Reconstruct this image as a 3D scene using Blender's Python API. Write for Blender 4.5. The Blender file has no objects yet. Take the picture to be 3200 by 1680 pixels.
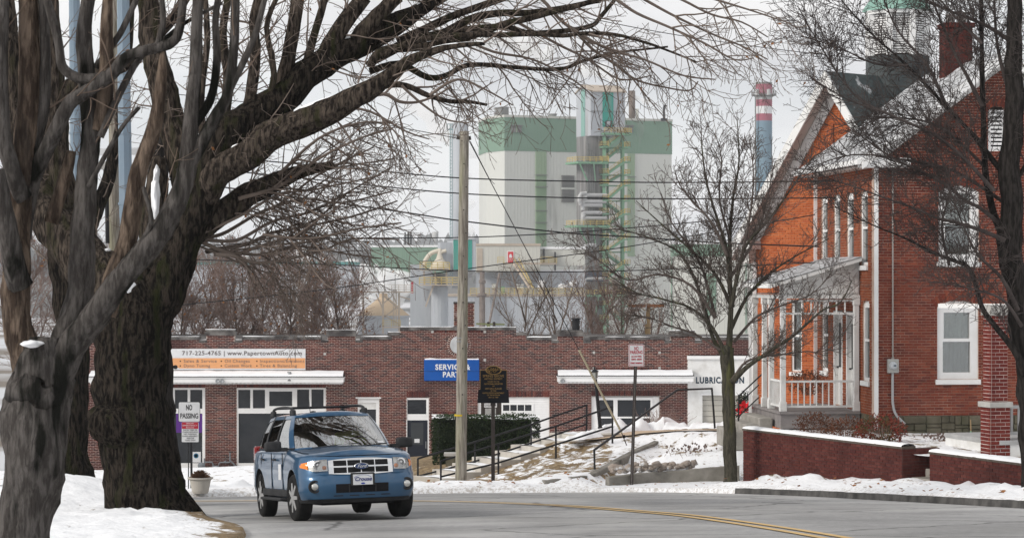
import bpy, bmesh, math, random
import numpy as np
from mathutils import Vector, Matrix, noise as mnoise

# ------------------------------------------------------------------ camera, world, sun, exposure
scene = bpy.context.scene
COL = scene.collection
F = 84.0 / 36.0 * 3200.0        # focal length measured in photograph pixels
CX, HY = 1600.0, 857.0          # optical axis column, horizon row

cam = bpy.data.cameras.new('camera')
cam.lens = 84.0; cam.sensor_width = 36.0; cam.sensor_fit = 'HORIZONTAL'
cam.shift_y = (857.0 - 840.0) / 3200.0
cam.clip_start = 0.5; cam.clip_end = 20000.0
cam.dof.use_dof = True; cam.dof.focus_distance = 46.0; cam.dof.aperture_fstop = 6.3
cam_ob = bpy.data.objects.new('camera', cam)
COL.objects.link(cam_ob)
cam_ob.location = (0, 0, 0); cam_ob.rotation_euler = (math.radians(90), 0, 0)
scene.camera = cam_ob

SUN_DIR = Vector((-0.74, -0.42, 0.50)).normalized()       # towards the sun: low, from the left
sun_el = math.asin(SUN_DIR.z); sun_az = math.atan2(SUN_DIR.x, SUN_DIR.y)
world = bpy.data.worlds.new('World'); scene.world = world; world.use_nodes = True
wn = world.node_tree; wn.nodes.clear()
def WN(t, **k):
    n = wn.nodes.new(t)
    for a, b in k.items(): setattr(n, a, b)
    return n
wo = WN('ShaderNodeOutputWorld'); wb = WN('ShaderNodeBackground'); wb.inputs['Strength'].default_value = 0.1
sky = WN('ShaderNodeTexSky'); sky.sky_type = 'NISHITA'; sky.sun_disc = False
sky.sun_elevation = sun_el; sky.sun_rotation = sun_az; sky.air_density = 1.0; sky.dust_density = 1.5
tc = WN('ShaderNodeTexCoord'); mp = WN('ShaderNodeMapping'); mp.inputs['Scale'].default_value = (3.0, 3.0, 9.5)
mp.inputs['Location'].default_value = (1.7, 0.4, 0.35)
nz = WN('ShaderNodeTexNoise'); nz.inputs['Scale'].default_value = 1.5; nz.inputs['Detail'].default_value = 6.0; nz.inputs['Roughness'].default_value = 0.5
rp = WN('ShaderNodeValToRGB')
e = rp.color_ramp.elements
e[0].position = 0.36; e[0].color = (6.9, 6.95, 7.2, 1)
e[1].position = 0.64; e[1].color = (10.0, 9.9, 9.8, 1)
m_ = rp.color_ramp.elements.new(0.50); m_.color = (9.0, 9.0, 9.1, 1)
nz2 = WN('ShaderNodeTexNoise'); nz2.inputs['Scale'].default_value = 1.1; nz2.inputs['Detail'].default_value = 3.0
mr = WN('ShaderNodeMapRange'); mr.inputs[1].default_value = 0.48; mr.inputs[2].default_value = 0.70; mr.inputs[3].default_value = 0.0; mr.inputs[4].default_value = 0.6
mx = WN('ShaderNodeMixRGB'); thin = WN('ShaderNodeMixRGB'); thin.inputs[0].default_value = 0.72; thin.inputs[2].default_value = (8.6, 9.1, 9.6, 1)
wn.links.new(tc.outputs['Generated'], mp.inputs[0]); wn.links.new(mp.outputs[0], nz.inputs['Vector']); wn.links.new(mp.outputs[0], nz2.inputs['Vector'])
wn.links.new(nz.outputs['Fac'], rp.inputs[0]); wn.links.new(nz2.outputs['Fac'], mr.inputs[0])
wn.links.new(sky.outputs[0], thin.inputs[1])
wn.links.new(mr.outputs[0], mx.inputs[0]); wn.links.new(rp.outputs[0], mx.inputs[1]); wn.links.new(thin.outputs[0], mx.inputs[2])
wn.links.new(mx.outputs[0], wb.inputs[0]); wn.links.new(wb.outputs[0], wo.inputs[0])

sun = bpy.data.lights.new('sun', 'SUN'); sun.energy = 2.3; sun.angle = math.radians(18); sun.color = (1.0, 0.95, 0.88)
sun_ob = bpy.data.objects.new('sun', sun); COL.objects.link(sun_ob)
sun_ob.rotation_euler = (-SUN_DIR).to_track_quat('-Z', 'Y').to_euler()
sun_ob.location = (-40, 0, 60)

vs = scene.view_settings
vs.view_transform = 'Standard'; vs.look = 'None'; vs.exposure = 0.0; vs.gamma = 1.0; vs.use_curve_mapping = False
scene.render.engine = 'CYCLES'
cy = scene.cycles
cy.use_denoising = True
cy.max_bounces = 6; cy.diffuse_bounces = 3; cy.glossy_bounces = 3; cy.transmission_bounces = 4; cy.transparent_max_bounces = 8
cy.volume_bounces = 7; cy.caustics_reflective = False; cy.caustics_refractive = False

# ------------------------------------------------------------------ helpers
def P(x, y, D):
    return Vector(((x - CX) / F * D, D, (HY - y) / F * D))
def V(x, y, D):                      # the same from the 2576-wide view of the photograph
    return P(x / 0.805, y / 0.805, D)

class MB:
    def __init__(s): s.v = []; s.f = []; s.m = []
    def face(s, pts, m=0):
        i = len(s.v); s.v.extend([tuple(p) for p in pts]); s.f.append(tuple(range(i, i + len(pts)))); s.m.append(m)
    def box(s, x0, x1, y0, y1, z0, z1, m=0):
        i = len(s.v)
        s.v.extend([(x0,y0,z0),(x1,y0,z0),(x1,y1,z0),(x0,y1,z0),(x0,y0,z1),(x1,y0,z1),(x1,y1,z1),(x0,y1,z1)])
        for q in ((0,3,2,1),(4,5,6,7),(0,1,5,4),(1,2,6,5),(2,3,7,6),(3,0,4,7)):
            s.f.append(tuple(i + k for k in q)); s.m.append(m)
    def hexa(s, c, m=0):             # eight corners: bottom four, then top four
        i = len(s.v); s.v.extend([tuple(p) for p in c])
        for q in ((0,3,2,1),(4,5,6,7),(0,1,5,4),(1,2,6,5),(2,3,7,6),(3,0,4,7)):
            s.f.append(tuple(i + k for k in q)); s.m.append(m)
    def fbox(s, fr, u0, u1, n0, n1, z0, z1, m=0):
        s.hexa([fr.p(u0,n1,z0), fr.p(u1,n1,z0), fr.p(u1,n0,z0), fr.p(u0,n0,z0),
                fr.p(u0,n1,z1), fr.p(u1,n1,z1), fr.p(u1,n0,z1), fr.p(u0,n0,z1)], m)
    def prism(s, poly, ext, m=0):    # polygon (3-D points) pushed along a vector
        n = len(poly); i = len(s.v); ext = Vector(ext)
        s.v.extend([tuple(p) for p in poly]); s.v.extend([tuple(Vector(p) + ext) for p in poly])
        s.f.append(tuple(range(i, i + n))); s.m.append(m)
        s.f.append(tuple(range(i + 2*n - 1, i + n - 1, -1))); s.m.append(m)
        for k in range(n):
            j = (k + 1) % n
            s.f.append((i + k, i + n + k, i + n + j, i + j)); s.m.append(m)
    def tube(s, pts, rads, n=6, cap=True, m=0, rough=0.0, rs=6.0):
        pts = [Vector(p) for p in pts]
        if not hasattr(rads, '__len__'): rads = [rads] * len(pts)
        base = len(s.v); L = len(pts); nrm = None
        cs = [(math.cos(2*math.pi*k/n), math.sin(2*math.pi*k/n)) for k in range(n)]
        for i in range(L):
            t = (pts[min(i+1, L-1)] - pts[max(i-1, 0)])
            if t.length < 1e-9: t = Vector((0, 0, 1))
            t.normalize()
            if nrm is None:
                a = Vector((0, 0, 1)) if abs(t.z) < 0.9 else Vector((1, 0, 0))
                nrm = t.cross(a).normalized()
            else:
                nrm = nrm - t * nrm.dot(t)
                if nrm.length < 1e-6: nrm = t.orthogonal()
                nrm.normalize()
            b = t.cross(nrm); r = rads[i]; p = pts[i]
            for c, q in cs:
                w = nrm * c + b * q
                rr = r
                if rough:
                    rr = r * (1 + rough * (mnoise.noise(p * rs * 0.35 + w * 2.2) + 0.6 * mnoise.noise(p * rs * 0.9 + w * 6.0)) + min(rough, .14) * .45 * (abs(mnoise.noise(Vector((p.x*1.5, p.y*1.5, p.z*1.1)) + w * 9.0)) - .25))
                s.v.append((p.x + w.x*rr, p.y + w.y*rr, p.z + w.z*rr))
        for i in range(L - 1):
            a0 = base + i*n; a1 = a0 + n
            for k in range(n):
                j = (k + 1) % n
                s.f.append((a0+k, a0+j, a1+j, a1+k)); s.m.append(m)
        if cap and n > 2:
            s.f.append(tuple(base + k for k in range(n-1, -1, -1))); s.m.append(m)
            s.f.append(tuple(base + (L-1)*n + k for k in range(n))); s.m.append(m)
    def bar(s, a, b, w, h=None, m=0):      # square bar between two points
        h = h or w; a = Vector(a); b = Vector(b); t = (b - a).normalized()
        up = Vector((0, 0, 1)) if abs(t.z) < 0.95 else Vector((0, 1, 0))
        x = t.cross(up).normalized() * (w / 2); y = x.cross(t).normalized() * (h / 2)
        s.hexa([a-x-y, a+x-y, b+x-y, b-x-y, a-x+y, a+x+y, b+x+y, b-x+y], m)
    def lathe(s, c, prof, n=16, axis='z', m=0):
        c = Vector(c); i = len(s.v)
        for r, h in prof:
            for k in range(n):
                a = 2*math.pi*k/n; q, w = r*math.cos(a), r*math.sin(a)
                if axis == 'z': s.v.append((c.x+q, c.y+w, c.z+h))
                elif axis == 'y': s.v.append((c.x+q, c.y+h, c.z+w))
                else: s.v.append((c.x+h, c.y+q, c.z+w))
        for a in range(len(prof)-1):
            for k in range(n):
                j = (k+1) % n
                s.f.append((i+a*n+k, i+a*n+j, i+(a+1)*n+j, i+(a+1)*n+k)); s.m.append(m)
        s.f.append(tuple(i+k for k in range(n-1, -1, -1))); s.m.append(m)
        s.f.append(tuple(i+(len(prof)-1)*n+k for k in range(n))); s.m.append(m)
    def grid(s, pts, m=0, flip=False):      # pts[i][j]
        i0 = len(s.v); R = len(pts); C = len(pts[0])
        for row in pts: s.v.extend([tuple(p) for p in row])
        for a in range(R-1):
            for b in range(C-1):
                q = (i0+a*C+b, i0+a*C+b+1, i0+(a+1)*C+b+1, i0+(a+1)*C+b)
                s.f.append(q[::-1] if flip else q); s.m.append(m)

class Fr:                                   # a wall frame: u along the wall, n outwards, z up
    def __init__(s, O, ang):                # ang: direction of u from +X, anticlockwise; n = u turned -90
        s.O = Vector(O); s.ang = ang
        s.U = Vector((math.cos(ang), math.sin(ang), 0)); s.N = Vector((math.sin(ang), -math.cos(ang), 0))
    def p(s, u, n, z): return s.O + s.U*u + s.N*n + Vector((0, 0, z))

def ob_mesh(name, me, parent=None):
    o = bpy.data.objects.new(name, me); COL.objects.link(o)
    if parent is not None: o.parent = parent
    return o
def build(name, mb, mats, parent=None, smooth=False, kind=None, fix=False):
    me = bpy.data.meshes.new(name)
    nv = len(mb.v); nf = len(mb.f)
    me.vertices.add(nv); me.vertices.foreach_set('co', np.asarray(mb.v, dtype=np.float32).ravel())
    ls = np.fromiter((len(f) for f in mb.f), dtype=np.int32, count=nf)
    me.loops.add(int(ls.sum()))
    me.loops.foreach_set('vertex_index', np.fromiter((i for f in mb.f for i in f), dtype=np.int32, count=int(ls.sum())))
    me.polygons.add(nf)
    st = np.zeros(nf, dtype=np.int32); st[1:] = np.cumsum(ls)[:-1]
    me.polygons.foreach_set('loop_start', st)
    if not isinstance(mats, (list, tuple)): mats = [mats]
    for m in mats: me.materials.append(m)
    if len(mats) > 1: me.polygons.foreach_set('material_index', np.asarray(mb.m, dtype=np.int32))
    me.polygons.foreach_set('use_smooth', np.full(nf, bool(smooth)))
    me.update(calc_edges=True); me.validate()
    if fix:
        bm = bmesh.new(); bm.from_mesh(me); bmesh.ops.remove_doubles(bm, verts=bm.verts, dist=1e-4)
        bmesh.ops.recalc_face_normals(bm, faces=bm.faces); bm.to_mesh(me); bm.free()
    o = ob_mesh(name, me, parent)
    if kind: o['kind'] = kind
    return o
def tag(o, label, cat, group=None):
    o['label'] = label; o['category'] = cat
    if group: o['group'] = group
    return o
def thing(name, label, cat, loc=(0, 0, 0), rz=0.0, group=None):
    o = bpy.data.objects.new(name, None); COL.objects.link(o); o.empty_display_size = 0.3
    o.location = loc; o.rotation_euler = (0, 0, rz)
    return tag(o, label, cat, group)
def wthing(name, label, cat, group=None):    # parts built in world coordinates
    return thing(name, label, cat, group=group)
def bevel(o, w, seg=2, ang=35):
    m = o.modifiers.new('bevel', 'BEVEL'); m.width = w; m.segments = seg; m.limit_method = 'ANGLE'; m.angle_limit = math.radians(ang)
    return o
def text(name, body, size, fr_o, fr_u, fr_n, mat, parent, align='CENTER', sx=1.0, spacing=1.0, bold=0.0, shear=0.0, ext=0.001):
    # lettering laid on a plane: origin, direction of reading, outward normal
    cu = bpy.data.curves.new(name, 'FONT'); cu.body = body; cu.size = size; cu.align_x = align; cu.align_y = 'CENTER'
    cu.space_character = spacing; cu.offset = bold; cu.shear = shear; cu.extrude = ext; cu.resolution_u = 3
    t = bpy.data.objects.new('tmp', cu); COL.objects.link(t)
    dg = bpy.context.evaluated_depsgraph_get(); me = bpy.data.meshes.new_from_object(t.evaluated_get(dg))
    bpy.data.objects.remove(t); bpy.data.curves.remove(cu)
    u = Vector(fr_u).normalized(); n = Vector(fr_n).normalized(); w = n.cross(u).normalized()
    M = Matrix(((u.x*sx, w.x, n.x, fr_o[0]), (u.y*sx, w.y, n.y, fr_o[1]), (u.z*sx, w.z, n.z, fr_o[2]), (0, 0, 0, 1)))
    me.transform(M); me.materials.clear(); me.materials.append(mat); me.name = name
    return ob_mesh(name, me, parent)
def catmull(pts, k=6):
    pts = [Vector(p) for p in pts]; out = []
    for i in range(len(pts)-1):
        p0 = pts[max(i-1, 0)]; p1 = pts[i]; p2 = pts[i+1]; p3 = pts[min(i+2, len(pts)-1)]
        for j in range(k):
            t = j / k
            out.append(0.5*((2*p1) + (p2-p0)*t + (2*p0-5*p1+4*p2-p3)*t*t + (3*p1-p0-3*p2+p3)*t**3))
    out.append(pts[-1].copy())
    return out

# ------------------------------------------------------------------ materials
def nodes(m):
    m.use_nodes = True; return m.node_tree
def pmat(name, c1, c2=None, scale=4.0, rough=0.7, bump=0.0, bscale=None, metal=0.0, spec=0.12, stretch=(1,1,1), detail=6.0,
         coat=0.0, lo=0.35, hi=0.65, space='Object', c3=None, s3=1.0, lo3=.55, hi3=.7):
    m = bpy.data.materials.new(name); nt = nodes(m); b = nt.nodes['Principled BSDF']
    b.inputs['Base Color'].default_value = (*c1, 1); b.inputs['Roughness'].default_value = rough
    b.inputs['Metallic'].default_value = metal; b.inputs['Specular IOR Level'].default_value = spec
    b.inputs['Coat Weight'].default_value = coat; b.inputs['Coat Roughness'].default_value = 0.04
    if c2 is not None or bump:
        t = nt.nodes.new('ShaderNodeTexCoord'); mpp = nt.nodes.new('ShaderNodeMapping'); mpp.inputs['Scale'].default_value = stretch
        nt.links.new(t.outputs[space], mpp.inputs[0])
    if c2 is not None:
        n = nt.nodes.new('ShaderNodeTexNoise'); n.inputs['Scale'].default_value = scale; n.inputs['Detail'].default_value = detail
        n.inputs['Roughness'].default_value = 0.6
        r = nt.nodes.new('ShaderNodeValToRGB'); r.color_ramp.elements[0].position = lo; r.color_ramp.elements[1].position = hi
        r.color_ramp.elements[0].color = (*c1, 1); r.color_ramp.elements[1].color = (*c2, 1)
        nt.links.new(mpp.outputs[0], n.inputs['Vector']); nt.links.new(n.outputs['Fac'], r.inputs[0])
        out = r.outputs[0]
        if c3 is not None:
            n3 = nt.nodes.new('ShaderNodeTexNoise'); n3.inputs['Scale'].default_value = s3; n3.inputs['Detail'].default_value = 5
            nt.links.new(mpp.outputs[0], n3.inputs['Vector'])
            r3 = nt.nodes.new('ShaderNodeMapRange'); r3.inputs[1].default_value = lo3; r3.inputs[2].default_value = hi3
            mx3 = nt.nodes.new('ShaderNodeMixRGB'); mx3.inputs[2].default_value = (*c3, 1)
            nt.links.new(n3.outputs['Fac'], r3.inputs[0]); nt.links.new(r3.outputs[0], mx3.inputs[0]); nt.links.new(out, mx3.inputs[1]); out = mx3.outputs[0]
        nt.links.new(out, b.inputs['Base Color'])
    if bump:
        n2 = nt.nodes.new('ShaderNodeTexNoise'); n2.inputs['Scale'].default_value = bscale or scale*3; n2.inputs['Detail'].default_value = 6
        bp = nt.nodes.new('ShaderNodeBump'); bp.inputs['Strength'].default_value = min(bump, 1.0); bp.inputs['Distance'].default_value = 0.02*max(1, bump)
        nt.links.new(mpp.outputs[0], n2.inputs['Vector']); nt.links.new(n2.outputs['Fac'], bp.inputs['Height']); nt.links.new(bp.outputs[0], b.inputs['Normal'])
    return m
def brick_mat(name, stops, nmix=0.25, stain=None, rough=0.9, eff=None):
    m = bpy.data.materials.new(name); nt = nodes(m); b = nt.nodes['Principled BSDF']; b.inputs['Roughness'].default_value = rough
    b.inputs['Specular IOR Level'].default_value = 0.04
    oi = nt.nodes.new('ShaderNodeObjectInfo'); ge = nt.nodes.new('ShaderNodeNewGeometry')
    ad = nt.nodes.new('ShaderNodeMath'); ad.operation = 'ADD'; fr = nt.nodes.new('ShaderNodeMath'); fr.operation = 'FRACT'
    nt.links.new(oi.outputs['Random'], ad.inputs[0]); nt.links.new(ge.outputs['Random Per Island'], ad.inputs[1]); nt.links.new(ad.outputs[0], fr.inputs[0])
    r = nt.nodes.new('ShaderNodeValToRGB'); r.color_ramp.interpolation = 'LINEAR'
    while len(r.color_ramp.elements) < len(stops): r.color_ramp.elements.new(0.5)
    for k, c in enumerate(stops):
        r.color_ramp.elements[k].position = k/(len(stops)-1); r.color_ramp.elements[k].color = (*c, 1)
    nt.links.new(fr.outputs[0], r.inputs[0])
    n = nt.nodes.new('ShaderNodeTexNoise'); n.inputs['Scale'].default_value = 14; n.inputs['Detail'].default_value = 4
    nt.links.new(ge.outputs['Position'], n.inputs['Vector'])
    mr_ = nt.nodes.new('ShaderNodeMapRange'); mr_.inputs[3].default_value = 1-nmix*1.4; mr_.inputs[4].default_value = 1+nmix*1.4
    nt.links.new(n.outputs['Fac'], mr_.inputs[0])
    mu = nt.nodes.new('ShaderNodeMixRGB'); mu.blend_type = 'MULTIPLY'; mu.inputs[0].default_value = 1
    nt.links.new(r.outputs[0], mu.inputs[1]); nt.links.new(mr_.outputs[0], mu.inputs[2])
    out = mu.outputs[0]
    for (col, sc, lo, hi, am) in (stain or []):
        n2 = nt.nodes.new('ShaderNodeTexNoise'); n2.inputs['Scale'].default_value = sc; n2.inputs['Detail'].default_value = 5
        nt.links.new(ge.outputs['Position'], n2.inputs['Vector'])
        q = nt.nodes.new('ShaderNodeMapRange'); q.inputs[1].default_value = lo; q.inputs[2].default_value = hi; q.inputs[4].default_value = am
        nt.links.new(n2.outputs['Fac'], q.inputs[0])
        mm = nt.nodes.new('ShaderNodeMixRGB'); mm.inputs[2].default_value = (*col, 1)
        nt.links.new(q.outputs[0], mm.inputs[0]); nt.links.new(out, mm.inputs[1]); out = mm.outputs[0]
    nt.links.new(out, b.inputs['Base Color'])
    return m
def glass_mat(name, tint=(.8,.85,.85), refl=0.14, rough=0.02):
    m = bpy.data.materials.new(name); nt = nodes(m); nt.nodes.remove(nt.nodes['Principled BSDF'])
    o = nt.nodes['Material Output']; tr = nt.nodes.new('ShaderNodeBsdfTransparent'); tr.inputs[0].default_value = (*tint, 1)
    gl = nt.nodes.new('ShaderNodeBsdfGlossy'); gl.inputs['Roughness'].default_value = rough
    lw = nt.nodes.new('ShaderNodeLayerWeight'); lw.inputs[0].default_value = 0.35
    mr_ = nt.nodes.new('ShaderNodeMapRange'); mr_.inputs[3].default_value = refl; mr_.inputs[4].default_value = 0.95
    mxs = nt.nodes.new('ShaderNodeMixShader')
    nt.links.new(lw.outputs['Fresnel'], mr_.inputs[0]); nt.links.new(mr_.outputs[0], mxs.inputs[0])
    nt.links.new(tr.outputs[0], mxs.inputs[1]); nt.links.new(gl.outputs[0], mxs.inputs[2]); nt.links.new(mxs.outputs[0], o.inputs['Surface'])
    return m
def panel_mat(name, c, c2, pitch, axis=0, dirt=(.3,.3,.28), rough=0.55):
    # ribbed sheet metal: fine relief from a wave, slight streaking
    m = pmat(name, c, c2, scale=0.12, rough=rough, stretch=(1,1,.15), lo=.3, hi=.75, c3=dirt, s3=.35, lo3=.6, hi3=.85)
    nt = m.node_tree; b = nt.nodes['Principled BSDF']
    ge = nt.nodes.new('ShaderNodeNewGeometry'); sx = nt.nodes.new('ShaderNodeSeparateXYZ'); nt.links.new(ge.outputs['Position'], sx.inputs[0])
    ad = nt.nodes.new('ShaderNodeMath'); ad.operation = 'ADD'; nt.links.new(sx.outputs[0], ad.inputs[0]); nt.links.new(sx.outputs[1], ad.inputs[1])
    mu = nt.nodes.new('ShaderNodeMath'); mu.operation = 'MULTIPLY'; mu.inputs[1].default_value = 2*math.pi/pitch; nt.links.new(ad.outputs[0], mu.inputs[0])
    sn = nt.nodes.new('ShaderNodeMath'); sn.operation = 'SINE'; nt.links.new(mu.outputs[0], sn.inputs[0])
    pw = nt.nodes.new('ShaderNodeMapRange'); pw.inputs[1].default_value = 0.55; pw.inputs[2].default_value = 0.9; nt.links.new(sn.outputs[0], pw.inputs[0])
    bp = nt.nodes.new('ShaderNodeBump'); bp.inputs['Strength'].default_value = 0.35; bp.inputs['Distance'].default_value = 0.12
    nt.links.new(pw.outputs[0], bp.inputs['Height']); nt.links.new(bp.outputs[0], b.inputs['Normal'])
    return m

M = {}
M['snow'] = pmat('snow', (.80,.81,.83), (.88,.885,.90), scale=2.0, rough=.65, bump=.5, bscale=9, spec=.3)
M['snowcap'] = pmat('snow_cap', (.82,.83,.85), (.88,.885,.9), scale=3.0, rough=.7, spec=.3)
M['asphalt'] = pmat('asphalt', (.235,.233,.234), (.33,.326,.322), scale=9, rough=.85, bump=.3, bscale=45, spec=.3, detail=9, c3=(.35,.345,.335), s3=.45, lo3=.45, hi3=.72)
M['yellow_line'] = pmat('yellow_road_paint', (.62,.42,.18), (.40,.32,.21), scale=7, rough=.85, lo=.42, hi=.72, detail=9)
M['concrete'] = pmat('concrete', (.36,.34,.31), (.25,.235,.21), scale=3, rough=.9, bump=.3, bscale=20)
M['conc_light'] = pmat('light_concrete', (.52,.49,.44), (.42,.39,.35), scale=2.5, rough=.9, bump=.2, bscale=20)
M['conc_dark'] = pmat('weathered_concrete', (.15,.14,.12), (.26,.245,.22), scale=2.2, rough=.95, bump=.5, bscale=12, c3=(.07,.068,.06), s3=1.5)
M['kerb'] = pmat('kerb_stone', (.045,.044,.043), (.12,.115,.11), scale=2.5, rough=.95, bump=.5, bscale=14)
M['walk'] = pmat('tan_walkway', (.52,.40,.29), (.44,.35,.26), scale=1.2, rough=.9, bump=.2, bscale=25)
M['white'] = pmat('white_paint', (.80,.80,.80), (.72,.72,.71), scale=3, rough=.55, lo=.4, hi=.8)
M['white_old'] = pmat('weathered_white_paint', (.72,.72,.71), (.52,.51,.48), scale=2.5, rough=.7, lo=.45, hi=.8)
M['greywood'] = pmat('grey_painted_wood', (.42,.42,.42), (.33,.33,.33), scale=3, rough=.7)
M['porchfloor'] = pmat('porch_grey', (.22,.20,.20), (.28,.26,.25), scale=3, rough=.8)
M['black'] = pmat('black_metal', (.016,.017,.020), (.03,.03,.032), scale=5, rough=.5)
M['brownmetal'] = pmat('brown_metal', (.045,.038,.036), (.06,.05,.045), scale=4, rough=.6)
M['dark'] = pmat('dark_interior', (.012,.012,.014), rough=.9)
M['pane'] = pmat('dark_window_glass', (.012,.015,.020), (.03,.033,.038), scale=.6, rough=.05, spec=.28, bump=.12, bscale=1.2)
M['glass'] = glass_mat('clear_glass')
M['stone'] = pmat('field_stone', (.075,.07,.05), (.15,.135,.10), scale=2.2, rough=.95, bump=.6, bscale=9, c3=(.08,.08,.05), s3=1.4)
M['limestone'] = pmat('limestone', (.45,.44,.42), (.36,.35,.33), scale=4, rough=.9)
M['coping'] = pmat('sooty_coping', (.055,.05,.05), (.20,.19,.18), scale=2.0, rough=.95, bump=.4, bscale=10, lo=.42, hi=.68)
M['mortar_g'] = pmat('pale_mortar', (.66,.57,.50), (.54,.45,.40), scale=2.0, rough=.95, c3=(.25,.18,.16), s3=.35, lo3=.5, hi3=.70)
M['mortar_h'] = pmat('house_mortar', (.38,.25,.195), (.62,.49,.41), scale=1.3, rough=.95, lo=.40, hi=.64)
M['mortar_o'] = pmat('orange_mortar', (.62,.40,.28), (.5,.3,.2), scale=1.4, rough=.95)
M['mortar_r'] = pmat('wall_mortar', (.065,.04,.038), (.10,.065,.06), scale=1.4, rough=.95)
M['mortar_w'] = pmat('white_mortar', (.66,.58,.54), rough=.95)
M['brick_g'] = brick_mat('garage_brick', [(.095,.032,.028),(.13,.044,.037),(.16,.054,.043),(.050,.026,.027),(.115,.039,.034),(.18,.070,.054),(.038,.027,.030),(.10,.036,.033)], .25,
                         [((.06,.026,.026), .35, .50, .66, .75)])
M['brick_h'] = brick_mat('house_brick', [(.17,.042,.028),(.205,.053,.033),(.135,.036,.027),(.185,.047,.030),(.25,.072,.043),(.115,.034,.028)], .25,
                         [((.12,.036,.027), .6, .52, .70, .6)])
M['brick_o'] = brick_mat('orange_brick', [(.42,.115,.044),(.49,.145,.055),(.37,.096,.038),(.45,.13,.048),(.40,.105,.044)], .24, [((.34,.085,.04), .5, .55, .72, .5)])
M['brick_s'] = brick_mat('side_brick', [(.25,.078,.040),(.29,.092,.046),(.22,.066,.036),(.26,.080,.042)], .25)
M['brick_r'] = brick_mat('maroon_brick', [(.075,.025,.021),(.10,.032,.027),(.085,.027,.024),(.12,.041,.034),(.065,.023,.022)], .28, [((.05,.018,.016), .8, .54, .72, .7)])
M['brick_p'] = brick_mat('pier_brick', [(.13,.026,.022),(.16,.033,.026),(.11,.023,.021),(.18,.042,.032)], .22)
M['wood_pole'] = pmat('weathered_pole_wood', (.36,.33,.285), (.17,.15,.125), scale=3.2, rough=.95, lo=.40, hi=.62, detail=9, bump=2.0, bscale=8, stretch=(6,6,.5), c3=(.25,.25,.15), s3=.6, lo3=.5, hi3=.75)
M['wood_tan'] = pmat('tan_pole_wood', (.34,.24,.13), (.27,.19,.11), scale=3, rough=.95, stretch=(5,5,.5))
M['steel_blue'] = pmat('blue_grey_steel', (.19,.25,.31), (.23,.29,.35), scale=1.0, rough=.5)
M['lamp_metal'] = pmat('zinc_metal', (.30,.31,.32), rough=.45, metal=.6)
M['copper'] = pmat('copper_patina', (.20,.34,.29), (.26,.42,.36), scale=2, rough=.8)
M['slate'] = pmat('dark_slate', (.045,.055,.058), (.07,.085,.085), scale=4, rough=.7, c3=(.7,.71,.73), s3=1.1, lo3=.60, hi3=.68)
M['roofsnow'] = pmat('snowy_shingles', (.56,.57,.59), (.15,.148,.145), scale=3.4, rough=.85, stretch=(1,1,4), lo=.38, hi=.64, detail=9)
M['soffit'] = pmat('soffit_paint', (.56,.49,.45), (.48,.42,.39), scale=2, rough=.8)
M['signwhite'] = pmat('sign_white', (.70,.71,.72), (.62,.63,.65), scale=5, rough=.5)
M['signred'] = pmat('sign_red', (.42,.03,.05), rough=.5)
M['ink'] = pmat('black_ink', (.015,.015,.017), rough=.6)
M['navy'] = pmat('navy_paint', (.015,.035,.06), rough=.6)
M['signblue'] = pmat('sign_blue', (.012,.090,.36), (.010,.075,.31), scale=1.0, rough=.35)
M['gold'] = pmat('gold_paint', (.30,.19,.07), (.22,.14,.055), scale=14, rough=.5, metal=.3)
M['plaque'] = pmat('plaque_black', (.006,.007,.010), rough=.6)
M['banner_orange'] = pmat('banner_orange', (.72,.36,.17), (.66,.33,.16), scale=1.2, rough=.7)
M['greyink'] = pmat('grey_ink', (.14,.12,.12), rough=.7)
# ------------------------------------------------------------------ ground, road, kerbs, snow
def roadz(x, y):
    if y > 98.0: return roadz(x, 98.0) - min(20.0, (y - 98.0) * 0.16)
    return -1.17 - 0.071*y + 0.01*(max(-8.7, min(10.0, x)) + 2.7)
KF = catmull([(-62,46,0),(-32,50.5,0),(-15,52.6,0),(-7.5,53.9,0),(-2.2,56.3,0),(.74,56.3,0),(3.6,55.0,0),(5.75,50.7,0),(7.2,44.9,0),(8.4,39.4,0),(9.6,33,0),(10.8,22,0),(12,3,0)], 14)
KL = catmull([(-2.6,2,0),(-2.9,18,0),(-3.37,30.5,0),(-4.65,37,0),(-6.15,44.0,0),(-9.5,46.6,0),(-16,47.2,0),(-30,45,0),(-62,40,0)], 12)
CT = [(1440,1522,60),(1540,1525,60.5),(1973,1512,57),(1704,1522,57.2),(1375,1515,63.3),(1557,1488,63.8),(1737,1432,64.6),(1915,1378,65.6),(1815,1368,67),
      (1300,1495,66),(1353,1455,70),(1680,1392,72),(2100,1347,66.5),(1900,1360,67),(2030,1350,67),(2180,1344,66),(1960,1362,66),(2290,1340,63.5),(2290,1345,66),(2290,1482,57.2),(2290,1405,60),(2100,1462,58.3),(2100,1400,61),(1960,1478,58.5),
      (1990,1432,62.3),(1850,1492,58.2),(1905,1466,59.8),(1975,1428,62.0),(2045,1396,64.2),(2112,1368,66.3),(1800,1500,57.6),(1750,1470,61),(1840,1425,63.2),(1930,1395,65),(300,1493,96),(650,1493,96),(1000,1490,96),(1300,1463,96),(1750,1400,96),(2100,1345,96),(600,1532,62),(1000,1532,62),(200,1525,66),
      (2323,1499,57),(2560,1503,53.9),(2821,1510,50.9),(3050,1522,48.8),(3200,1530,47),(2200,1345,80),(1300,1480,84),(700,1498,84)]
CP = []
for (a, b, d) in CT:
    q = P(a, b, d); CP.append((q.x, q.y, q.z - roadz(q.x, q.y)))
for q in KF[::14]: CP.append((q.x, q.y, 0.13))
for q in ((20,60,1.6),(20,80,1.9),(30,100,1.6),(14,45,.4),(16,30,.3),(-40,70,.1),(-40,100,.1),(0,112,.4),(25,112,1.2)): CP.append(q)
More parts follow.
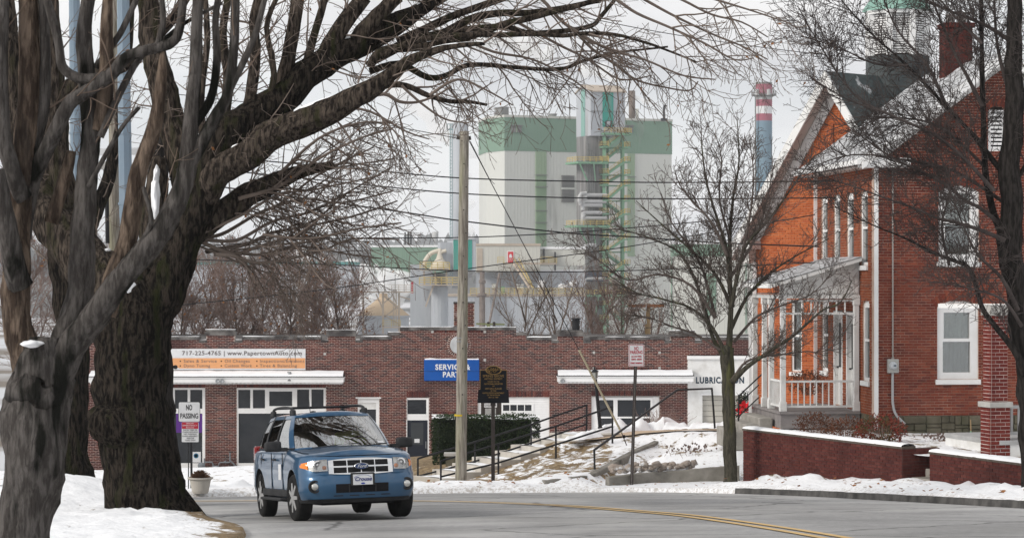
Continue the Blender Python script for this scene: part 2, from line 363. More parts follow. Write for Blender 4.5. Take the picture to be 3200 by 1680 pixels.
CPA = np.array(CP)
EDG = []; WALK = []
def gz0(x, y):
    d2 = (CPA[:,0]-x)**2 + (CPA[:,1]-y)**2 + 0.15
    w = d2**-1.6
    return roadz(x, y) + float((w*CPA[:,2]).sum()/w.sum())
SB, ST_ = P(1378,1515,63.6), P(1810,1368,66.0)
sd = Vector((ST_.x-SB.x, ST_.y-SB.y, 0)); sa = math.atan2(sd.y, sd.x); SL = sd.length
fs = Fr((SB.x, SB.y, 0), sa)
def gz(x, y):
    z = gz0(x, y)
    if -5 < x < 5 and 60 < y < 70:                           # ground lies just under the garden steps
        r_ = Vector((x, y, 0))-Vector((SB.x, SB.y, 0)); u_, n_ = r_.dot(fs.U), r_.dot(fs.N)
        du = max(0, -.2-u_, u_-SL-.1); dn = max(0, n_-.55, -1.7-n_); w = smooth01(1-math.hypot(du, dn)/.8)
        z = z*(1-w) + (SB.z - .10 + (ST_.z-SB.z)*max(-.1, min(1.05, u_/SL)))*w
    if 1.9 < x < 5.75 and 54.6 < y < 64:                     # level pavement in front of the low wall
        yl = 57.62; zf = -5.02 + .035*(x-2.8) - .071*(y-57)*.4
        if y < yl: z = zf
        elif y < 59.5: z = max(z, zf + .27)*(1-smooth01((y-58.2)/1.3)) + z*smooth01((y-58.2)/1.3) if z < zf + .27 else z
    if EDG and .3 < x < 6 and 57.6 < y < 65.6:                 # lawn flush with the edging on its left, lower on its right
        best = None
        for a, b in zip(EDG, EDG[1:]):
            t = max(0, min(1, ((x-a.x)*(b.x-a.x)+(y-a.y)*(b.y-a.y))/((b.x-a.x)**2+(b.y-a.y)**2)))
            qx, qy = a.x+(b.x-a.x)*t, a.y+(b.y-a.y)*t; d = math.hypot(x-qx, y-qy)
            if best is None or d < best[0]: best = (d, (b.x-a.x)*(y-a.y)-(b.y-a.y)*(x-a.x), a.z+(b.z-a.z)*t)
        d, sd, zt = best; w = smooth01(1-d/1.5)*smooth01((65.6-y)/1.0)
        if y > 57.6: z = z*(1-w) + (zt-.02 if sd > 0 else zt-.20)*w
    if WALK and 1.0 < x < 7 and 62 < y < 69.5:
        d, zt = min((math.hypot(x-q.x, y-q.y), q.z) for q in WALK); w = smooth01((1.7-d)/.8); z = z*(1-w) + (zt-.04)*w
    return z
def smooth01(t): t = max(0.0, min(1.0, t)); return t*t*(3-2*t)
def nz2d(x, y, s, o=0.0): return mnoise.noise(Vector((x*s + o, y*s - o, o)))

def snow_ground_mat():
    m = bpy.data.materials.new('snow_and_grass'); nt = nodes(m); b = nt.nodes['Principled BSDF']; b.inputs['Roughness'].default_value = .8
    b.inputs['Specular IOR Level'].default_value = .2
    at = nt.nodes.new('ShaderNodeAttribute'); at.attribute_name = 'cov'
    ge = nt.nodes.new('ShaderNodeNewGeometry'); mpp = nt.nodes.new('ShaderNodeMapping'); mpp.inputs['Scale'].default_value = (1.1,.8,2.2); mpp.inputs['Rotation'].default_value = (0,0,.6)
    nt.links.new(ge.outputs['Position'], mpp.inputs[0])
    n = nt.nodes.new('ShaderNodeTexNoise'); n.inputs['Scale'].default_value = 2.6; n.inputs['Detail'].default_value = 8; n.inputs['Roughness'].default_value = .68
    nt.links.new(mpp.outputs[0], n.inputs['Vector'])
    ad = nt.nodes.new('ShaderNodeMath'); ad.operation = 'ADD'; nt.links.new(n.outputs['Fac'], ad.inputs[0]); nt.links.new(at.outputs['Fac'], ad.inputs[1])
    mr_ = nt.nodes.new('ShaderNodeMapRange'); mr_.inputs[1].default_value = .94; mr_.inputs[2].default_value = 1.02; nt.links.new(ad.outputs[0], mr_.inputs[0])
    g = nt.nodes.new('ShaderNodeTexNoise'); g.inputs['Scale'].default_value = 9; g.inputs['Detail'].default_value = 6; nt.links.new(ge.outputs['Position'], g.inputs['Vector'])
    r = nt.nodes.new('ShaderNodeValToRGB'); r.color_ramp.elements[0].color = (.10,.065,.036,1); r.color_ramp.elements[1].color = (.30,.22,.12,1)
    r.color_ramp.elements[0].position = .3; r.color_ramp.elements[1].position = .7; nt.links.new(g.outputs['Fac'], r.inputs[0])
    s = nt.nodes.new('ShaderNodeValToRGB'); s.color_ramp.elements[0].color = (.78,.79,.81,1); s.color_ramp.elements[1].color = (.87,.875,.89,1); nt.links.new(g.outputs['Fac'], s.inputs[0])
    dt = nt.nodes.new('ShaderNodeAttribute'); dt.attribute_name = 'dirt'
    gn = nt.nodes.new('ShaderNodeTexNoise'); gn.inputs['Scale'].default_value = 11; gn.inputs['Detail'].default_value = 9; gn.inputs['Roughness'].default_value = .75; nt.links.new(ge.outputs['Position'], gn.inputs['Vector'])
    gm_ = nt.nodes.new('ShaderNodeMath'); gm_.operation = 'MULTIPLY_ADD'; gm_.inputs[1].default_value = .16; nt.links.new(dt.outputs['Fac'], gm_.inputs[0]); nt.links.new(gn.outputs['Fac'], gm_.inputs[2])
    gr_ = nt.nodes.new('ShaderNodeMapRange'); gr_.inputs[1].default_value = .60; gr_.inputs[2].default_value = .74; gr_.inputs[4].default_value = .75; nt.links.new(gm_.outputs[0], gr_.inputs[0])
    sd_ = nt.nodes.new('ShaderNodeMixRGB'); sd_.inputs[2].default_value = (.36,.32,.28,1); nt.links.new(gr_.outputs[0], sd_.inputs[0]); nt.links.new(s.outputs[0], sd_.inputs[1])
    mx_ = nt.nodes.new('ShaderNodeMixRGB'); nt.links.new(mr_.outputs[0], mx_.inputs[0]); nt.links.new(r.outputs[0], mx_.inputs[1]); nt.links.new(sd_.outputs[0], mx_.inputs[2])
    nt.links.new(mx_.outputs[0], b.inputs['Base Color'])
    n2 = nt.nodes.new('ShaderNodeTexNoise'); n2.inputs['Scale'].default_value = 6; n2.inputs['Detail'].default_value = 7; nt.links.new(ge.outputs['Position'], n2.inputs['Vector'])
    bp = nt.nodes.new('ShaderNodeBump'); bp.inputs['Strength'].default_value = .7; bp.inputs['Distance'].default_value = .05
    nt.links.new(n2.outputs['Fac'], bp.inputs['Height']); nt.links.new(bp.outputs[0], b.inputs['Normal'])
    return m
M['verge'] = snow_ground_mat()
def structure(name, mb, mat, smooth=True, parent=None):
    return build(name, mb, mat, parent, smooth=smooth, kind='structure')
def add_cov(o, vals, nm='cov'):
    a = o.data.attributes.new(nm, 'FLOAT', 'POINT'); a.data.foreach_set('value', np.asarray(vals, dtype=np.float32))

# the far country: one sheet that reaches the horizon
mb = MB(); xs = [-6000,-2500,-1200,-600,-300,-150,-80,-40,0,40,80,150,300,600,1200,2500,6000]
ys = [-60,-20,0,20,40,60,80,97,105,120,140,170,210,260,340,450,600,900,1500,2500,4000,9000]
mb.grid([[Vector((x, y, (roadz(x, y) - 0.9) if y < 223 else -30.0)) for x in xs] for y in ys])
field = pmat('winter_fields', (.55,.56,.58), (.16,.13,.10), scale=.012, rough=.95, lo=.45, hi=.6)
structure('ground', mb, field)

# far side of the road: verge, lawn, lot
def smooth01(t): t = max(0.0, min(1.0, t)); return t*t*(3-2*t)
KFf = []
for i in range(len(KF)-1):
    L_ = (KF[i+1]-KF[i]).length; k = max(1, int(L_/0.22)) if -16 < KF[i].x < 11 and KF[i].y > 25 else 1
    for j in range(k): KFf.append(KF[i].lerp(KF[i+1], j/k))
KFf.append(KF[-1])
WALK.extend(catmull([P(1800,1369,66.6), P(1900,1358,67), P(2030,1348,67), P(2180,1342,66), P(2320,1341,63.6)], 10))
EDG.extend(catmull([P(1704,1500,57.4), P(1800,1490,57.8), P(1850,1482,58.4), P(1905,1455,60), P(1975,1416,62.2), P(2045,1385,64.4), P(2112,1356,66.6)], 4))
ts = [0,.05,.12,.2,.3,.42,.56,.72,.9,1.1,1.3,1.5] + list(np.arange(1.7, 12.4, .2)) + [13,14,15.5,17,19,21,23,25.5,28,31,34,37.5,41,46,52,60]
rows = []; cov = []; dirt = []
for i, q in enumerate(KFf):
    t = (KFf[min(i+1, len(KFf)-1)] - KFf[max(i-1, 0)]).normalized(); nrm = Vector((-t.y, t.x, 0))
    row = []
    for d in ts:
        x, y = q.x + nrm.x*d, q.y + nrm.y*d
        z = gz(x, y)
        k = smooth01(d/0.5)
        base = roadz(x, y) + 0.10
        z = base*(1-k) + z*k
        if d == 0: z = roadz(x, y) - .08
        lump = 0.0
        cv = .62
        if x < -3.0: cv = .60 if y < 92 else .45
        if -3.4 < x < 4.2 and 61.5 < y < 80: cv = .44                     # lawn by the steps
        if -4.2 < x < -1.6 and 63.5 < y < 92: cv = .32                    # brown lawn by the hedge
        if -1.6 <= x < 3.6 and 58.3 < y < 63: cv = .455
        if 2.6 <= x < 5.8 and 57.5 < y < 66: cv = .56
        if d < 3.0: cv = .58
        if d < 1.6: cv = .66
        if d < 2.6 and d > 0.05:
            lump = (.25 if 1.9 < x < 5.75 else 1.0)* (.11*max(0, nz2d(x, y, 1.6, 3.1)+.35) + .05*max(0, nz2d(x, y, 5.0, 1.7)))*smooth01(d/.3)*smooth01((2.8-d)/.8)
        if x > 5.6 and 1.0 < d < 4.2 and y < 58: lump += .12*max(0, nz2d(x, y, 2.2, 8.0)+.25) + .05*nz2d(x, y, 6.0, 2.0)
        row.append(Vector((x, y, z + lump + .015*nz2d(x, y, 3.0, 5.0)))); cov.append(cv); dirt.append(max(0, 1-d/.9))
    rows.append(row)
mb = MB(); mb.grid(rows, flip=True); o = structure('snowy_verge', mb, M['verge']); add_cov(o, cov); add_cov(o, dirt, 'dirt')

# near side bank under the old trees
rows = []; cov = []; dirt = []
KLx = lambda y: float(np.interp(y, [q.y for q in KL[:60]], [q.x for q in KL[:60]]))
ys_l = list(np.arange(12, 24, 1.5)) + list(np.arange(24, 46.6, .11)) + [46.75, 46.9, 47.0]
ds = [0,.06,.15,.28] + list(np.arange(.4, 6.2, .12)) + [6.5,7,7.5,8,9,10,13,17,24,40]
for y in ys_l:
    if y <= 46.0:
        x0 = KLx(y)
    else: x0 = KLx(46.0) - (y-46.0)*4.5
    row = []
    for d in ds:
        x = x0 - d
        k = smooth01(d/.9)
        z = roadz(x, y) + .07 + .04*k
        z += .48*math.exp(-((x+8.3)/1.7)**2 - ((y-44.6)/1.9)**2)
        z += .05*math.exp(-((x+5.9)/1.3)**2 - ((y-39.5)/2.5)**2)
        z += k*(.07*nz2d(x, y, .9, 2.0) + .06*nz2d(x, y, 2.6, 4.0) + .055*abs(nz2d(x, y, 5.0, 6.0)) + .035*nz2d(x, y, 11.0, 3.0))
        if d == 0: z = roadz(x, y) - .06
        row.append(Vector((x, y, z))); dirt.append(max(0, 1-d/1.1))
        c = .64
        if d < .30 + .25*nz2d(x, y, .6, 7.0): c = .36 + .1*nz2d(x, y, 1.0, 7.0)
        elif d < .6: c = .52
        cov.append(c)
    rows.append(row)
mb = MB(); mb.grid(rows, flip=False); o = structure('snowy_bank', mb, M['verge']); add_cov(o, cov); add_cov(o, dirt, 'dirt')
for p in o.data.polygons: p.use_smooth = True
bm = bmesh.new(); bm.from_mesh(o.data)
if sum(f.normal.z for f in bm.faces) < 0: bmesh.ops.reverse_faces(bm, faces=bm.faces)
bm.to_mesh(o.data); bm.free()

# worn asphalt: wheel tracks, salt film, tar-filled cracks, grit by the kerbs
def road_mat():
    m = M['asphalt']; nt = m.node_tree; b = nt.nodes['Principled BSDF']; src = b.inputs['Base Color'].links[0].from_socket
    at = nt.nodes.new('ShaderNodeAttribute'); at.attribute_name = 'across'; ge = nt.nodes.new('ShaderNodeNewGeometry')
    rp_ = nt.nodes.new('ShaderNodeValToRGB'); cr = rp_.color_ramp
    while len(cr.elements) < 9: cr.elements.new(.5)
    for e_, (p, v) in zip(cr.elements, ((0,1.55),(.05,1.15),(.14,.80),(.23,1.10),(.33,.82),(.5,1.06),(.64,.84),(.80,1.0),(1.0,1.5))): e_.position = p; e_.color = (v,v,v,1)
    nt.links.new(at.outputs['Fac'], rp_.inputs[0])
    n1 = nt.nodes.new('ShaderNodeTexNoise'); n1.inputs['Scale'].default_value = .55; n1.inputs['Detail'].default_value = 8; nt.links.new(ge.outputs['Position'], n1.inputs['Vector'])
    mr_ = nt.nodes.new('ShaderNodeMapRange'); mr_.inputs[1].default_value = .3; mr_.inputs[2].default_value = .7; mr_.inputs[3].default_value = .80; mr_.inputs[4].default_value = 1.20; nt.links.new(n1.outputs['Fac'], mr_.inputs[0])
    mu = nt.nodes.new('ShaderNodeMixRGB'); mu.blend_type = 'MULTIPLY'; mu.inputs[0].default_value = .75; nt.links.new(src, mu.inputs[1]); nt.links.new(rp_.outputs[0], mu.inputs[2])
    mu2 = nt.nodes.new('ShaderNodeMixRGB'); mu2.blend_type = 'MULTIPLY'; mu2.inputs[0].default_value = 1; nt.links.new(mu.outputs[0], mu2.inputs[1]); nt.links.new(mr_.outputs[0], mu2.inputs[2])
    dn = nt.nodes.new('ShaderNodeTexNoise'); dn.inputs['Scale'].default_value = 1.2; dn.inputs['Detail'].default_value = 4; nt.links.new(ge.outputs['Position'], dn.inputs['Vector'])
    mv = nt.nodes.new('ShaderNodeMixRGB'); mv.inputs[0].default_value = .35; nt.links.new(ge.outputs['Position'], mv.inputs[1]); nt.links.new(dn.outputs['Color'], mv.inputs[2])
    vo = nt.nodes.new('ShaderNodeTexVoronoi'); vo.feature = 'DISTANCE_TO_EDGE'; vo.inputs['Scale'].default_value = .33; nt.links.new(mv.outputs[0], vo.inputs['Vector'])
    ck_ = nt.nodes.new('ShaderNodeMapRange'); ck_.inputs[1].default_value = .004; ck_.inputs[2].default_value = .012; ck_.inputs[3].default_value = .45; ck_.inputs[4].default_value = 1.0; nt.links.new(vo.outputs['Distance'], ck_.inputs[0])
    mu3 = nt.nodes.new('ShaderNodeMixRGB'); mu3.blend_type = 'MULTIPLY'; mu3.inputs[0].default_value = 1; nt.links.new(mu2.outputs[0], mu3.inputs[1]); nt.links.new(ck_.outputs[0], mu3.inputs[2])
    nt.links.new(mu3.outputs[0], b.inputs['Base Color'])
road_mat()
# road surface: between the two kerbs
mb = MB(); n = 90
def resample(pl, n):
    L = [0.0]
    for a, b in zip(pl, pl[1:]): L.append(L[-1] + (b-a).length)
    return [Vector((float(np.interp(L[-1]*k/n, L, [q.x for q in pl])), float(np.interp(L[-1]*k/n, L, [q.y for q in pl])), 0)) for k in range(n+1)]
A = resample(KL[::-1], n); B = resample(KF, n)
rows = []
for a, b in zip(A, B):
    row = []
    for k in range(13):
        q = a.lerp(b, (k/12)*1.03 - 0.015); row.append(Vector((q.x, q.y, roadz(q.x, q.y) + .05*(1-((k-6)/6)**2))))
    rows.append(row)
mb.grid(rows); o = structure('road', mb, M['asphalt'])
at_ = o.data.attributes.new('across', 'FLOAT', 'POINT'); at_.data.foreach_set('value', np.asarray([k/12 for _ in rows for k in range(13)], dtype=np.float32))
bm = bmesh.new(); bm.from_mesh(o.data)
if sum(f.normal.z for f in bm.faces) < 0: bmesh.ops.reverse_faces(bm, faces=bm.faces)
bm.to_mesh(o.data); bm.free()
def road_top(x, y):
    best = min(range(len(A)), key=lambda i: abs((Vector((x, y, 0))-A[i]).cross(B[i]-A[i]).z)/(B[i]-A[i]).length + (0 if (Vector((x,y,0))-A[i]).dot(B[i]-A[i])>0 else 99))
    a, b = A[best], B[best]; k = (Vector((x, y, 0))-a).dot(b-a)/(b-a).length_squared; k = (k+.015)/1.03
    return roadz(x, y) + .05*(1-((k*12-6)/6)**2)
# double yellow line, two painted strips
CL = catmull([(-34,47.6,0),(-14,49.0,0),(-6.5,48.9,0),(-1.88,46.8,0),(.57,42.8,0),(2.0,38.1,0),(2.79,34.4,0),(3.62,26.9,0),(4.1,18,0),(4.5,3,0)], 10)
for off in (-.13, .13):
    rows = []
    for i, q in enumerate(CL):
        t = (CL[min(i+1, len(CL)-1)] - CL[max(i-1, 0)]).normalized(); nv = Vector((-t.y, t.x, 0)); row = []
        for w in (-.06, .06):
            x, y = q.x + nv.x*(off+w), q.y + nv.y*(off+w); row.append(Vector((x, y, road_top(x, y) + .012)))
        rows.append(row)
    mb = MB(); mb.grid(rows); structure('painted_line', mb, M['yellow_line'])
# kerb stones on the right, where the snow leaves them bare
def strip(name, line, w, h0, h1, mat, lift=0.0):
    mb = MB(); sec = []
    for i, q in enumerate(line):
        t = (line[min(i+1, len(line)-1)] - line[max(i-1, 0)]).normalized(); nv = Vector((-t.y, t.x, 0))
        z = roadz(q.x, q.y) + lift; b = q + nv*w; zb = roadz(b.x, b.y) + lift
        jit = .012*nz2d(q.x, q.y, 3.0, 9.0)
        sec.append([Vector((q.x, q.y, z+h0)), Vector((q.x + nv.x*.02, q.y + nv.y*.02, z+h1+jit)), Vector((b.x, b.y, zb+h1+jit)), Vector((b.x, b.y, zb+h0))])
    mb.grid(sec, flip=True); return structure(name, mb, mat)
kr = [q for q in KFf if q.x > 4.9 and q.y > 20]
strip('kerb', kr, .16, -.06, .125, M['kerb'])
# ridge of ploughed snow lying along the far kerb (lumpy)
def snow_ridge(name, pts, w, h, seed, n=9, mat='snow'):
    mb = MB(); rr = random.Random(seed); rows = []
    pl = catmull(pts, 10); L = len(pl)
    for i, q in enumerate(pl):
        t = (pl[min(i+1, L-1)] - pl[max(i-1, 0)]); t.z = 0; t.normalize(); nv = Vector((-t.y, t.x, 0))
        e = min(1.0, 5*min(i, L-1-i)/L + .02); row = []
        for k in range(n):
            a = -1 + 2*k/(n-1); x, y = q.x + nv.x*a*w*e, q.y + nv.y*a*w*e
            hh = h*e*max(0, 1-a*a)*(0.65 + .9*nz2d(x, y, 2.6, seed) + .4*nz2d(x, y, 7.0, seed+3)) + .02*nz2d(x, y, 13, seed)
            row.append(Vector((x, y, q.z + max(-.05, hh) - .03)))
        rows.append(row)
    mb.grid(rows); o = structure(name, mb, M[mat])
    bm = bmesh.new(); bm.from_mesh(o.data)
    if sum(f.normal.z for f in bm.faces) < 0: bmesh.ops.reverse_faces(bm, faces=bm.faces)
    bm.to_mesh(o.data); bm.free(); return o
def onG(x, y, dz=0.0): return Vector((x, y, gz(x, y)+dz))
snow_ridge('snow_ridge', [onG(-9,55.2), onG(-6.5,55.7), onG(-4.5,56.4), onG(-3,57.2)], .5, .22, 3)
snow_ridge('snow_ridge', [P(1850,1352,66.8), P(1930,1346,68), P(2010,1342,68.6), P(2090,1338,68.8), P(2160,1335,68)], .5, .36, 11)
snow_ridge('snow_ridge', [P(2150,1335,68), P(2220,1332,67.5), P(2300,1335,66)], .45, .2, 14)
snow_ridge('snow_ridge', [P(1420,1490,65.5), P(1560,1455,66.2), P(1700,1405,66.9), P(1800,1372,67.4)], .35, .30, 21)
snow_ridge('snow_ridge', [P(1770,1372,65), P(1830,1362,65.6), P(1880,1356,66)], .3, .22, 25)
# bare asphalt apron in front of the garage lot
mb = MB()
mb.grid([[Vector((x, y, gz(x, y) + .012)) for x in np.linspace(-13, -3.6, 14)] for y in np.linspace(57.6, 61.0, 5)])
structure('pavement', mb, pmat('wet_pavement', (.30,.29,.28), (.5,.5,.5), scale=.8, rough=.85))

# tan walkway at the top of the steps
wl = catmull([P(1800,1369,66.6), P(1900,1358,67), P(2030,1348,67), P(2180,1342,66), P(2320,1341,63.6)], 8)
mb = MB(); rows = []
for i, q in enumerate(wl):
    t = (wl[min(i+1, len(wl)-1)] - wl[max(i-1, 0)]); t.z = 0; t.normalize(); nv = Vector((-t.y, t.x, 0))
    rows.append([Vector((q.x+nv.x*a, q.y+nv.y*a, q.z)) for a in (-.75,-.4,0,.4,.75)])
mb.grid(rows, flip=True); structure('walkway', mb, M['walk'])

# front yard behind the retaining wall
W1a, W1b = Vector((5.52, 57.0, 0)), Vector((8.32, 50.9, 0)); W2a, W2b = Vector((8.78, 50.2, 0)), Vector((10.55, 45.9, 0))
ZT = -3.718
mb = MB(); rows = []; cov = []
yardfront = [(5.55,57.1),(8.42,51.1),(8.9,50.4),(10.8,45.9)]
for k in range(41):
    s = k/40; fx = float(np.interp(s, [0,.55,.62,1], [q[0] for q in yardfront])); fy = float(np.interp(s, [0,.55,.62,1], [q[1] for q in yardfront]))
    row = []
    for j in range(22):
        d = (j/21)**1.2*16; x, y = fx + .42*d*1.0 + .06, fy + .90*d + .03
        z = ZT - .10 - .008*d + .05*nz2d(x, y, 1.2, 1.0) + .02*nz2d(x, y, 4.0, 2.0)
        if k > 24: z -= .06*smooth01((k-24)/8)
        row.append(Vector((x, y, z))); cov.append(.56 + .1*nz2d(x, y, .7, 4.0))
    rows.append(row)
mb.grid(rows); o = structure('front_yard', mb, M['verge']); add_cov(o, cov)
bm = bmesh.new(); bm.from_mesh(o.data)
if sum(f.normal.z for f in bm.faces) < 0: bmesh.ops.reverse_faces(bm, faces=bm.faces)
bm.to_mesh(o.data); bm.free()
def yz(x, y): return ZT - .16

# ------------------------------------------------------------------ brick walls
BM_CACHE = {}
def brick_mesh(l, d, h, mat):
    k = (round(l,4), round(d,4), round(h,4), mat.name)
    if k not in BM_CACHE:
        b = MB(); b.box(-l/2, l/2, -d/2, d/2, -h/2, h/2)
        me = bpy.data.meshes.new('brick'); me.from_pydata(b.v, [], b.f); me.materials.append(mat); BM_CACHE[k] = me
    return BM_CACHE[k]
def brick_wall(parent, fr, span, z0, z1, openings, mbrick, mmortar, bl=.213, bh=.0677, j=.011, depth=.013, thick=.25, n_ind=300, focus=(0,0), name='wall', flemish=0):
    """span(z) gives the solid stretches of a course; openings are cut out; every brick stands proud of the mortar"""
    back = MB(); stuff = MB(); full = []; rr = random.Random(int(abs(fr.O.x)*100)+7)
    k = 0; z = z0
    while z < z1 - 1e-6:
        zc = z + bh/2; iv = list(span(zc))
        for op in openings:
            a, b, c, d = op[:4]
            if c < zc < d:
                if len(op) > 4:            # segmental arch: opening narrows towards its crown
                    rise = op[4]; t = (d - zc)/rise
                    if t < 1: m_ = (a+b)/2; hw = (b-a)/2*math.sqrt(max(0, 1-(1-t)**2)); a, b = m_-hw, m_+hw
                nv = []
                for (p, q) in iv:
                    if b <= p or a >= q: nv.append((p, q)); continue
                    if a > p: nv.append((p, a))
                    if b < q: nv.append((b, q))
                iv = nv
        for (p, q) in iv:
            if q - p < .02: continue
            back.fbox(fr, p, q, -thick, 0, z, min(z+bh, z1))
            u = math.floor(p/bl)*bl + ((bl/2) if k % 2 else 0) - bl
            hdr = flemish and k % flemish == flemish-1
            step = bl/2 if hdr else bl
            while u < q:
                a, b = max(u, p) + j/2, min(u+step, q) - j/2
                if b - a > .03:
                    jz = rr.uniform(-.0015, .0015); dd = depth + rr.uniform(-.003, .004)
                    if abs((b-a) - (bl-j)) < 1e-4: full.append(((a+b)/2, zc+jz, dd))
                    else: stuff.fbox(fr, a, b, -.002, dd, z+j/2, z+bh-j/2)
                u += step
        z += bh; k += 1
    w = build(name, back, mmortar, parent)
    full.sort(key=lambda t: (t[0]-focus[0])**2 + (t[1]-focus[1])**2)
    me = brick_mesh(bl-j, .02, bh-j, mbrick)
    for (u, zc, dd) in full[:n_ind]:
        o = bpy.data.objects.new('brick', me); COL.objects.link(o); o.parent = w
        o.location = fr.p(u, dd-.01, zc); o.rotation_euler = (0, 0, fr.ang)
    for (u, zc, dd) in full[n_ind:]:
        stuff.fbox(fr, u-(bl-j)/2, u+(bl-j)/2, -.002, dd, zc-(bh-j)/2, zc+(bh-j)/2)
    if stuff.f: build('brickwork', stuff, mbrick, w, kind='stuff')
    return w
def soldier(parent, fr, u0, u1, z0, z1, mat, mort, n0=.0, w=.0677, j=.011, depth=.016, ind=True):
    mb = MB(); mb.fbox(fr, u0, u1, -.05, .006, z0, z1); s = build('soldier_course', mb, mort, parent)
    n = max(1, round((u1-u0)/w)); w = (u1-u0)/n
    me = brick_mesh(w-j, .02, z1-z0-j, mat)
    for i in range(n):
        o = bpy.data.objects.new('brick', me); COL.objects.link(o); o.parent = s
        o.location = fr.p(u0+(i+.5)*w, depth-.008, (z0+z1)/2); o.rotation_euler = (0, 0, fr.ang)
    return s
def window(parent, fr, u0, u1, z0, z1, cells, fw=.07, rec=-.09, fdepth=.07, mfr=None, mpane=None, name='window', proud=0.0, blind=None):
    """cells: list of pane rectangles (u0,u1,z0,z1); the frame is everything else, each pane a piece of its own"""
    mfr = mfr or M['white']; mpane = mpane or M['pane']
    us = sorted(set([u0, u1] + [c for q in cells for c in q[:2]])); zs = sorted(set([z0, z1] + [c for q in cells for c in q[2:4]]))
    mb = MB()
    for a, b in zip(us, us[1:]):
        for c, d in zip(zs, zs[1:]):
            m_u, m_z = (a+b)/2, (c+d)/2
            if not any(q[0] < m_u < q[1] and q[2] < m_z < q[3] for q in cells): mb.fbox(fr, a, b, rec, rec+fdepth, c, d)
    w = build(name, mb, mfr, parent)
    for q in cells:
        p = MB(); p.fbox(fr, q[0]-.004, q[1]+.004, rec+.012, rec+.02, q[2]-.004, q[3]+.004); build('pane', p, mpane, w)
    return w

# retaining walls along the right-hand pavement
def ret_wall(a, b, zt0, zt1, label, focus, ret=None):
    root = wthing('retaining_wall', label, 'wall')
    d = b - a; fr = Fr((a.x, a.y, 0), math.atan2(d.y, d.x)); L = d.length
    bh = .0677; zb = min(gz(a.x, a.y), gz(b.x, b.y)) - .25; nrow = int((zt0 - zb)/bh); zb = zt0 - nrow*bh
    brick_wall(root, fr, lambda z: [(0, L)], zb, zt0-.0001, [], M['brick_r'], M['mortar_r'], focus=(L*focus, zt0-.4), thick=.30, depth=.010, name='wall')
    mb = MB(); mb.fbox(fr, -.02, L+.02, -.32, .025, zt0+.002, zt0+.055); cp = build('coping', mb, pmat('coping_brick', (.07,.055,.045),(.12,.10,.085), scale=8, rough=.9), root)
    rows = []
    for i in range(60):
        u = L*i/59
        rows.append([fr.p(u, nn, zt0 + .05 + hh*(1+.35*nz2d(u*3, zt0, 2.0, 4.0))) for nn, hh in ((.03+.012*nz2d(u*5,0,1,2),.0),(.02,.03),(-.05,.05),(-.16,.06),(-.27,.05),(-.33,.0))])
    mb = MB(); mb.grid(rows, flip=True); build('snow_cap', mb, M['snowcap'], root, smooth=True)
    return root, fr, L
rw1, frw1, Lw1 = ret_wall(W1a, W1b, ZT, ZT, 'long maroon brick retaining wall with snow on top behind young tree', .45)
# its end return beside the entry steps
frr = Fr((W1b.x, W1b.y, 0), math.atan2(.42, .90))
brick_wall(rw1, frr, lambda z: [(0.0, .95)], ZT-.0677*14, ZT-.0001, [], M['brick_r'], M['mortar_r'], n_ind=40, focus=(.3, ZT-.4), depth=.010, name='wall')
rw2, frw2, Lw2 = ret_wall(W2a, W2b, -3.765, -3.765, 'maroon brick retaining wall at right edge below the porch pier', .4)
# entry steps between the two walls
st = wthing('entry_steps', 'low concrete entry steps in the gap between the brick retaining walls', 'steps')
for k in range(3):
    f2 = Fr((8.62+.20*k, 50.78+.42*k, 0), math.atan2(-.90, .42)); mb = MB()
    mb.fbox(f2, -.5, .5, -1.2, 0, -4.7, -4.32+.17*k); bevel(build('step', mb, M['concrete'], st), .012)

# low concrete walls on the bank
def curb_wall(name, label, pts, w, h, mat, seed):
    root = wthing(name, label, 'wall'); pl = catmull(pts, 6); mb = MB(); sec = []
    for i, q in enumerate(pl):
        t = (pl[min(i+1, len(pl)-1)] - pl[max(i-1, 0)]); t.z = 0; t.normalize(); nv = Vector((-t.y, t.x, 0)); jt = .01*nz2d(q.x, q.y, 5, seed)
        sec.append([q + nv*0 + Vector((0,0,-h)), q + Vector((0,0,-.02+jt)), q + nv*.02 + Vector((0,0,jt)), q + nv*w + Vector((0,0,jt)), q + nv*w + Vector((0,0,-h))])
    mb.grid(sec, flip=True); mb.face(sec[0]); mb.face(sec[-1][::-1]); build('concrete', mb, mat, root, fix=True)
    return root, pl
cw1, pl1 = curb_wall('concrete_edging', 'dark weathered concrete edging climbing the bank beside the walkway', [P(1704,1500,57.4), P(1800,1490,57.8), P(1850,1482,58.4), P(1905,1455,60), P(1975,1416,62.2), P(2045,1385,64.4), P(2112,1356,66.6), P(2195,1346,67.2)], .18, .42, M['conc_dark'], 1)
cw2, pl2 = curb_wall('concrete_edging', 'low stained concrete wall under the row of rocks left of the young tree', [P(1904,1490,56.9), P(1990,1480,57.2), P(2100,1472,57.4), P(2200,1462,57.3), P(2310,1455,57.2)], .2, .55, M['conc_dark'], 2)
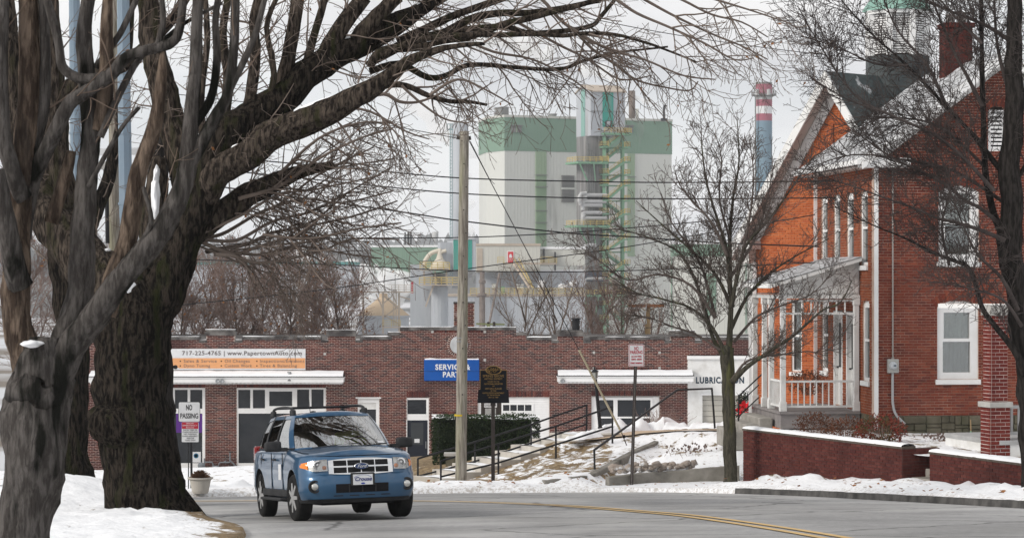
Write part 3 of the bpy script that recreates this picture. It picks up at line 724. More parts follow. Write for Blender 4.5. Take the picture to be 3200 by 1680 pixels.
# rocks laid along the top of the low wall
rr = random.Random(5)
for i in range(40):
    s = i/39; x = 1912 + s*255 + rr.uniform(-4, 4); q = P(x, 1474 - 22*s*rr.uniform(.6,1) - rr.uniform(0, 9)*(1 if i % 3 else 2.2), 57.7 + rr.uniform(0, .5))
    bm = bmesh.new(); bmesh.ops.create_icosphere(bm, subdivisions=2, radius=1)
    sz = rr.uniform(.06, .115); off = rr.uniform(0, 50)
    for v in bm.verts:
        v.co *= 1 + .45*mnoise.noise(v.co*1.3 + Vector((off,0,0)))
        v.co = Vector((v.co.x*sz*rr.uniform(1.15,1.25), v.co.y*sz, v.co.z*sz*.75))
    me = bpy.data.meshes.new('rock'); bm.to_mesh(me); bm.free()
    me.materials.append(M.setdefault('rock', pmat('rock', (.26,.21,.18), (.46,.41,.36), scale=5, rough=.95, bump=.5, bscale=14, c3=(.8,.81,.83), s3=2.5, lo3=.58, hi3=.64)))
    o = ob_mesh('rock', me); o.location = q; o.rotation_euler = (rr.uniform(-.4,.4), rr.uniform(-.4,.4), rr.uniform(0,6))
    tag(o, 'rough brown rock in the row along the low concrete wall', 'rock', 'rocks along the low concrete wall')

# concrete garden steps climbing to the right, seen from the side
gs = wthing('garden_steps', 'pale concrete garden steps climbing right between two black handrails', 'steps')
NS = 8
for k in range(NS):
    mb = MB(); u0 = SL*k/(NS-1) ; z1 = SB.z + .07 + (ST_.z-SB.z)*(k+.6)/(NS-.4)
    mb.fbox(fs, u0-.02, u0+SL/(NS-1)*(1.12 if k < NS-1 else 2.2), -1.5, 0, z1-.5, z1); bevel(build('step', mb, M['conc_light'], gs), .012)
    mb = MB(); rows = []
    for i in range(9):
        u = u0 + .12 + (SL/(NS-1)-.14)*i/8
        rows.append([fs.p(u, -nn, z1 + (.035*max(0, nz2d(u*4, nn*4, 1.0, 3)+.3) if 0 < a < 6 else -.02)) for a, nn in enumerate((.25,.3,.45,.7,.95,1.2,1.45))])
    mb.grid(rows, flip=False); build('snow', mb, M['snowcap'], gs, smooth=True)
# ------------------------------------------------------------------ the old brick garage
GD = 96.0; GS = F / GD
GF = Fr((0, GD, 0), 0.0)
gx = lambda x: (x - CX) / GS
gyz = lambda y: (HY - y) / GS
garage = wthing('garage_building', 'long dark brick garage with stepped parapet, white awnings and blue wall sign', 'building')
PROF = [(200,624,1060),(624,645,1068),(645,733,1046),(733,757,1068),(757,1004,1060),(1004,1024,1068),(1024,1110,1049),(1110,1130,1068),(1130,1217,1060),(1217,1249,1047),
        (1249,1613,1030),(1613,1645,1046),(1645,1724,1061),(1724,1742,1069),(1742,1823,1049),(1823,1846,1069),(1846,2077,1060),(2077,2095,1069),(2095,2172,1049),(2172,2192,1069),(2192,2520,1060)]
def gspan(z):
    iv = []
    for a, b, t in PROF:
        if gyz(t) > z:
            if iv and abs(iv[-1][1]-gx(a)) < 1e-6: iv[-1] = (iv[-1][0], gx(b))
            else: iv.append((gx(a), gx(b)))
    return iv
ops = []
def gop(x0, x1, y0, y1): ops.append((gx(x0), gx(x1), gyz(y1), gyz(y0)))
gop(372,641,1211,1477); gop(740,1018,1211,1477); gop(1118,1185,1242,1455); gop(1271,1340,1242,1470); gop(1353,1420,1297,1470)
gop(1493,1717,1239,1500); gop(1848,2061,1237,1500); gop(2149,2520,1110,1520)
gwall = brick_wall(garage, GF, gspan, gyz(1535), gyz(1029), ops, M['brick_g'], M['mortar_g'], focus=(gx(1270), gyz(1150)), thick=.3, j=.016)
# coping stones, each block on its own
copes = [(200,624,1051,1061,.05),(622,647,1061,1069,.03),(640,737,1029,1047,.09),(735,758,1061,1069,.03),(757,1004,1051,1061,.05),(1003,1026,1062,1069,.03),(1019,1112,1030,1050,.09),(1111,1134,1061,1069,.03),
         (1125,1224,1051,1061,.05),(1211,1250,1037,1048,.05),(1250,1440,1021,1031,.06),(1440,1614,1022,1031,.06),(1612,1646,1037,1047,.05),(1646,1724,1053,1062,.05),(1723,1746,1062,1070,.03),(1738,1827,1031,1050,.09),(1823,1847,1062,1070,.03),
         (1843,2079,1052,1061,.05),(2077,2098,1062,1070,.03),(2090,2175,1032,1050,.09),(2171,2194,1062,1070,.03),(2190,2520,1052,1061,.05)]
for (a, b, t, bo, ov) in copes:
    mb = MB(); a_, b_, zt, zb = gx(a), gx(b), gyz(t), gyz(bo)
    if bo - t > 15:
        mb.fbox(GF, a_, b_, -.42, ov, zb, zt-.09); mb.fbox(GF, a_+.05, b_-.05, -.38, ov-.03, zt-.09, zt)
    elif a == 1250:
        mb.prism([GF.p(a_, ov, zb), GF.p(b_, ov, zb+.0), GF.p(b_, ov, zt+.07), GF.p(b_-.35, ov, zt+.0), GF.p(a_, ov, zt)], (0, .45, 0))
    else: mb.fbox(GF, a_, b_, -.40, ov, zb+.001, zt)
    c = build('coping_stone', mb, M['coping'], garage)
    mb = MB(); rows = []; N = max(4, int((b_-a_)*5))
    for i in range(N+1):
        u = a_ + .02 + (b_-a_-.04)*i/N; hh = .022*max(0, .35+1.6*nz2d(u*1.7, a*.1, 1.0, 2.0))
        rows.append([GF.p(u, nn, zt + (hh*k if k else -.005)) for nn, k in ((ov-.03,0),(ov-.06,1),(-.15,1.3),(-.3,1),(-.36,0))])
    mb.grid(rows, flip=True); build('snow', mb, M['snowcap'], c, smooth=True)
# soldier courses over the openings
for (a, b, t, bo) in ((372,641,1199,1211),(740,1018,1199,1211),(1118,1185,1224,1241),(1271,1340,1222,1241),(1353,1425,1284,1296),(1493,1717,1220,1238),(1848,2061,1219,1236),(1348,1512,1031,1038),(1340,1500,1121.5,1125),(1861,2060,1146,1154)):
    if a == 1340: continue
    soldier(garage, GF, gx(a), gx(b), gyz(bo), gyz(t), M['brick_g'], M['mortar_g'])
# pale stone squares marking the brick panels
for (a, b) in ((1351,1036),(1515,1036),(1351,1124),(1515,1124),(1856,1101),(1856,1149),(2061,1101),(2061,1149),(1015,1105)):
    mb = MB(); mb.fbox(GF, gx(a-4), gx(a+4), -.02, .03, gyz(b+4), gyz(b-4)); build('stone_block', mb, M['limestone'], garage)
# body of the building behind the facade
mb = MB(); zr = gyz(1075)
mb.fbox(GF, gx(200), gx(2520), -16, -.31, zr-.2, zr); mb.fbox(GF, gx(200), gx(200)+.3, -16, -.31, -9, zr-.2); mb.fbox(GF, gx(2520)-.3, gx(2520), -16, -.31, -9, zr-.2); mb.fbox(GF, gx(200), gx(2520), -16.3, -16, -9, zr)
build('roof', mb, M['coping'], garage)
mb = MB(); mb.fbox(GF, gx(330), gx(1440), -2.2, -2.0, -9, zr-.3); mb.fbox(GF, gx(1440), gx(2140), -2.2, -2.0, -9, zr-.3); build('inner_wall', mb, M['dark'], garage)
# roundel with a ring of bricks
mb = MB(); cu, cz = gx(1434.5), gyz(1077)
mb.lathe(GF.p(cu, 0, cz), [(.36,-.04),(.36,-.05),(.30,-.058),(.0,-.066)], 32, 'y'); ro = build('roundel', mb, pmat('milk_glass', (.46,.47,.48), (.36,.37,.38), scale=3, rough=.4), garage, smooth=True)
mb = MB(); mb.lathe(GF.p(cu, 0, cz), [(.475,.02),(.475,-.018),(.36,-.018),(.36,.02)], 40, 'y'); build('ring', mb, M['mortar_g'], ro)
me = brick_mesh(.052, .02, .095, M['brick_g'])
for k in range(34):
    a = 2*math.pi*k/34; o = bpy.data.objects.new('brick', me); COL.objects.link(o); o.parent = ro
    o.location = GF.p(cu + .418*math.sin(a), .02, cz + .418*math.cos(a)); o.rotation_euler = (0, a, 0)
# shop windows
def G(x0, x1, y0, y1): return (gx(x0), gx(x1), gyz(y1), gyz(y0))
def gwin(x0, x1, y0, y1, cells, **k): return window(garage, GF, gx(x0), gx(x1), gyz(y1), gyz(y0), [G(*c) for c in cells], **k)
gwin(740,1018,1211,1460, [(744,782,1217,1275),(790,828,1217,1275),(841,913,1222,1268),(928,966,1216,1274),(973,1011,1216,1274),(745,1011,1291,1446)])
gwin(372,641,1211,1463, [(376,404,1217,1276),(410,440,1217,1276),(450,530,1222,1270),(546,586,1217,1276),(594,632,1217,1276),(376,632,1291,1446)])
gwin(1118,1185,1242,1455, [(1123,1175,1258,1277),(1123,1175,1278,1440)])
gwin(1271,1340,1242,1312, [(1273,1332,1248,1293)])
gwin(1353,1420,1297,1475, [(1358,1384,1304,1440),(1388,1414,1304,1440)], mfr=M['brownmetal'])
mb = MB(); mb.fbox(GF, gx(1349), gx(1424), .0, .03, gyz(1298), gyz(1293)); mb.fbox(GF, gx(1414), gx(1424), .0, .03, gyz(1475), gyz(1298.2)); build('door_trim', mb, M['white'], garage)
for (a, b) in ((372,641),(740,1018)):
    mb = MB(); mb.fbox(GF, gx(a)+.001, gx(b)-.001, -.2, .06, gyz(1477), gyz(1461)); build('sill', mb, M['concrete'], garage)
mb = MB(); mb.fbox(GF, gx(1112), gx(1191), .0, .06, gyz(1244), gyz(1240)); build('head_trim', mb, M['white'], garage)
mb = MB(); mb.fbox(GF, gx(1122), gx(1176), -.065, -.058, gyz(1277), gyz(1257)); build('blind', mb, M['white_old'], garage)
# black entrance door
mb = MB(); mb.fbox(GF, gx(1273), gx(1336), -.08, -.03, gyz(1472), gyz(1313))
dr = build('door', mb, pmat('navy_door', (.022,.026,.036), rough=.4), garage)
mb = MB(); mb.fbox(GF, gx(1284), gx(1323), -.031, -.022, gyz(1389), gyz(1320)); build('pane', mb, pmat('door_glass', (.05,.055,.06), rough=.08), dr)
mb = MB(); mb.fbox(GF, gx(1295), gx(1311), -.022, -.018, gyz(1382), gyz(1370)); build('notice', mb, M['signwhite'], dr)
mb = MB(); mb.bar(GF.p(gx(1331), .0, gyz(1400)), GF.p(gx(1331), .0, gyz(1378)), .03); build('handle', mb, M['lamp_metal'], dr)
for a, b in ((1336.5,1340),(1270,1272.5)):
    mb = MB(); mb.fbox(GF, gx(a), gx(b), -.08, .01, gyz(1472), gyz(1312)); build('door_trim', mb, M['white'], garage)
# white boarded bay with a strip of small panes
def boards(x0, x1, y0, y1, holes, step, n0, parent, mat):
    y = y1
    while y > y0:
        iv = [(x0, x1)]
        for (a, b, c, d) in holes:
            if c < y - step/2 < d:
                nv = []
                for p, q in iv:
                    if b <= p or a >= q: nv.append((p, q)); continue
                    if a > p: nv.append((p, a))
                    if b < q: nv.append((b, q))
                iv = nv
        for p, q in iv:
            if q-p < 1: continue
            mb = MB(); zt, zb = gyz(max(y-step, y0)), gyz(y)
            mb.hexa([GF.p(gx(p), n0+.028, zb), GF.p(gx(q), n0+.028, zb), GF.p(gx(q), n0-.02, zb), GF.p(gx(p), n0-.02, zb), GF.p(gx(p), n0+.008, zt), GF.p(gx(q), n0+.008, zt), GF.p(gx(q), n0-.02, zt), GF.p(gx(p), n0-.02, zt)])
            build('board', mb, mat, parent)
        y -= step
mb = MB(); mb.fbox(GF, gx(1493), gx(1717), -.14, -.10, gyz(1500), gyz(1239)); bay = build('boarded_bay', mb, M['white'], garage)
boards(1494, 1716, 1240, 1480, [(1568,1668,1260,1287)], 7.5, -.08, bay, M['white'])
w = gwin(1568,1668,1260,1287, [(1572,1592,1264,1283),(1594.5,1615,1264,1283),(1617.5,1638,1264,1283),(1640.5,1661,1264,1283)], rec=-.09, fdepth=.05)
# white boarded shop front on the right
mb = MB(); mb.fbox(GF, gx(1848), gx(2061), -.14, -.10, gyz(1500), gyz(1237)); bay = build('boarded_bay', mb, M['white'], garage)
boards(1849, 2060, 1238, 1480, [(1866,2040,1242,1352)], 7.5, -.08, bay, M['white'])
gwin(1866,2040,1242,1420, [(1873,1917,1249,1301),(1873,1917,1306,1400),(1930,2033,1249,1301),(1930,2033,1306,1400)], rec=-.09, fdepth=.06)
# lubrication bay painted white
lub = MB()
for a, b, c, d in ((2149,2195,1112,1530),(2195,2330,1112,1232),(2330,2520,1112,1530)): lub.fbox(GF, gx(a), gx(b), -.3, .02, gyz(d), gyz(c))
lb = build('painted_bay', lub, M['white_old'], garage)
mb = MB(); mb.fbox(GF, gx(2147), gx(2520), -.1, .10, gyz(1121), gyz(1111)); build('cornice', mb, M['white'], lb)
for k in range(6):
    mb = MB(); y0 = 1233 + k*17; mb.fbox(GF, gx(2195.5), gx(2329.5), -.16, -.10, gyz(y0+16.2), gyz(y0)); bevel(build('door_panel', mb, pmat('beige_door', (.47,.45,.40), (.40,.385,.35), scale=2, rough=.6), lb), .015)
mb = MB(); mb.fbox(GF, gx(2190), gx(2335), .0, .05, gyz(1234), gyz(1228)); build('lintel_trim', mb, M['white'], lb)
text('lettering', 'LUBRICATION', .345, GF.p(gx(2174), .028, gyz(1188)), GF.U, GF.N, M['navy'], lb, align='LEFT', sx=.78, spacing=1.16, bold=.012)
# snow-topped awnings
def awning(x0, x1, yt, ys_, yb, seed):
    mb = MB(); a, b = gx(x0), gx(x1); zt, zm, zb = gyz(yt), gyz(ys_), gyz(yb)
    mb.fbox(GF, a, b, .0, .70, zb+.07, zm-.01); mb.fbox(GF, a+.05, b-.05, .001, .62, zb, zb+.07)
    mb.fbox(GF, a-.03, b+.03, .0, .74, zm-.045, zm-.002)
    aw = build('awning', mb, M['white'], garage)
    mb = MB(); mb.hexa([GF.p(a-.03,.76,zm), GF.p(b+.03,.76,zm), GF.p(b+.03,.0,zm), GF.p(a-.03,.0,zm), GF.p(a-.03,.76,zm+.02), GF.p(b+.03,.76,zm+.02), GF.p(b-.1,.0,zt), GF.p(a+.1,.0,zt)]); build('awning_roof', mb, M['black'], aw)
    rows = []; N = int((b-a)*5)
    for i in range(N+1):
        u = a + .02 + (b-a-.04)*i/N; row = []
        for k in range(7):
            t = k/6; nn = .74*(1-t)+.06*t + (.012*nz2d(u*6, seed, 1, 1) if k == 0 else 0); zz = zm+.02 + (zt-zm-.02)*t*.93
            row.append(GF.p(u, nn, zz + (.012 if k == 0 else .05 if k < 6 else .0)*(1+.5*nz2d(u*2, k, 1.0, seed))))
        rows.append(row)
    mb = MB(); mb.grid(rows, flip=True); build('snow', mb, M['snowcap'], aw, smooth=True)
    for i in range(int((b-a)/.16)):
        mb = MB(); u = a + .1 + i*.16; mb.fbox(GF, u, u+.08, .60, .632, zb+.01, zb+.068); build('dentil', mb, M['white_old'], aw) if i % 1 == 0 and i < 60 else None
    return aw
aw1 = awning(286, 1077, 1157, 1175, 1197, 3); aw2 = awning(1741, 2163, 1154, 1172, 1195, 8)
# banner over the left awning
ban = wthing('banner', 'white and orange vinyl banner with phone number and web address', 'banner')
mb = MB(); mb.fbox(GF, gx(350), gx(955), .03, .045, gyz(1155), gyz(1089)); build('sheet', mb, M['signwhite'], ban)
mb = MB(); mb.fbox(GF, gx(560), gx(954), .046, .049, gyz(1150), gyz(1118)); build('orange_field', mb, M['banner_orange'], ban)
mb = MB(); mb.prism([GF.p(gx(531),.046,gyz(1118)), GF.p(gx(531),.046,gyz(1135)), GF.p(gx(562),.046,gyz(1150)), GF.p(gx(562),.046,gyz(1118))], (0,-.003,0)); build('orange_field', mb, M['banner_orange'], ban)
def gtext(s, xl, y, h, mat, par, n=.053, wpx=None, align='LEFT', bold=.0, spacing=1.1, sx=1.0):
    o = text('lettering', s, h, GF.p(gx(xl), n, gyz(y)), GF.U, GF.N, mat, par, align=align, bold=bold, spacing=spacing, sx=sx)
    if wpx:
        xs_ = [v.co.x for v in o.data.vertices]; w0 = max(xs_)-min(xs_); k = wpx/GS/w0
        x0 = gx(xl) if align == 'LEFT' else gx(xl)
        for v in o.data.vertices: v.co.x = x0 + (v.co.x-x0)*k
    return o
gtext('717-225-4765 | www.PapertownAuto.com', 569, 1103, .235, M['greyink'], ban, wpx=374, bold=.003)
for (xc, xt, w_, s1, s2, w2) in ((564,574,103,'Sales & Service','Dyno Tuning',82),(692,702,78,'Oil Changes','Custom Work',85),(803,812,138,'Inspections/Emisions','Tires & Balancing',116)):
    for yy, ss, ww in ((1127.5,s1,w_),(1142,s2,w2)):
        gtext(ss, xt, yy, .17, M['greyink'], ban, wpx=ww)
        mb = MB(); mb.lathe(GF.p(gx(xc), 0, gyz(yy)), [(.028,-.046),(.028,-.052)], 10, 'y'); build('bullet', mb, M['ink'], ban)
mb = MB(); mb.lathe(GF.p(gx(549), 0, gyz(1146)), [(.085,-.05),(.085,-.056)], 16, 'y'); mb.fbox(GF, gx(528), gx(546), .05, .056, gyz(1150), gyz(1141)); build('emblem', mb, M['ink'], ban)
# blue sign box
bs = wthing('blue_sign', 'blue box sign lettered service and parts on the brick gable', 'sign')
mb = MB(); mb.fbox(GF, gx(1326), gx(1498), .02, .32, gyz(1188), gyz(1122)); bevel(build('box', mb, M['signblue'], bs), .02)
mb = MB(); mb.fbox(GF, gx(1328), gx(1496), .325, .329, gyz(1158.5), gyz(1157.8)); build('seam', mb, M['navy'], bs)
gtext('SERVICE &', 1361, 1146, .30, M['signwhite'], bs, n=.326, wpx=109, bold=.010)
gtext('PARTS', 1384, 1169, .30, M['signwhite'], bs, n=.326, wpx=62, bold=.010)
mb = MB(); rows = []
for i in range(30):
    u = gx(1328) + (gx(1496)-gx(1328))*i/29; hh = .03 + .03*nz2d(u*2, 3, 1, 1); rows.append([GF.p(u, .30, gyz(1122)), GF.p(u, .27, gyz(1122)+hh), GF.p(u, .15, gyz(1122)+hh*1.2), GF.p(u, .05, gyz(1122)+hh*.8), GF.p(u, .03, gyz(1122))])
mb.grid(rows, flip=True); build('snow', mb, M['snowcap'], bs, smooth=True)
# lamps on the wall
lm = wthing('barn_lamp', 'zinc dome lamp standing on the left awning', 'lamp')
c = GF.p(gx(909), .55, gyz(1176)); mb = MB(); mb.lathe(c, [(.03,.22),(.07,.20),(.07,.10),(.12,.06),(.17,-.14),(.15,-.14),(.0,-.10)], 20); build('shade', mb, M['lamp_metal'], lm, smooth=True)
mb = MB(); mb.tube([c+Vector((0,0,.2)), c+Vector((-.1,.2,.2)), c+Vector((-.2,.5,.12))], .02, 6); build('arm', mb, M['lamp_metal'], lm)
for i, (x, y, n_, lab) in enumerate(((695,1187,.76,'pair of small floodlights on the left awning fascia'),(1757,1186,.80,'round grey floodlight at left end of the right awning'))):
    lm = wthing('floodlight', lab, 'lamp'); c = GF.p(gx(x), n_, gyz(y))
    for dx in ((-.09, .09) if i == 0 else (0,)):
        mb = MB(); mb.lathe(c+Vector((dx,0,0)), [(.035,.08),(.06,-.02),(.09,-.10),(.075,-.10),(.0,-.07)], 14, 'y'); build('lamp_head', mb, M['lamp_metal'], lm, smooth=True)
    mb = MB(); mb.bar(c+Vector((-.1,.06,0)), c+Vector((.1,.06,0)), .04); build('bracket', mb, M['lamp_metal'], lm)
# posters in the left window, gas meter, pipes
po = wthing('poster', 'purple poster in the left shop window behind the road sign', 'poster'); mb = MB(); mb.fbox(GF, gx(550), gx(631), -.065, -.06, gyz(1351), gyz(1291)); build('sheet', mb, pmat('purple_print', (.10,.03,.22), rough=.4), po)
po = wthing('poster', 'small white notice with blue ring low in the left shop window', 'poster'); mb = MB(); mb.fbox(GF, gx(601), gx(627), -.06, -.055, gyz(1444), gyz(1411)); build('sheet', mb, M['signwhite'], po)
mb = MB(); mb.lathe(GF.p(gx(612),.0,gyz(1423)), [(.10,.053),(.10,.049),(.065,.049),(.065,.053)], 20, 'y'); build('ring', mb, pmat('teal_ink', (.03,.16,.28), rough=.5), po)
gm = wthing('gas_meter', 'grey gas meter with pipework between the shop windows', 'gas meter')
mb = MB(); mb.fbox(GF, gx(665), gx(686), .06, .30, gyz(1478), gyz(1453)); bevel(build('body', mb, pmat('meter_grey', (.20,.22,.25), (.26,.28,.3), scale=4, rough=.5), gm), .04, 3)
mb = MB(); mb.lathe(GF.p(gx(676),.0,gyz(1460)), [(.07,-.30),(.07,-.32),(.0,-.32)], 16, 'y'); build('dial', mb, M['signwhite'], gm)
mb = MB()
for pl in ([(640,1442),(664,1442),(668,1452)],[(684,1452),(688,1443),(716,1443),(724,1440),(768,1486)],[(640,1430),(640,1480)],[(720,1412),(720,1440)],[(700,1443),(708,1438)]): mb.tube([GF.p(gx(a), .12, gyz(b)) for a, b in pl], .028, 8)
mb.lathe(GF.p(gx(630),0,gyz(1453)), [(.14,-.10),(.14,-.14),(.05,-.18)], 14, 'y'); build('pipe', mb, pmat('pipe_grey', (.19,.21,.23), rough=.6), gm)
# flue, brick chimney and mast behind the parapet
fl = wthing('flue', 'black metal flue with slotted cap above the garage parapet', 'flue')
c = GF.p(gx(1801), -.6, gyz(1035)); mb = MB(); mb.lathe(c, [(.15,-.4),(.15,.30),(.17,.30),(.17,.33),(.15,.33),(.15,.38),(.18,.38),(.18,.42),(.15,.42),(.15,.47),(.20,.47),(.20,.53),(.0,.53)], 18); build('pipe', mb, M['black'], fl)
ch = wthing('brick_chimney', 'weathered brick chimney behind the parapet, partly hidden by the utility pole', 'chimney')
CD = 104.0; cf = Fr((0, CD, 0), 0); cx_ = lambda x: (x-CX)/F*CD; cz_ = lambda y: (HY-y)/F*CD
brick_wall(ch, cf, lambda z: [(cx_(1418), cx_(1482))], cz_(1075), cz_(948), [], brick_mat('old_chimney_brick', [(.16,.05,.04),(.10,.035,.03),(.21,.075,.055),(.05,.03,.03)], .3, [((.42,.37,.34),2.0,.58,.66,.8)]), M['mortar_g'], bh=.085, bl=.24, j=.016, n_ind=160, focus=(cx_(1460), cz_(980)), thick=.85, name='stack')
mb = MB(); mb.fbox(cf, cx_(1417), cx_(1483), -.87, .02, cz_(948), cz_(943)); build('cap', mb, M['coping'], ch)
# ------------------------------------------------------------------ brick house on the right and the gabled building behind
def fpx(fr, x):
    k = (x-CX)/F; return (k*fr.O.y - fr.O.x)/(fr.U.x - k*fr.U.y)
def fpz(fr, u, y): return (HY-y)/F*(fr.O.y + fr.U.y*u)
HA = math.radians(5.9)
HF = Fr((8.80, 58.0, 0), HA)
house = wthing('brick_house', 'red brick house with white trimmed arched windows and snowy roof', 'house')
hx = lambda x: fpx(HF, x)
hz = lambda y: (HY-y)/F*58.2
HW = 6.3; HD = 6.13; ZB = -3.62; EAVE = 2.92
pk = HW/2; slope = .74; PEAKZ = EAVE + pk*slope
def hspan(z):
    if z < EAVE: return [(0, HW)]
    d = (z-EAVE)/slope; return [(d, HW-d)] if HW-2*d > .1 else []
wl_l = (hx(2929), hx(3057), hz(1185), hz(938), .16); wl_u = (hx(2933), hx(3059), hz(818), hz(580), .16)
att = (hx(3088), hx(3142), hz(474), hz(330), .14)
brick_wall(house, HF, hspan, ZB+.19, PEAKZ, [wl_l, wl_u, att], M['brick_h'], M['mortar_h'], focus=(1.1, -1.6), thick=.25, j=.013, name='wall')
# stone foundation, each stone on its own
fd = MB(); fd.fbox(HF, 0, HW, -.25, .0, ZB-.5, ZB+.189); fo = build('foundation', fd, M['stone'], house)
rr = random.Random(4); u = 0.02
while u < HW-.3:
    w_ = rr.uniform(.28, .62); zs_ = [ZB-.30, ZB-.30+rr.uniform(.12,.2), ZB-.02+rr.uniform(-.05,.05), ZB+.185]
    for za, zb_ in zip(zs_, zs_[1:]):
        k_ = rr.uniform(.4,.6)*w_ if rr.random() < .4 else w_
        for (a_, b_) in ((u, u+k_), (u+k_, u+w_)):
            if b_-a_ > .02:
                mb = MB(); mb.fbox(HF, a_+.006, min(HW, b_-.006), -.02, .03+rr.uniform(0,.035), za+.006, zb_-.006); bevel(build('stone', mb, M['stone'], fo), .02, 2)
    u += w_
def arch_bricks(parent, fr, op, mat, mort, h=.23):
    a, b, c, d, rise = op; m_ = (a+b)/2; hw = (b-a)/2; R = (hw*hw + rise*rise)/(2*rise); cz0 = d - R; th = math.asin(min(1, hw/R))*1.08
    N = max(9, int(2*th*(R+h/2)/.085)); par = MB(); rows = []
    for i in range(25):
        t = -th + 2*th*i/24; rows.append([fr.p(m_+r*math.sin(t), .004, cz0+r*math.cos(t)) for r in (R, R+h)])
    par.grid(rows); ar = build('arch', par, mort, parent)
    me = brick_mesh(.066, .02, h-.012, mat)
    for i in range(N):
        t = -th + 2*th*(i+.5)/N; o = bpy.data.objects.new('brick', me); COL.objects.link(o); o.parent = ar
        q = fr.p(m_+(R+h/2)*math.sin(t), .012, cz0+(R+h/2)*math.cos(t)); o.location = q; o.rotation_euler = (Matrix.Rotation(fr.ang, 3, "Z") @ Matrix.Rotation(t, 3, "Y")).to_euler()
for op in (wl_l, wl_u, att): arch_bricks(house, HF, op, M['brick_h'], M['mortar_h'])
curtain = pmat('net_curtain', (.50,.52,.48), (.34,.36,.33), scale=2.2, rough=.9, stretch=(5,5,1), lo=.4, hi=.7)
curtain2 = pmat('dim_curtain', (.23,.25,.24), (.15,.165,.16), scale=2.2, rough=.9, stretch=(4,4,1), lo=.4, hi=.7)
def sash(op, cells, cur, parent=house, fr=HF, sill=True):
    a, b, c, d = op[:4]
    w = window(parent, fr, a+.001, b-.001, c, d-(op[4] if len(op) > 4 else 0)*.75, cells, rec=-.12, fdepth=.09, mpane=M['glass'])
    if len(op) > 4:
        rows = []; m_ = (a+b)/2; hw = (b-a)/2
        for i in range(17):
            t = -1+2*i/16; rows.append([fr.p(m_+hw*t, -.05, d-op[4]*.76), fr.p(m_+hw*t, -.05, d-op[4]*.76+op[4]*.76*math.sqrt(max(0,1-t*t)))])
        mb = MB(); mb.grid(rows); build('arch_panel', mb, M['white'], w)
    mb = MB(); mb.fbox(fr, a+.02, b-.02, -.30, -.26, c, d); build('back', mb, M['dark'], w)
    for i, q in enumerate(cells):
        rows = []
        for k in range(25):
            uu = q[0]-.02 + (q[1]-q[0]+.04)*k/24; fold = -.20 + .018*math.sin(k*1.7) + .01*math.sin(k*.6)
            rows.append([fr.p(uu, fold, q[2]), fr.p(uu, fold+.004, q[3])])
        if cur[i] is not None:
            mb = MB(); mb.grid(rows); build('curtain', mb, cur[i], w, smooth=True)
    if sill:
        mb = MB(); mb.fbox(fr, a-.05, b+.05, -.1, .07, c-.12, c-.001); bevel(build('sill', mb, M['white'], w), .01)
    return w
sash(wl_l, [(hx(2950),hx(3031),hz(1057),hz(976)),(hx(2947),hx(3033),hz(1163),hz(1067))], [curtain, curtain2])
sash(wl_u, [(hx(2955),hx(3033),hz(692),hz(604)),(hx(2955),hx(3033),hz(794),hz(700))], [curtain, curtain2])
# attic louvre
aw = window(house, HF, att[0], att[1], att[2], att[3]-.1, [(att[0]+.07, att[1]-.07, att[2]+.06, att[3]-.16)], rec=-.10, fdepth=.08, mpane=M['dark'], name='louvre')
for k in range(9):
    z = att[2]+.1 + k*.1; mb = MB(); mb.bar(HF.p((att[0]+.07), -.05, z), HF.p((att[1]-.07), -.05, z), .04, .06); build('slat', mb, M['white'], aw)
# side wall facing the street below, with its narrow windows and doors
SF = Fr(HF.p(0, -HD, 0), HA - math.pi/2)
SF.O = HF.p(0.0, -HD, 0)
sx_ = lambda x: fpx(SF, x)
def szz(u, y): return fpz(SF, u, y)
sops = []
for k, c in enumerate((.95, 2.35, 3.75, 5.15)):
    sops.append((c-.36, c+.36, .22, 2.08, .12))
sops += [(1.0-.36, 1.0+.36, -2.55, -.65, .12), (5.35-.34, 5.35+.34, -2.62, -.62, .12), (2.0, 2.95, -3.39, -.95), (3.35, 4.3, -3.39, -.95)]
brick_wall(house, SF, lambda z: [(0, HD-.252)], ZB+.19, EAVE, sops, M['brick_s'], M['mortar_h'], focus=(5.4, -1.0), thick=.25, n_ind=60, name='side_wall')
mb = MB(); mb.fbox(SF, 0, HD-.252, -.25, .0, ZB-.5, ZB+.189); build('foundation', mb, M['stone'], house)
for k, op in enumerate(sops):
    a, b, c, d = op[:4]
    if k < 6: sash(op, [(a+.09, b-.09, c+.08, (c+d)/2-.03), (a+.09, b-.09, (c+d)/2+.03, d-.2)], [curtain2, curtain], fr=SF)
    else:
        mb = MB(); mb.fbox(SF, a+.001, a+.09, -.15, .02, c, d); mb.fbox(SF, b-.09, b-.001, -.15, .02, c, d); mb.fbox(SF, a+.09, b-.09, -.15, .02, d-.09, d-.001)
        dw = build('door_frame', mb, M['white'], house)
        mb = MB(); mb.fbox(SF, a+.09, b-.09, -.12, -.08, c, d-.091); dd_ = build('door', mb, M['white_old'], house)
        mb = MB(); mb.fbox(SF, a+.2, b-.2, -.079, -.07, c+1.0, d-.3); build('pane', mb, M['pane'], dd_)
        mb = MB(); mb.lathe(SF.p(a+.16, -.05, c+1.0), [(.03,-.02),(.03,.02)], 10); build('handle', mb, M['black'], dd_)
# rear and right walls so the house is whole
mb = MB(); mb.fbox(HF, 0.0, HW, -HD-.25, -HD-.01, ZB-.5, EAVE); mb.fbox(HF, HW-.25, HW, -HD, -.26, ZB-.5, EAVE); build('rear_wall', mb, M['brick_h'], house)
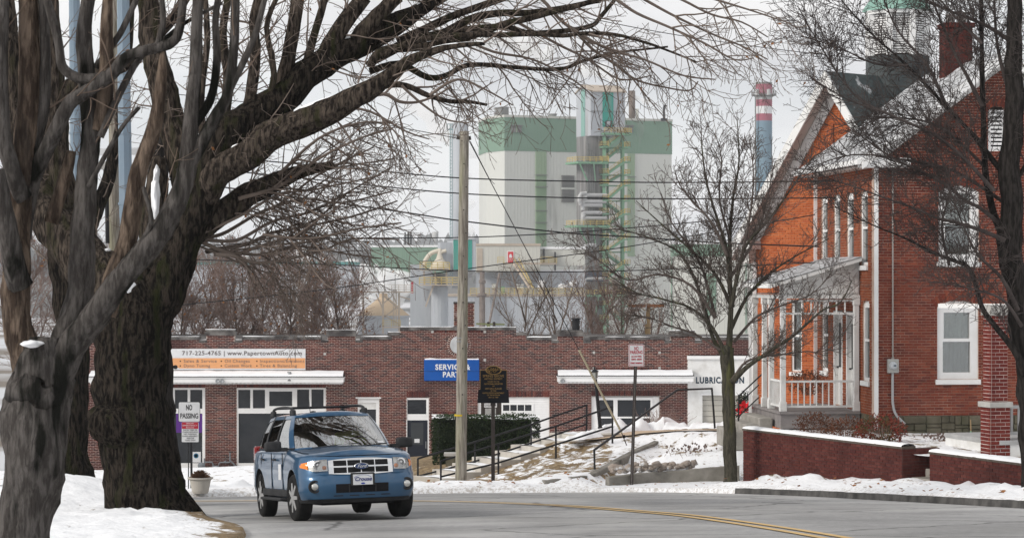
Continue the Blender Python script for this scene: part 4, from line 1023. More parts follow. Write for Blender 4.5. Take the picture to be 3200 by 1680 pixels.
# roof: two slopes, soffits, rake boards, gutter, returns
ov, og = .42, .45
def roofpt(u, n, lift=0.0): return HF.p(u, n, EAVE + (min(u, HW-u))*slope + lift + .06)
rf = MB()
for s in (0, 1):
    e = -ov if s == 0 else HW+ov; m_ = HW/2
    q = [roofpt(e, og), roofpt(m_, og), roofpt(m_, -HD-.6), roofpt(e, -HD-.6)]
    top = [p + Vector((0,0,.10)) for p in q]
    rf.hexa([q[0], q[1], q[2], q[3], top[0], top[1], top[2], top[3]])
roof = build('roof', rf, M['white_old'], house)
mb = MB()
for s in (0, 1):
    e = -ov-.03 if s == 0 else HW+ov+.03; rows = []
    for i in range(15):
        u = e + (HW/2-e)*i/14
        rows.append([roofpt(u, og+.02 - (HD+og+.62)*k/12, .115 + .012*nz2d(u*2, k*.8, 1, 2)) for k in range(13)])
    mb.grid(rows, flip=(s == 1))
build('shingles', mb, M['roofsnow'], roof, smooth=True)
for s in (0, 1):
    mb = MB(); e = -ov if s == 0 else HW+ov; m_ = HW/2
    a0, a1 = roofpt(e, og), roofpt(m_, og)
    mb.prism([a0+Vector((0,0,-.14)), a1+Vector((0,0,-.14)), a1+Vector((0,0,.12)), a0+Vector((0,0,.12))], HF.N*.04); build('rake_board', mb, M['white'], roof)
    mb = MB(); a0, a1 = roofpt(0 if s == 0 else HW, .0), roofpt(m_, .0)
    mb.prism([a0+Vector((0,0,-.32)), a1+Vector((0,0,-.32)), a1+Vector((0,0,-.07)), a0+Vector((0,0,-.07))], HF.N*.035); build('frieze_board', mb, M['white_old'], roof)
mb = MB(); mb.bar(HF.p(-ov-.06, og, EAVE-ov*slope+.10), HF.p(-ov-.06, -HD-.6, EAVE-ov*slope+.10), .12, .12); build('gutter', mb, M['white'], roof)
mb = MB(); mb.fbox(HF, -ov+.02, -.001, -HD-.55, og-.02, EAVE-ov*slope-.02, EAVE-ov*slope+.02); build('soffit', mb, M['soffit'], roof)
mb = MB(); mb.fbox(HF, -ov, .78, .02, og-.01, EAVE-ov*slope-.03, EAVE-ov*slope+.20); build('eave_return', mb, M['white'], roof)
# downspouts, conduit and meter
mb = MB(); mb.bar(HF.p(.03, .05, EAVE-.3), HF.p(.03, .05, ZB-.15), .095, .08); build('downspout', mb, M['white'], house)
mb = MB(); mb.bar(SF.p(.1, .05, EAVE-.3), SF.p(.1, .05, ZB+.1), .09, .08); build('downspout', mb, M['white'], house)
em = wthing('electric_meter', 'grey electric meter box with round glass dial on the brick house', 'electric meter')
mb = MB(); mb.fbox(HF, hx(2770.5), hx(2805), .02, .13, hz(1163), hz(1120)); bevel(build('box', mb, pmat('meter_box', (.42,.42,.40), rough=.5), em), .012)
mb = MB(); c = HF.p(hx(2788), .0, hz(1140)); mb.lathe(c, [(.095,-.13),(.095,-.17),(.08,-.185),(.08,-.24),(.06,-.26),(.0,-.265)], 20, 'y'); build('dial', mb, pmat('meter_dial', (.50,.53,.56), rough=.15), em, smooth=False)
mb = MB(); mb.fbox(HF, hx(2784), hx(2792), .268, .272, hz(1141.5), hz(1137.5)); build('display', mb, M['navy'], em)
mb = MB(); mb.tube([HF.p(hx(2788), .06, EAVE-.35), HF.p(hx(2788), .06, hz(1118))], .02, 8); mb.tube([HF.p(hx(2788), .06, hz(1114)), HF.p(hx(2788), .06, hz(1122))], .035, 8); build('conduit', mb, pmat('conduit_grey', (.33,.31,.29), rough=.5), em)
mb = MB(); mb.tube(catmull([HF.p(hx(2787), .07, hz(1163)), HF.p(hx(2787), .07, hz(1220)), HF.p(hx(2788), .07, hz(1260)), HF.p(hx(2797), .08, hz(1292)), HF.p(hx(2824), .10, hz(1322))], 5), .032, 8); build('conduit', mb, pmat('conduit_pvc', (.40,.41,.42), rough=.5), em)
# chimney of the house
hc = wthing('house_chimney', 'maroon brick chimney with clay pots on the house roof', 'chimney')
hcf = Fr(HF.p(hx(3024)+.33, -3.0, 0), HA); b_ = .70
for i, (fo_, L_) in enumerate(((hcf, b_), (Fr(hcf.p(0, -.6, 0), HA-math.pi/2), .6))):
    brick_wall(hc, fo_, lambda z: [(0, L_)], 4.6, 6.35, [], M['brick_r'], M['mortar_r'], n_ind=60, focus=(.3, 6), thick=.2, depth=.01, name='stack')
mb = MB(); mb.fbox(hcf, -.05, b_+.05, -.65, .05, 6.33, 6.45); mb.fbox(hcf, 0.01, b_-.01, -.6, -.21, 4.6, 6.32); build('cap', mb, M['brick_r'], hc)
for dx in (.2, .5):
    mb = MB(); mb.lathe(hcf.p(dx, -.3, 6.45), [(.12,0),(.11,.22),(.13,.24),(.09,.24),(.09,.1)], 14); build('chimney_pot', mb, M['limestone'], hc, smooth=True)

# ---- side porch
porch = wthing('side_porch', 'white wooden side porch with railings, spindle frieze and scalloped shingles', 'porch')
U0, U1, N0, N1, DZ = -2.02, -.03, -1.32, -4.9, -3.39
mb = MB(); mb.fbox(HF, U0-.05, U1, N1, N0+.06, DZ-.06, DZ); dk = build('deck', mb, M['porchfloor'], porch)
mb = MB(); mb.fbox(HF, U0, U1, N1+.02, N0, DZ-.42, DZ-.061); build('skirt', mb, M['porchfloor'], dk)
posts = [(U0+.06, N0-.06), (U0+.06, -2.75), (U0+.06, -3.55), (U0+.06, N1+.1), (U1-.08, N0-.06)]
ZBM = -.60
for (a, n_) in posts:
    mb = MB(); mb.fbox(HF, a-.065, a+.065, n_-.065, n_+.065, DZ, ZBM); mb.fbox(HF, a-.085, a+.085, n_-.085, n_+.085, DZ+.001, DZ+.24); mb.fbox(HF, a-.085, a+.085, n_-.085, n_+.085, ZBM-.16, ZBM-.001)
    bevel(build('post', mb, M['white_old'], porch), .008)
def railing(a, b, along, fixed, zt, zb_, step, parent, mat, sz=.028, names=('rail','baluster'), topw=.07):
    pt = (lambda t, z: HF.p(t, fixed, z)) if along == 'u' else (lambda t, z: HF.p(fixed, t, z))
    for z, h in ((zt, .05), (zb_, .05)):
        mb = MB(); mb.bar(pt(a, z), pt(b, z), topw, h); build(names[0], mb, mat, parent)
    n_ = int(abs(b-a)/step)
    for i in range(1, n_):
        t = a + (b-a)*i/n_; mb = MB(); mb.bar(pt(t, zb_+.02), pt(t, zt-.02), sz, sz*1.3); build(names[1], mb, mat, parent)
railing(U0+.13, U1-.15, 'u', N0-.06, DZ+.74, DZ+.12, .145, porch, M['white_old'])
railing(N0-.13, -2.70, 'n', U0+.06, DZ+.74, DZ+.12, .145, porch, M['white_old'])
railing(U0+.13, U1-.15, 'u', N0-.06, ZBM-.05, ZBM-.37, .20, porch, M['white_old'], sz=.035, names=('frieze_rail','spindle'))
mb = MB(); mb.fbox(HF, U0-.02, U1, N0-.14, N0+.02, ZBM, ZBM+.09); mb.fbox(HF, U0-.02, U0+.14, N1, N0-.14, ZBM, ZBM+.09); build('beam', mb, M['white_old'], porch)
# shingled front under the shed roof: scallops row by row
RZ = lambda u: .33 + (u-U1)*.29
mb = MB(); mb.prism([HF.p(U0-.02, N0-.06, ZBM+.091), HF.p(U1, N0-.06, ZBM+.091), HF.p(U1, N0-.06, RZ(U1)), HF.p(U0-.02, N0-.06, RZ(U0))], HF.N*-.05); fp = build('gable_panel', mb, M['white_old'], porch)
row = 0; z = ZBM + .17
sc_prof = [(-.075,.13),(-.075,0)] + [(-.075*math.cos(math.pi*k/8), -.055*math.sin(math.pi*k/8)) for k in range(1, 8)] + [(.075,0),(.075,.13)]
while z < RZ(U1)-.1:
    u = U0 + .08 + (.075 if row % 2 else 0)
    while u < U1-.08:
        if z + .10 < RZ(u-.08):
            mb = MB(); off = N0-.055+.012+.0*row
            mb.prism([HF.p(u+a*.95, off+ (.010 if b < .06 else .0), z+b) for a, b in sc_prof], HF.N*-.012); build('shingle', mb, M['white_old'], fp)
        u += .15
    z += .115; row += 1
mb = MB(); a0, a1 = U0-.28, U1
q = [HF.p(a0, N0+.22, RZ(a0)), HF.p(a1, N0+.22, RZ(a1)), HF.p(a1, N1-.1, RZ(a1)), HF.p(a0, N1-.1, RZ(a0))]
mb.hexa(q + [p + Vector((0,0,.10)) for p in q]); pr = build('roof', mb, M['white_old'], porch)
mb = MB(); mb.grid([[HF.p(a0+(a1-a0)*i/8, N0+.24+(N1-N0-.3)*k/10, RZ(a0+(a1-a0)*i/8)+.115+.012*nz2d(i, k, 1, 1)) for k in range(11)] for i in range(9)]); build('shingles', mb, M['roofsnow'], pr, smooth=True)
mb = MB(); mb.fbox(HF, U0+.15, U1-.01, N1, N0-.15, ZBM+.10, ZBM+.12); build('ceiling', mb, M['white_old'], porch)
mb = MB(); mb.bar(HF.p(a0-.04, N0+.2, RZ(a0)+.04), HF.p(a0-.04, N1-.1, RZ(a0)+.04), .1, .1); build('gutter', mb, M['white'], pr)
mb = MB(); mb.bar(HF.p(a0+.1, N0-2.9, RZ(a0)), HF.p(a0+.1, N0-2.9, DZ-.3), .07); build('downspout', mb, M['white'], porch)
# porch steps of concrete and their black rail
ps = wthing('porch_steps', 'worn concrete steps at the end of the white porch', 'steps')
for k in range(3):
    mb = MB(); mb.fbox(HF, U0-1.05+.32*k, U0-.06, -4.3, -2.1+.05*k, -4.4, -3.92+.17*k); bevel(build('step', mb, M['concrete'], ps), .03)
pr_ = wthing('handrail', 'black handrail rising to the white porch post', 'handrail')
A1, B1 = P(2309,1236,61.2), P(2392,1158,61.6); A0 = P(2307,1342,61.2)
mb = MB(); mb.tube([A0, A1], .02, 8); build('post', mb, M['black'], pr_)
mb = MB(); mb.tube([A1, B1], .02, 8); bb = build('rail', mb, M['black'], pr_)
mb = MB(); mb.lathe(B1, [(.045,-.03),(.045,.03)], 12, 'y'); build('end_cap', mb, M['black'], bb)
for dz in (.20, .52):
    mb = MB(); mb.tube([A1-Vector((0,0,dz)), A1.lerp(B1, .75)-Vector((0,0,dz))], .016, 8); build('rail', mb, M['black'], pr_)

# ---- pier and porch of the house at the right edge
pier = wthing('brick_pier', 'square brick porch pier with stone cap and white mortar', 'pier')
PA = math.radians(16); PO = P(3096,1411,51.2); pf = Fr((PO.x, PO.y, 0), PA)
zb0, zc0, zc1, zt1 = -3.95, (HY-1273)/F*51.2, (HY-1256)/F*51.2, (HY-985)/F*51.2
for (w_, dx, za, zb_) in ((.46, 0, zb0, zc0), (.38, .04, zc1, zt1)):
    ff = Fr(pf.p(dx, -dx, 0), PA); fl_ = Fr(ff.p(0, -w_, 0), PA-math.pi/2)
    nb = int((zb_-za)/.08)+1
    for f_ in (ff, fl_): brick_wall(pier, f_, lambda z: [(0, w_)], zb_-nb*.08, zb_-.0001, [], M['brick_p'], M['mortar_w'], bl=w_/2, bh=.08, j=.013, thick=.1, n_ind=80, focus=(w_/2, zb_-.4), depth=.008, name='shaft')
    mb = MB(); mb.fbox(ff, .10, w_, -w_, -.101, zb_-nb*.08, zb_-.001); build('core', mb, M['brick_p'], pier)
mb = MB(); mb.fbox(pf, -.05, .51, -.51, .05, zc0, zc1); bevel(build('cap', mb, M['limestone'], pier), .012)
mb = MB(); mb.fbox(pf, .0, .46, -.46, .0, zt1, zt1+.22); build('beam_seat', mb, M['limestone'], pier)
rp_ = wthing('porch', 'grey floored porch with white gutter beside the brick pier', 'porch')
gq, ge_ = P(2938,955,54.5), P(3290,957,50.6)
mb = MB(); mb.bar(gq, ge_, .11, .10); build('gutter', mb, M['white'], rp_)
mb = MB(); g3 = ge_ + Vector((.9,.7,-.05)); g4 = gq + Vector((.6,1.0,-.05)); mb.hexa([gq, ge_, g3, g4, gq+Vector((0,0,.06)), ge_+Vector((0,0,.06)), g3+Vector((0,0,.06)), g4+Vector((0,0,.06))]); build('roof', mb, pmat('porch_roof_tin', (.30,.17,.11), (.5,.48,.46), scale=2, rough=.8), rp_)
mb = MB(); g5 = P(3085,968,51.6); mb.bar(g5+Vector((.2,.1,-.1)), ge_+Vector((.25,.1,-.2)), .18, .2); build('beam', mb, M['white_old'], rp_)
mb = MB(); mb.fbox(pf, .20, 3.0, -2.6, .03, (HY-1392)/F*51, (HY-1378)/F*51); build('deck', mb, M['greywood'], rp_)
mb = MB(); mb.fbox(pf, .22, 3.0, -2.6, .0, -4.05, (HY-1392)/F*51-.002); build('skirt', mb, M['white_old'], rp_)
zt_, zb_ = (HY-1275)/F*51, (HY-1358)/F*51
for z in (zt_, zb_):
    mb = MB(); mb.bar(pf.p(.47, -.2, z), pf.p(3.0, -.2, z), .09, .07); build('rail', mb, M['greywood'], rp_)
for i in range(12):
    mb = MB(); mb.bar(pf.p(.6+i*.17, -.2, zb_), pf.p(.6+i*.17, -.2, zt_), .05); build('baluster', mb, M['greywood'], rp_)

# ---- the orange gabled building with the louvred cupola
orange = wthing('gabled_building', 'orange brick gabled building with broad white eaves and louvred cupola', 'building')
OA = math.radians(-47); OF = Fr((8.30, 66.0, 0), OA)
uL = fpx(OF, 2358); uP = fpx(OF, 2620); OH = uP-uL; uR = uP+OH
oz = lambda u, y: fpz(OF, u, y)
ZP = oz(uP, 255); ZE = oz(uL, 740); osl = (ZP-ZE)/OH
def ospan(z):
    if z < ZE: return [(uL, uR)]
    d = (z-ZE)/osl; return [(uL+d, uR-d)] if uR-uL-2*d > .1 else []
wo_ = (fpx(OF, 2474), fpx(OF, 2506), oz(uL+1.0, 1160), oz(uL+1.0, 935)); bl_ = (fpx(OF, 2420), fpx(OF, 2510), 0, 0)
brick_wall(orange, OF, ospan, -4.45, ZP, [wo_], M['brick_o'], M['mortar_o'], focus=(uL+1.2, 1.8), thick=.25, name='wall')
w = window(orange, OF, wo_[0], wo_[1], wo_[2], wo_[3], [(wo_[0]+.05, wo_[1]-.05, wo_[2]+.06, (wo_[2]+wo_[3])/2-.03), (wo_[0]+.05, wo_[1]-.05, (wo_[2]+wo_[3])/2+.03, wo_[3]-.06)], rec=-.1, mpane=M['glass'])
mb = MB(); mb.fbox(OF, wo_[0], wo_[1], -.3, -.25, wo_[2], wo_[3]); build('curtain', mb, curtain, w)
mb = MB(); mb.fbox(OF, wo_[0]-.05, wo_[1]+.05, -.05, .06, wo_[2]-.1, wo_[2]); build('sill', mb, M['white'], w)
RD = -OF.N; RL = 11.0
def opt(u, n, lift=0.0): return OF.p(u, n, ZE + (OH-abs(u-uP))*osl + lift)
mb = MB()
for s in (-1, 1):
    e = uP + s*(OH+.55)
    q = [opt(e, .55, .10), opt(uP, .55, .10), opt(uP, -RL, .10), opt(e, -RL, .10)]; mb.hexa(q + [p+Vector((0,0,.14)) for p in q])
orf = build('roof', mb, M['soffit'], orange)
mb = MB()
for s in (-1, 1):
    e = uP + s*(OH+.58); mb.grid([[opt(e+(uP-e)*i/10, .57-(RL+.57)*k/16, .255+.01*nz2d(i, k, .9, 1)) for k in range(17)] for i in range(11)], flip=(s > 0))
build('slates', mb, M['slate'], orf, smooth=False)
for s in (-1, 1):
    e = uP + s*(OH+.55)
    mb = MB(); mb.prism([opt(e, .55, -.12), opt(uP, .55, -.12), opt(uP, .55, .27), opt(e, .55, .27)], OF.N*.05); build('rake_board', mb, M['white_old'], orf)
    mb = MB(); e2 = uP + s*OH; mb.prism([opt(e2, .02, -.42), opt(uP, .02, -.42), opt(uP, .02, .08), opt(e2, .02, .08)], OF.N*.04); build('frieze_board', mb, M['white'], orf)
mb = MB(); mb.fbox(OF, uL-.5, uL+.25, .0, .5, ZE-.35, ZE-.12); mb.fbox(OF, uL-.35, uL+.05, -.1, .3, ZE-.75, ZE-.352); build('eave_return', mb, M['white_old'], orf)
mb = MB(); mb.fbox(OF, uL, uL+.25, -RL, -.26, -4.6, ZE); mb.fbox(OF, uR-.25, uR, -RL, -.26, -4.6, ZE); build('side_wall', mb, M['brick_o'], orange)
mb = MB(); mb.bar(OF.p(uL+.05, .06, ZE-.7), OF.p(uL+.05, .06, -4.3), .10, .09); build('downspout', mb, M['white'], orange)
# shallow recessed brick panels on the gable
for (a, b, y0, y1) in ((2420,2512,812,905),(2600,2720,380,480)):
    ua, ub = fpx(OF, a), fpx(OF, b)
    mb = MB()
    for q in ((ua, ub, y0, y0+6), (ua, ub, y1-6, y1), (ua, ua+.08, y0+6, y1-6), (ub-.08, ub, y0+6, y1-6)):
        mb.fbox(OF, q[0], q[1], .012, .05, oz((ua+ub)/2, q[3]), oz((ua+ub)/2, q[2]))
    build('panel_border', mb, M['brick_s'], orange)
# cupola
cp = wthing('cupola', 'white louvred cupola with green copper roof on the dark slate ridge', 'cupola')
t_ = 2.6; cc = OF.p(uP, -t_, 0); zr_ = ZP+.2
def octa(r, z, n=8): return [Vector((cc.x + r*math.cos(OA+math.pi/8+2*math.pi*k/n), cc.y + r*math.sin(OA+math.pi/8+2*math.pi*k/n), z)) for k in range(n)]
zc_a, zc_b, zc_c = (HY-248)/F*67, (HY-178)/F*67, (HY-48)/F*67
mb = MB(); mb.prism(octa(.92, zc_a-.6), (0,0,zc_b-zc_a+.6)); build('base', mb, pmat('cupola_base', (.05,.06,.065), (.08,.09,.09), scale=3, rough=.6), cp)
mb = MB(); mb.prism(octa(.70, zc_b), (0,0,zc_c-zc_b)); build('core', mb, M['dark'], cp)
o8 = octa(.84, 0)
for k in range(8):
    mb = MB(); mb.bar(o8[k]+Vector((0,0,zc_b)), o8[k]+Vector((0,0,zc_c)), .16); build('post', mb, M['white'], cp)
    a, b = o8[k], o8[(k+1) % 8]; nl = 17
    mid = (a+b)/2
    if (mid-cc).dot(Vector((cc.x, cc.y, 0))) > 3: continue
    for i in range(nl):
        z = zc_b + .05 + (zc_c-zc_b-.05)*i/nl; inn = (cc-mid); inn.z = 0; inn.normalize()
        mb = MB(); a2, b2 = a.lerp(b, .08), a.lerp(b, .92)
        mb.hexa([a2+Vector((0,0,z)), b2+Vector((0,0,z)), b2+inn*.07+Vector((0,0,z+.045)), a2+inn*.07+Vector((0,0,z+.045)), a2+Vector((0,0,z+.02)), b2+Vector((0,0,z+.02)), b2+inn*.07+Vector((0,0,z+.065)), a2+inn*.07+Vector((0,0,z+.065))]); build('slat', mb, M['white'], cp)
mb = MB(); mb.prism(octa(.95, zc_c), (0,0,.10)); build('cornice', mb, M['white'], cp)
mb = MB(); mb.lathe((cc.x, cc.y, zc_c+.1), [(1.0,0),(.93,.12),(.80,.3),(.66,.55),(.4,.8),(.15,1.0),(.04,1.3),(0.01,1.7)], 8); build('roof', mb, M['copper'], cp)
# ------------------------------------------------------------------ paper mill in the valley
M['mgreen'] = panel_mat('green_cladding', (.18,.275,.21), (.205,.305,.235), 1.1)
M['mwhite'] = panel_mat('pale_cladding', (.56,.57,.54), (.62,.625,.59), 1.1)
M['mgrey'] = panel_mat('grey_cladding', (.40,.42,.45), (.45,.47,.50), .8)
M['mbeige'] = panel_mat('beige_cladding', (.50,.50,.46), (.55,.55,.51), .8)
M['mteal'] = panel_mat('teal_cladding', (.03,.27,.22), (.04,.31,.25), .8)
M['mstripe'] = panel_mat('sage_cladding', (.27,.36,.25), (.31,.40,.28), 1.1)
M['mlouvre'] = pmat('grey_louvre', (.20,.205,.20), (.25,.25,.245), scale=.6, rough=.7, stretch=(.3,.3,6))
M['mshaft'] = pmat('streaked_shaft', (.14,.14,.145), (.33,.32,.31), scale=.35, rough=.7, stretch=(1.6,1.6,.10), c3=(.10,.095,.095), s3=.3, lo3=.52, hi3=.68)
M['ysteel'] = pmat('yellow_steel', (.55,.42,.15), rough=.6)
M['bsteel'] = pmat('beige_steel', (.47,.40,.33), (.40,.34,.28), scale=1, rough=.7)
M['gsteel'] = pmat('green_steel', (.16,.31,.20), (.20,.345,.235), scale=.8, rough=.6)
M['mpipe'] = pmat('aluminium_pipe', (.48,.48,.48), (.40,.40,.40), scale=.6, rough=.5)
M['silo'] = pmat('silo_concrete', (.36,.38,.41), (.44,.46,.48), scale=.5, rough=.85, stretch=(1,1,.2))
M['cone'] = pmat('beige_cone', (.50,.39,.27), (.43,.33,.23), scale=.25, rough=.8)
M['rust'] = pmat('rusty_stack', (.15,.12,.105), (.24,.20,.175), scale=.6, rough=.8)
MA = math.radians(22.6); A_ = P(1577, 857, 560)
MF = Fr((A_.x, A_.y, 0), MA)
mu = lambda x: fpx(MF, x)
mz = lambda x, y: fpz(MF, mu(x), y)
mill = wthing('boiler_house', 'tall mill block with green top band and pale ribbed walls', 'factory')
ZTOP, ZBAND, ZBOT = (HY-366)/F*560, (HY-471)/F*560, -32.0
L1, L2 = P(1520,857,568), P(1497,857,582); Bq = MF.p(mu(2099), 0, 0)
foot = [Vector((A_.x,A_.y,0)), Bq, Bq + Vector((-.384,.923,0))*26, L2 + Vector((4,10,0)), L2, L2 + (Bq-Vector((A_.x,A_.y,0))).normalized()*4.2, L1]
foot = [Vector((A_.x,A_.y,0)), Bq, Bq + Vector((-.384,.923,0))*26, L2 + Vector((3,8,0)), L2, L1]
def extr(poly, z0, z1): 
    mb = MB(); mb.prism([Vector((p.x,p.y,z0)) for p in poly], (0,0,z1-z0)); return mb
build('lower_wall', extr(foot, ZBOT, ZBAND), M['mwhite'], mill)
cen = sum(foot, Vector())/len(foot)
foot2 = [p + (p-cen).normalized()*.12 for p in foot]
build('upper_band', extr(foot2, ZBAND, ZTOP), M['mgreen'], mill)
build('parapet', extr([p + (p-cen).normalized()*.25 for p in foot], ZTOP, ZTOP+.55), M['mbeige'], mill)
def mpanel(name, x0, x1, y0, y1, mat, n0=.0, n1=.2, par=mill):
    mb = MB(); a, b = mu(x0), mu(x1); mb.fbox(MF, a, b, n0, n1, fpz(MF, (a+b)/2, y1), fpz(MF, (a+b)/2, y0)); return build(name, mb, mat, par)
s1 = mpanel('window_strip', 1673, 1707, 474, 775, M['mstripe'])
for k in range(6):
    mpanel('window', 1676, 1704, 549+k*37, 583+k*37, pmat('green_glazing%d' % k, (.20,.29,.19), (.25,.34,.23), scale=.4, rough=.25), .2, .3, s1)
    mpanel('window_bar', 1671, 1709, 546+k*37, 548+k*37, M['mlouvre'], .2, .45, s1)
s2 = mpanel('window_strip', 1961, 1983, 480, 800, M['mstripe'])
mpanel('window_bar', 1958, 1986, 551, 553, M['mlouvre'], .2, .45, s2)
lv = mpanel('louvre', 1754, 1794, 548, 632, M['mlouvre'], .0, .25); mpanel('louvre_bar', 1753, 1795, 586, 592, M['mwhite'], .25, .4, lv)
for k in range(10): mpanel('slat', 1756, 1792, 550+k*3.6, 552+k*3.6, M['mlouvre'], .25, .5, lv); 
for k in range(10): mpanel('slat', 1756, 1792, 594+k*3.6, 596+k*3.6, M['mlouvre'], .25, .5, lv)
for a, b in ((1596,1629),(1954,1977)):
    w = mpanel('vent_window', a, b, 393, 414, M['mlouvre'], .12, .3); mpanel('vent_bar', (a+b)/2-1, (a+b)/2+1, 393, 414, M['mstripe'], .3, .42, w); mpanel('vent_hood', a-2, b+2, 391, 393.5, M['mlouvre'], .12, .8, w)
# rooftop pieces
def lathe_thing(name, label, cat, x, yb, yt, D, rpx, mat, group=None, prof=None, n=20):
    t = wthing(name, label, cat, group); q = P(x, yb, D); h = (yb-yt)/F*D; r = rpx/F*D
    mb = MB(); mb.lathe(q, [(r*a, h*b) for a, b in (prof or ((1,0),(1,1),(.86,1),(.86,.97)))], n); build('shell', mb, mat, t, smooth=True); return t
rt = wthing('roof_unit', 'grey louvred roof unit with railing on the boiler house', 'roof unit')
mb = MB(); mb.fbox(MF, mu(1577), mu(1600), -6, -2, ZTOP+.5, ZTOP+2.6); build('box', mb, M['mlouvre'], rt)
mb = MB()
for x in range(1528, 1622, 11):
    u = mu(x); mb.bar(MF.p(u, -1, ZTOP+.4), MF.p(u, -1, ZTOP+2.4), .10)
for z in (1.2, 2.3): mb.bar(MF.p(mu(1528), -1, ZTOP+z), MF.p(mu(1617), -1, ZTOP+z), .08)
build('railing', mb, M['mlouvre'], rt)
lathe_thing('roof_hopper', 'flared grey vent hopper on the boiler house roof', 'vent', 1727, 374, 356, 566, 15, M['mlouvre'], prof=((.5,0),(.55,.3),(1,1),(.9,1),(.5,.4)))
lathe_thing('exhaust_stack', 'rust brown exhaust stack behind the lift tower', 'stack', 1975, 378, 284, 575, 10, M['rust'])
lathe_thing('exhaust_stack', 'short pale exhaust stack right of the rust brown one', 'stack', 1991, 378, 340, 575, 5, M['mbeige'])
vp = wthing('vent_pipe', 'thin black roof pipe with bent tip at the right roof end', 'pipe')
mb = MB(); mb.tube([P(2075,378,574), P(2075,336,574), P(2076,332,574), P(2080,330,573.4)], .28, 10); mb.lathe(P(2075,378,574), [(.8,0),(.8,.6),(.3,.7)], 10); build('pipe', mb, M['black'], vp)
mb = MB(); mb.tube([P(1655,366,560), P(1655,342,560)], .08, 6); o = build('roof_mast', mb, M['mlouvre']); tag(o, 'thin grey mast on the boiler house roof edge', 'mast')
# lift tower with its hut, shaft, platforms and stairs
TFx = P(1846, 857, 545); TF = Fr((TFx.x, TFx.y, 0), MA); tu = lambda x: fpx(TF, x); tz = lambda x, y: fpz(TF, tu(x), y)
tower = wthing('lift_tower', 'grey metal hut with teal stripes on a streaked shaft with green stairs', 'tower')
Wt, Dt = tu(1953), 8.05; z0, z1, zpk = tz(1846,424), tz(1846,285), (HY-268)/F*548.7
mb = MB(); prof = [TF.p(0,0,z0), TF.p(0,0,z1), TF.p(0,-Dt/2,zpk), TF.p(0,-Dt,z1), TF.p(0,-Dt,z0)]; mb.prism(prof, TF.U*Wt); hut = build('hut', mb, M['mgrey'], tower)
mb = MB()
for a, b in ((0, -Dt/2), (-Dt, -Dt/2)):
    za = z1; e = .35*(1 if a == 0 else -1)
    mb.hexa([TF.p(-.3,a+e,za-.15), TF.p(Wt+.3,a+e,za-.15), TF.p(Wt+.3,b,zpk), TF.p(-.3,b,zpk), TF.p(-.3,a+e,za+.1), TF.p(Wt+.3,a+e,za+.1), TF.p(Wt+.3,b,zpk+.25), TF.p(-.3,b,zpk+.25)])
build('roof', mb, M['bsteel'], hut)
def tpanel(name, x0, x1, y0, y1, mat, n0, n1, par): 
    mb = MB(); mb.fbox(TF, tu(x0), tu(x1), n0, n1, tz(x0,y1), tz(x0,y0)); return build(name, mb, mat, par)
st_ = tpanel('teal_stripe', 1883, 1916, 287, 396, M['mteal'], .0, .15, hut)
tpanel('seam', 1846, 1953, 346, 347, M['mlouvre'], .0, .18, hut)
dr = tpanel('door', 1891, 1908, 377, 396, M['black'], .15, .3, hut); tpanel('pane', 1894, 1905, 379, 393, M['mgrey'], .3, .36, dr)
tl = Fr(TF.p(0,-Dt,0), MA-math.pi/2); mb = MB(); mb.fbox(tl, Dt*.36, Dt*.62, 0, .12, z0, zpk-.9); build('teal_stripe', mb, pmat('pale_teal', (.22,.38,.34), rough=.6), hut)
ua, ub = tu(1829)+.6, tu(1890)
mb = MB(); mb.fbox(TF, ua, ub, -6.2, -1.2, ZBOT, z0-.01); build('shaft', mb, M['mshaft'], tower)
mb = MB()
for k in range(5):
    u = ua + .3 + k*(ub-ua)*.1; mb.tube([TF.p(u, -.9, ZBOT+10), TF.p(u, -.9, z0-1-k*.8)], .18, 6)
build('pipe', mb, M['mlouvre'], tower)
# fat silver pipe bends round the shaft
mb = MB()
for (y, xl, xr) in ((612,1828,1895),(632,1822,1892),(644,1820,1880),(667,1820,1890),(684,1824,1895),(768,1828,1860),(873,1826,1890)):
    mb = MB(); z = tz(1846, y); mb.tube([TF.p(tu(xl), .2, z-.9), TF.p(tu(xl), .2, z), TF.p(tu(xl)+.6, .2, z+.2), TF.p(tu(xr), .2, z+.2)], .42, 8); build('pipe_bend', mb, M['mpipe'], tower)
mb = MB()
mb.tube([TF.p(tu(1812), .4, tz(1846,640)), TF.p(tu(1808), .4, tz(1846,630)), TF.p(tu(1808), .4, tz(1846,615)), TF.p(tu(1814), .4, tz(1846,605)), TF.p(tu(1830), .4, tz(1846,603))], .4, 8)
build('pipe_bend', mb, M['mpipe'], tower); mb = MB(); mb.tube([TF.p(tu(1819), .3, tz(1846,706)), TF.p(tu(1819), .3, tz(1846,680)), TF.p(tu(1824), .3, tz(1846,668))], .4, 8)
build('pipe_bend', mb, M['mpipe'], tower)
mb = MB()
for k in range(9): y = 852+k*3.2; mb.tube([TF.p(tu(1820), .3, tz(1846,y)), TF.p(tu(1900), .3, tz(1846,y))], .12 + .1*(k % 2), 6)
build('cable_tray', mb, pmat('blue_black', (.06,.075,.10), rough=.6), tower)
def rails(mb, pts, h=1.1, n=3, w=.11, step=1.4):
    for a, b in zip(pts, pts[1:]):
        L_ = (b-a).length; k = max(1, int(L_/step))
        for i in range(k+1):
            q = a.lerp(b, i/k); mb.bar(q, q+Vector((0,0,h)), w)
        for i in range(1, n+1): mb.bar(a+Vector((0,0,h*i/n)), b+Vector((0,0,h*i/n)), w)
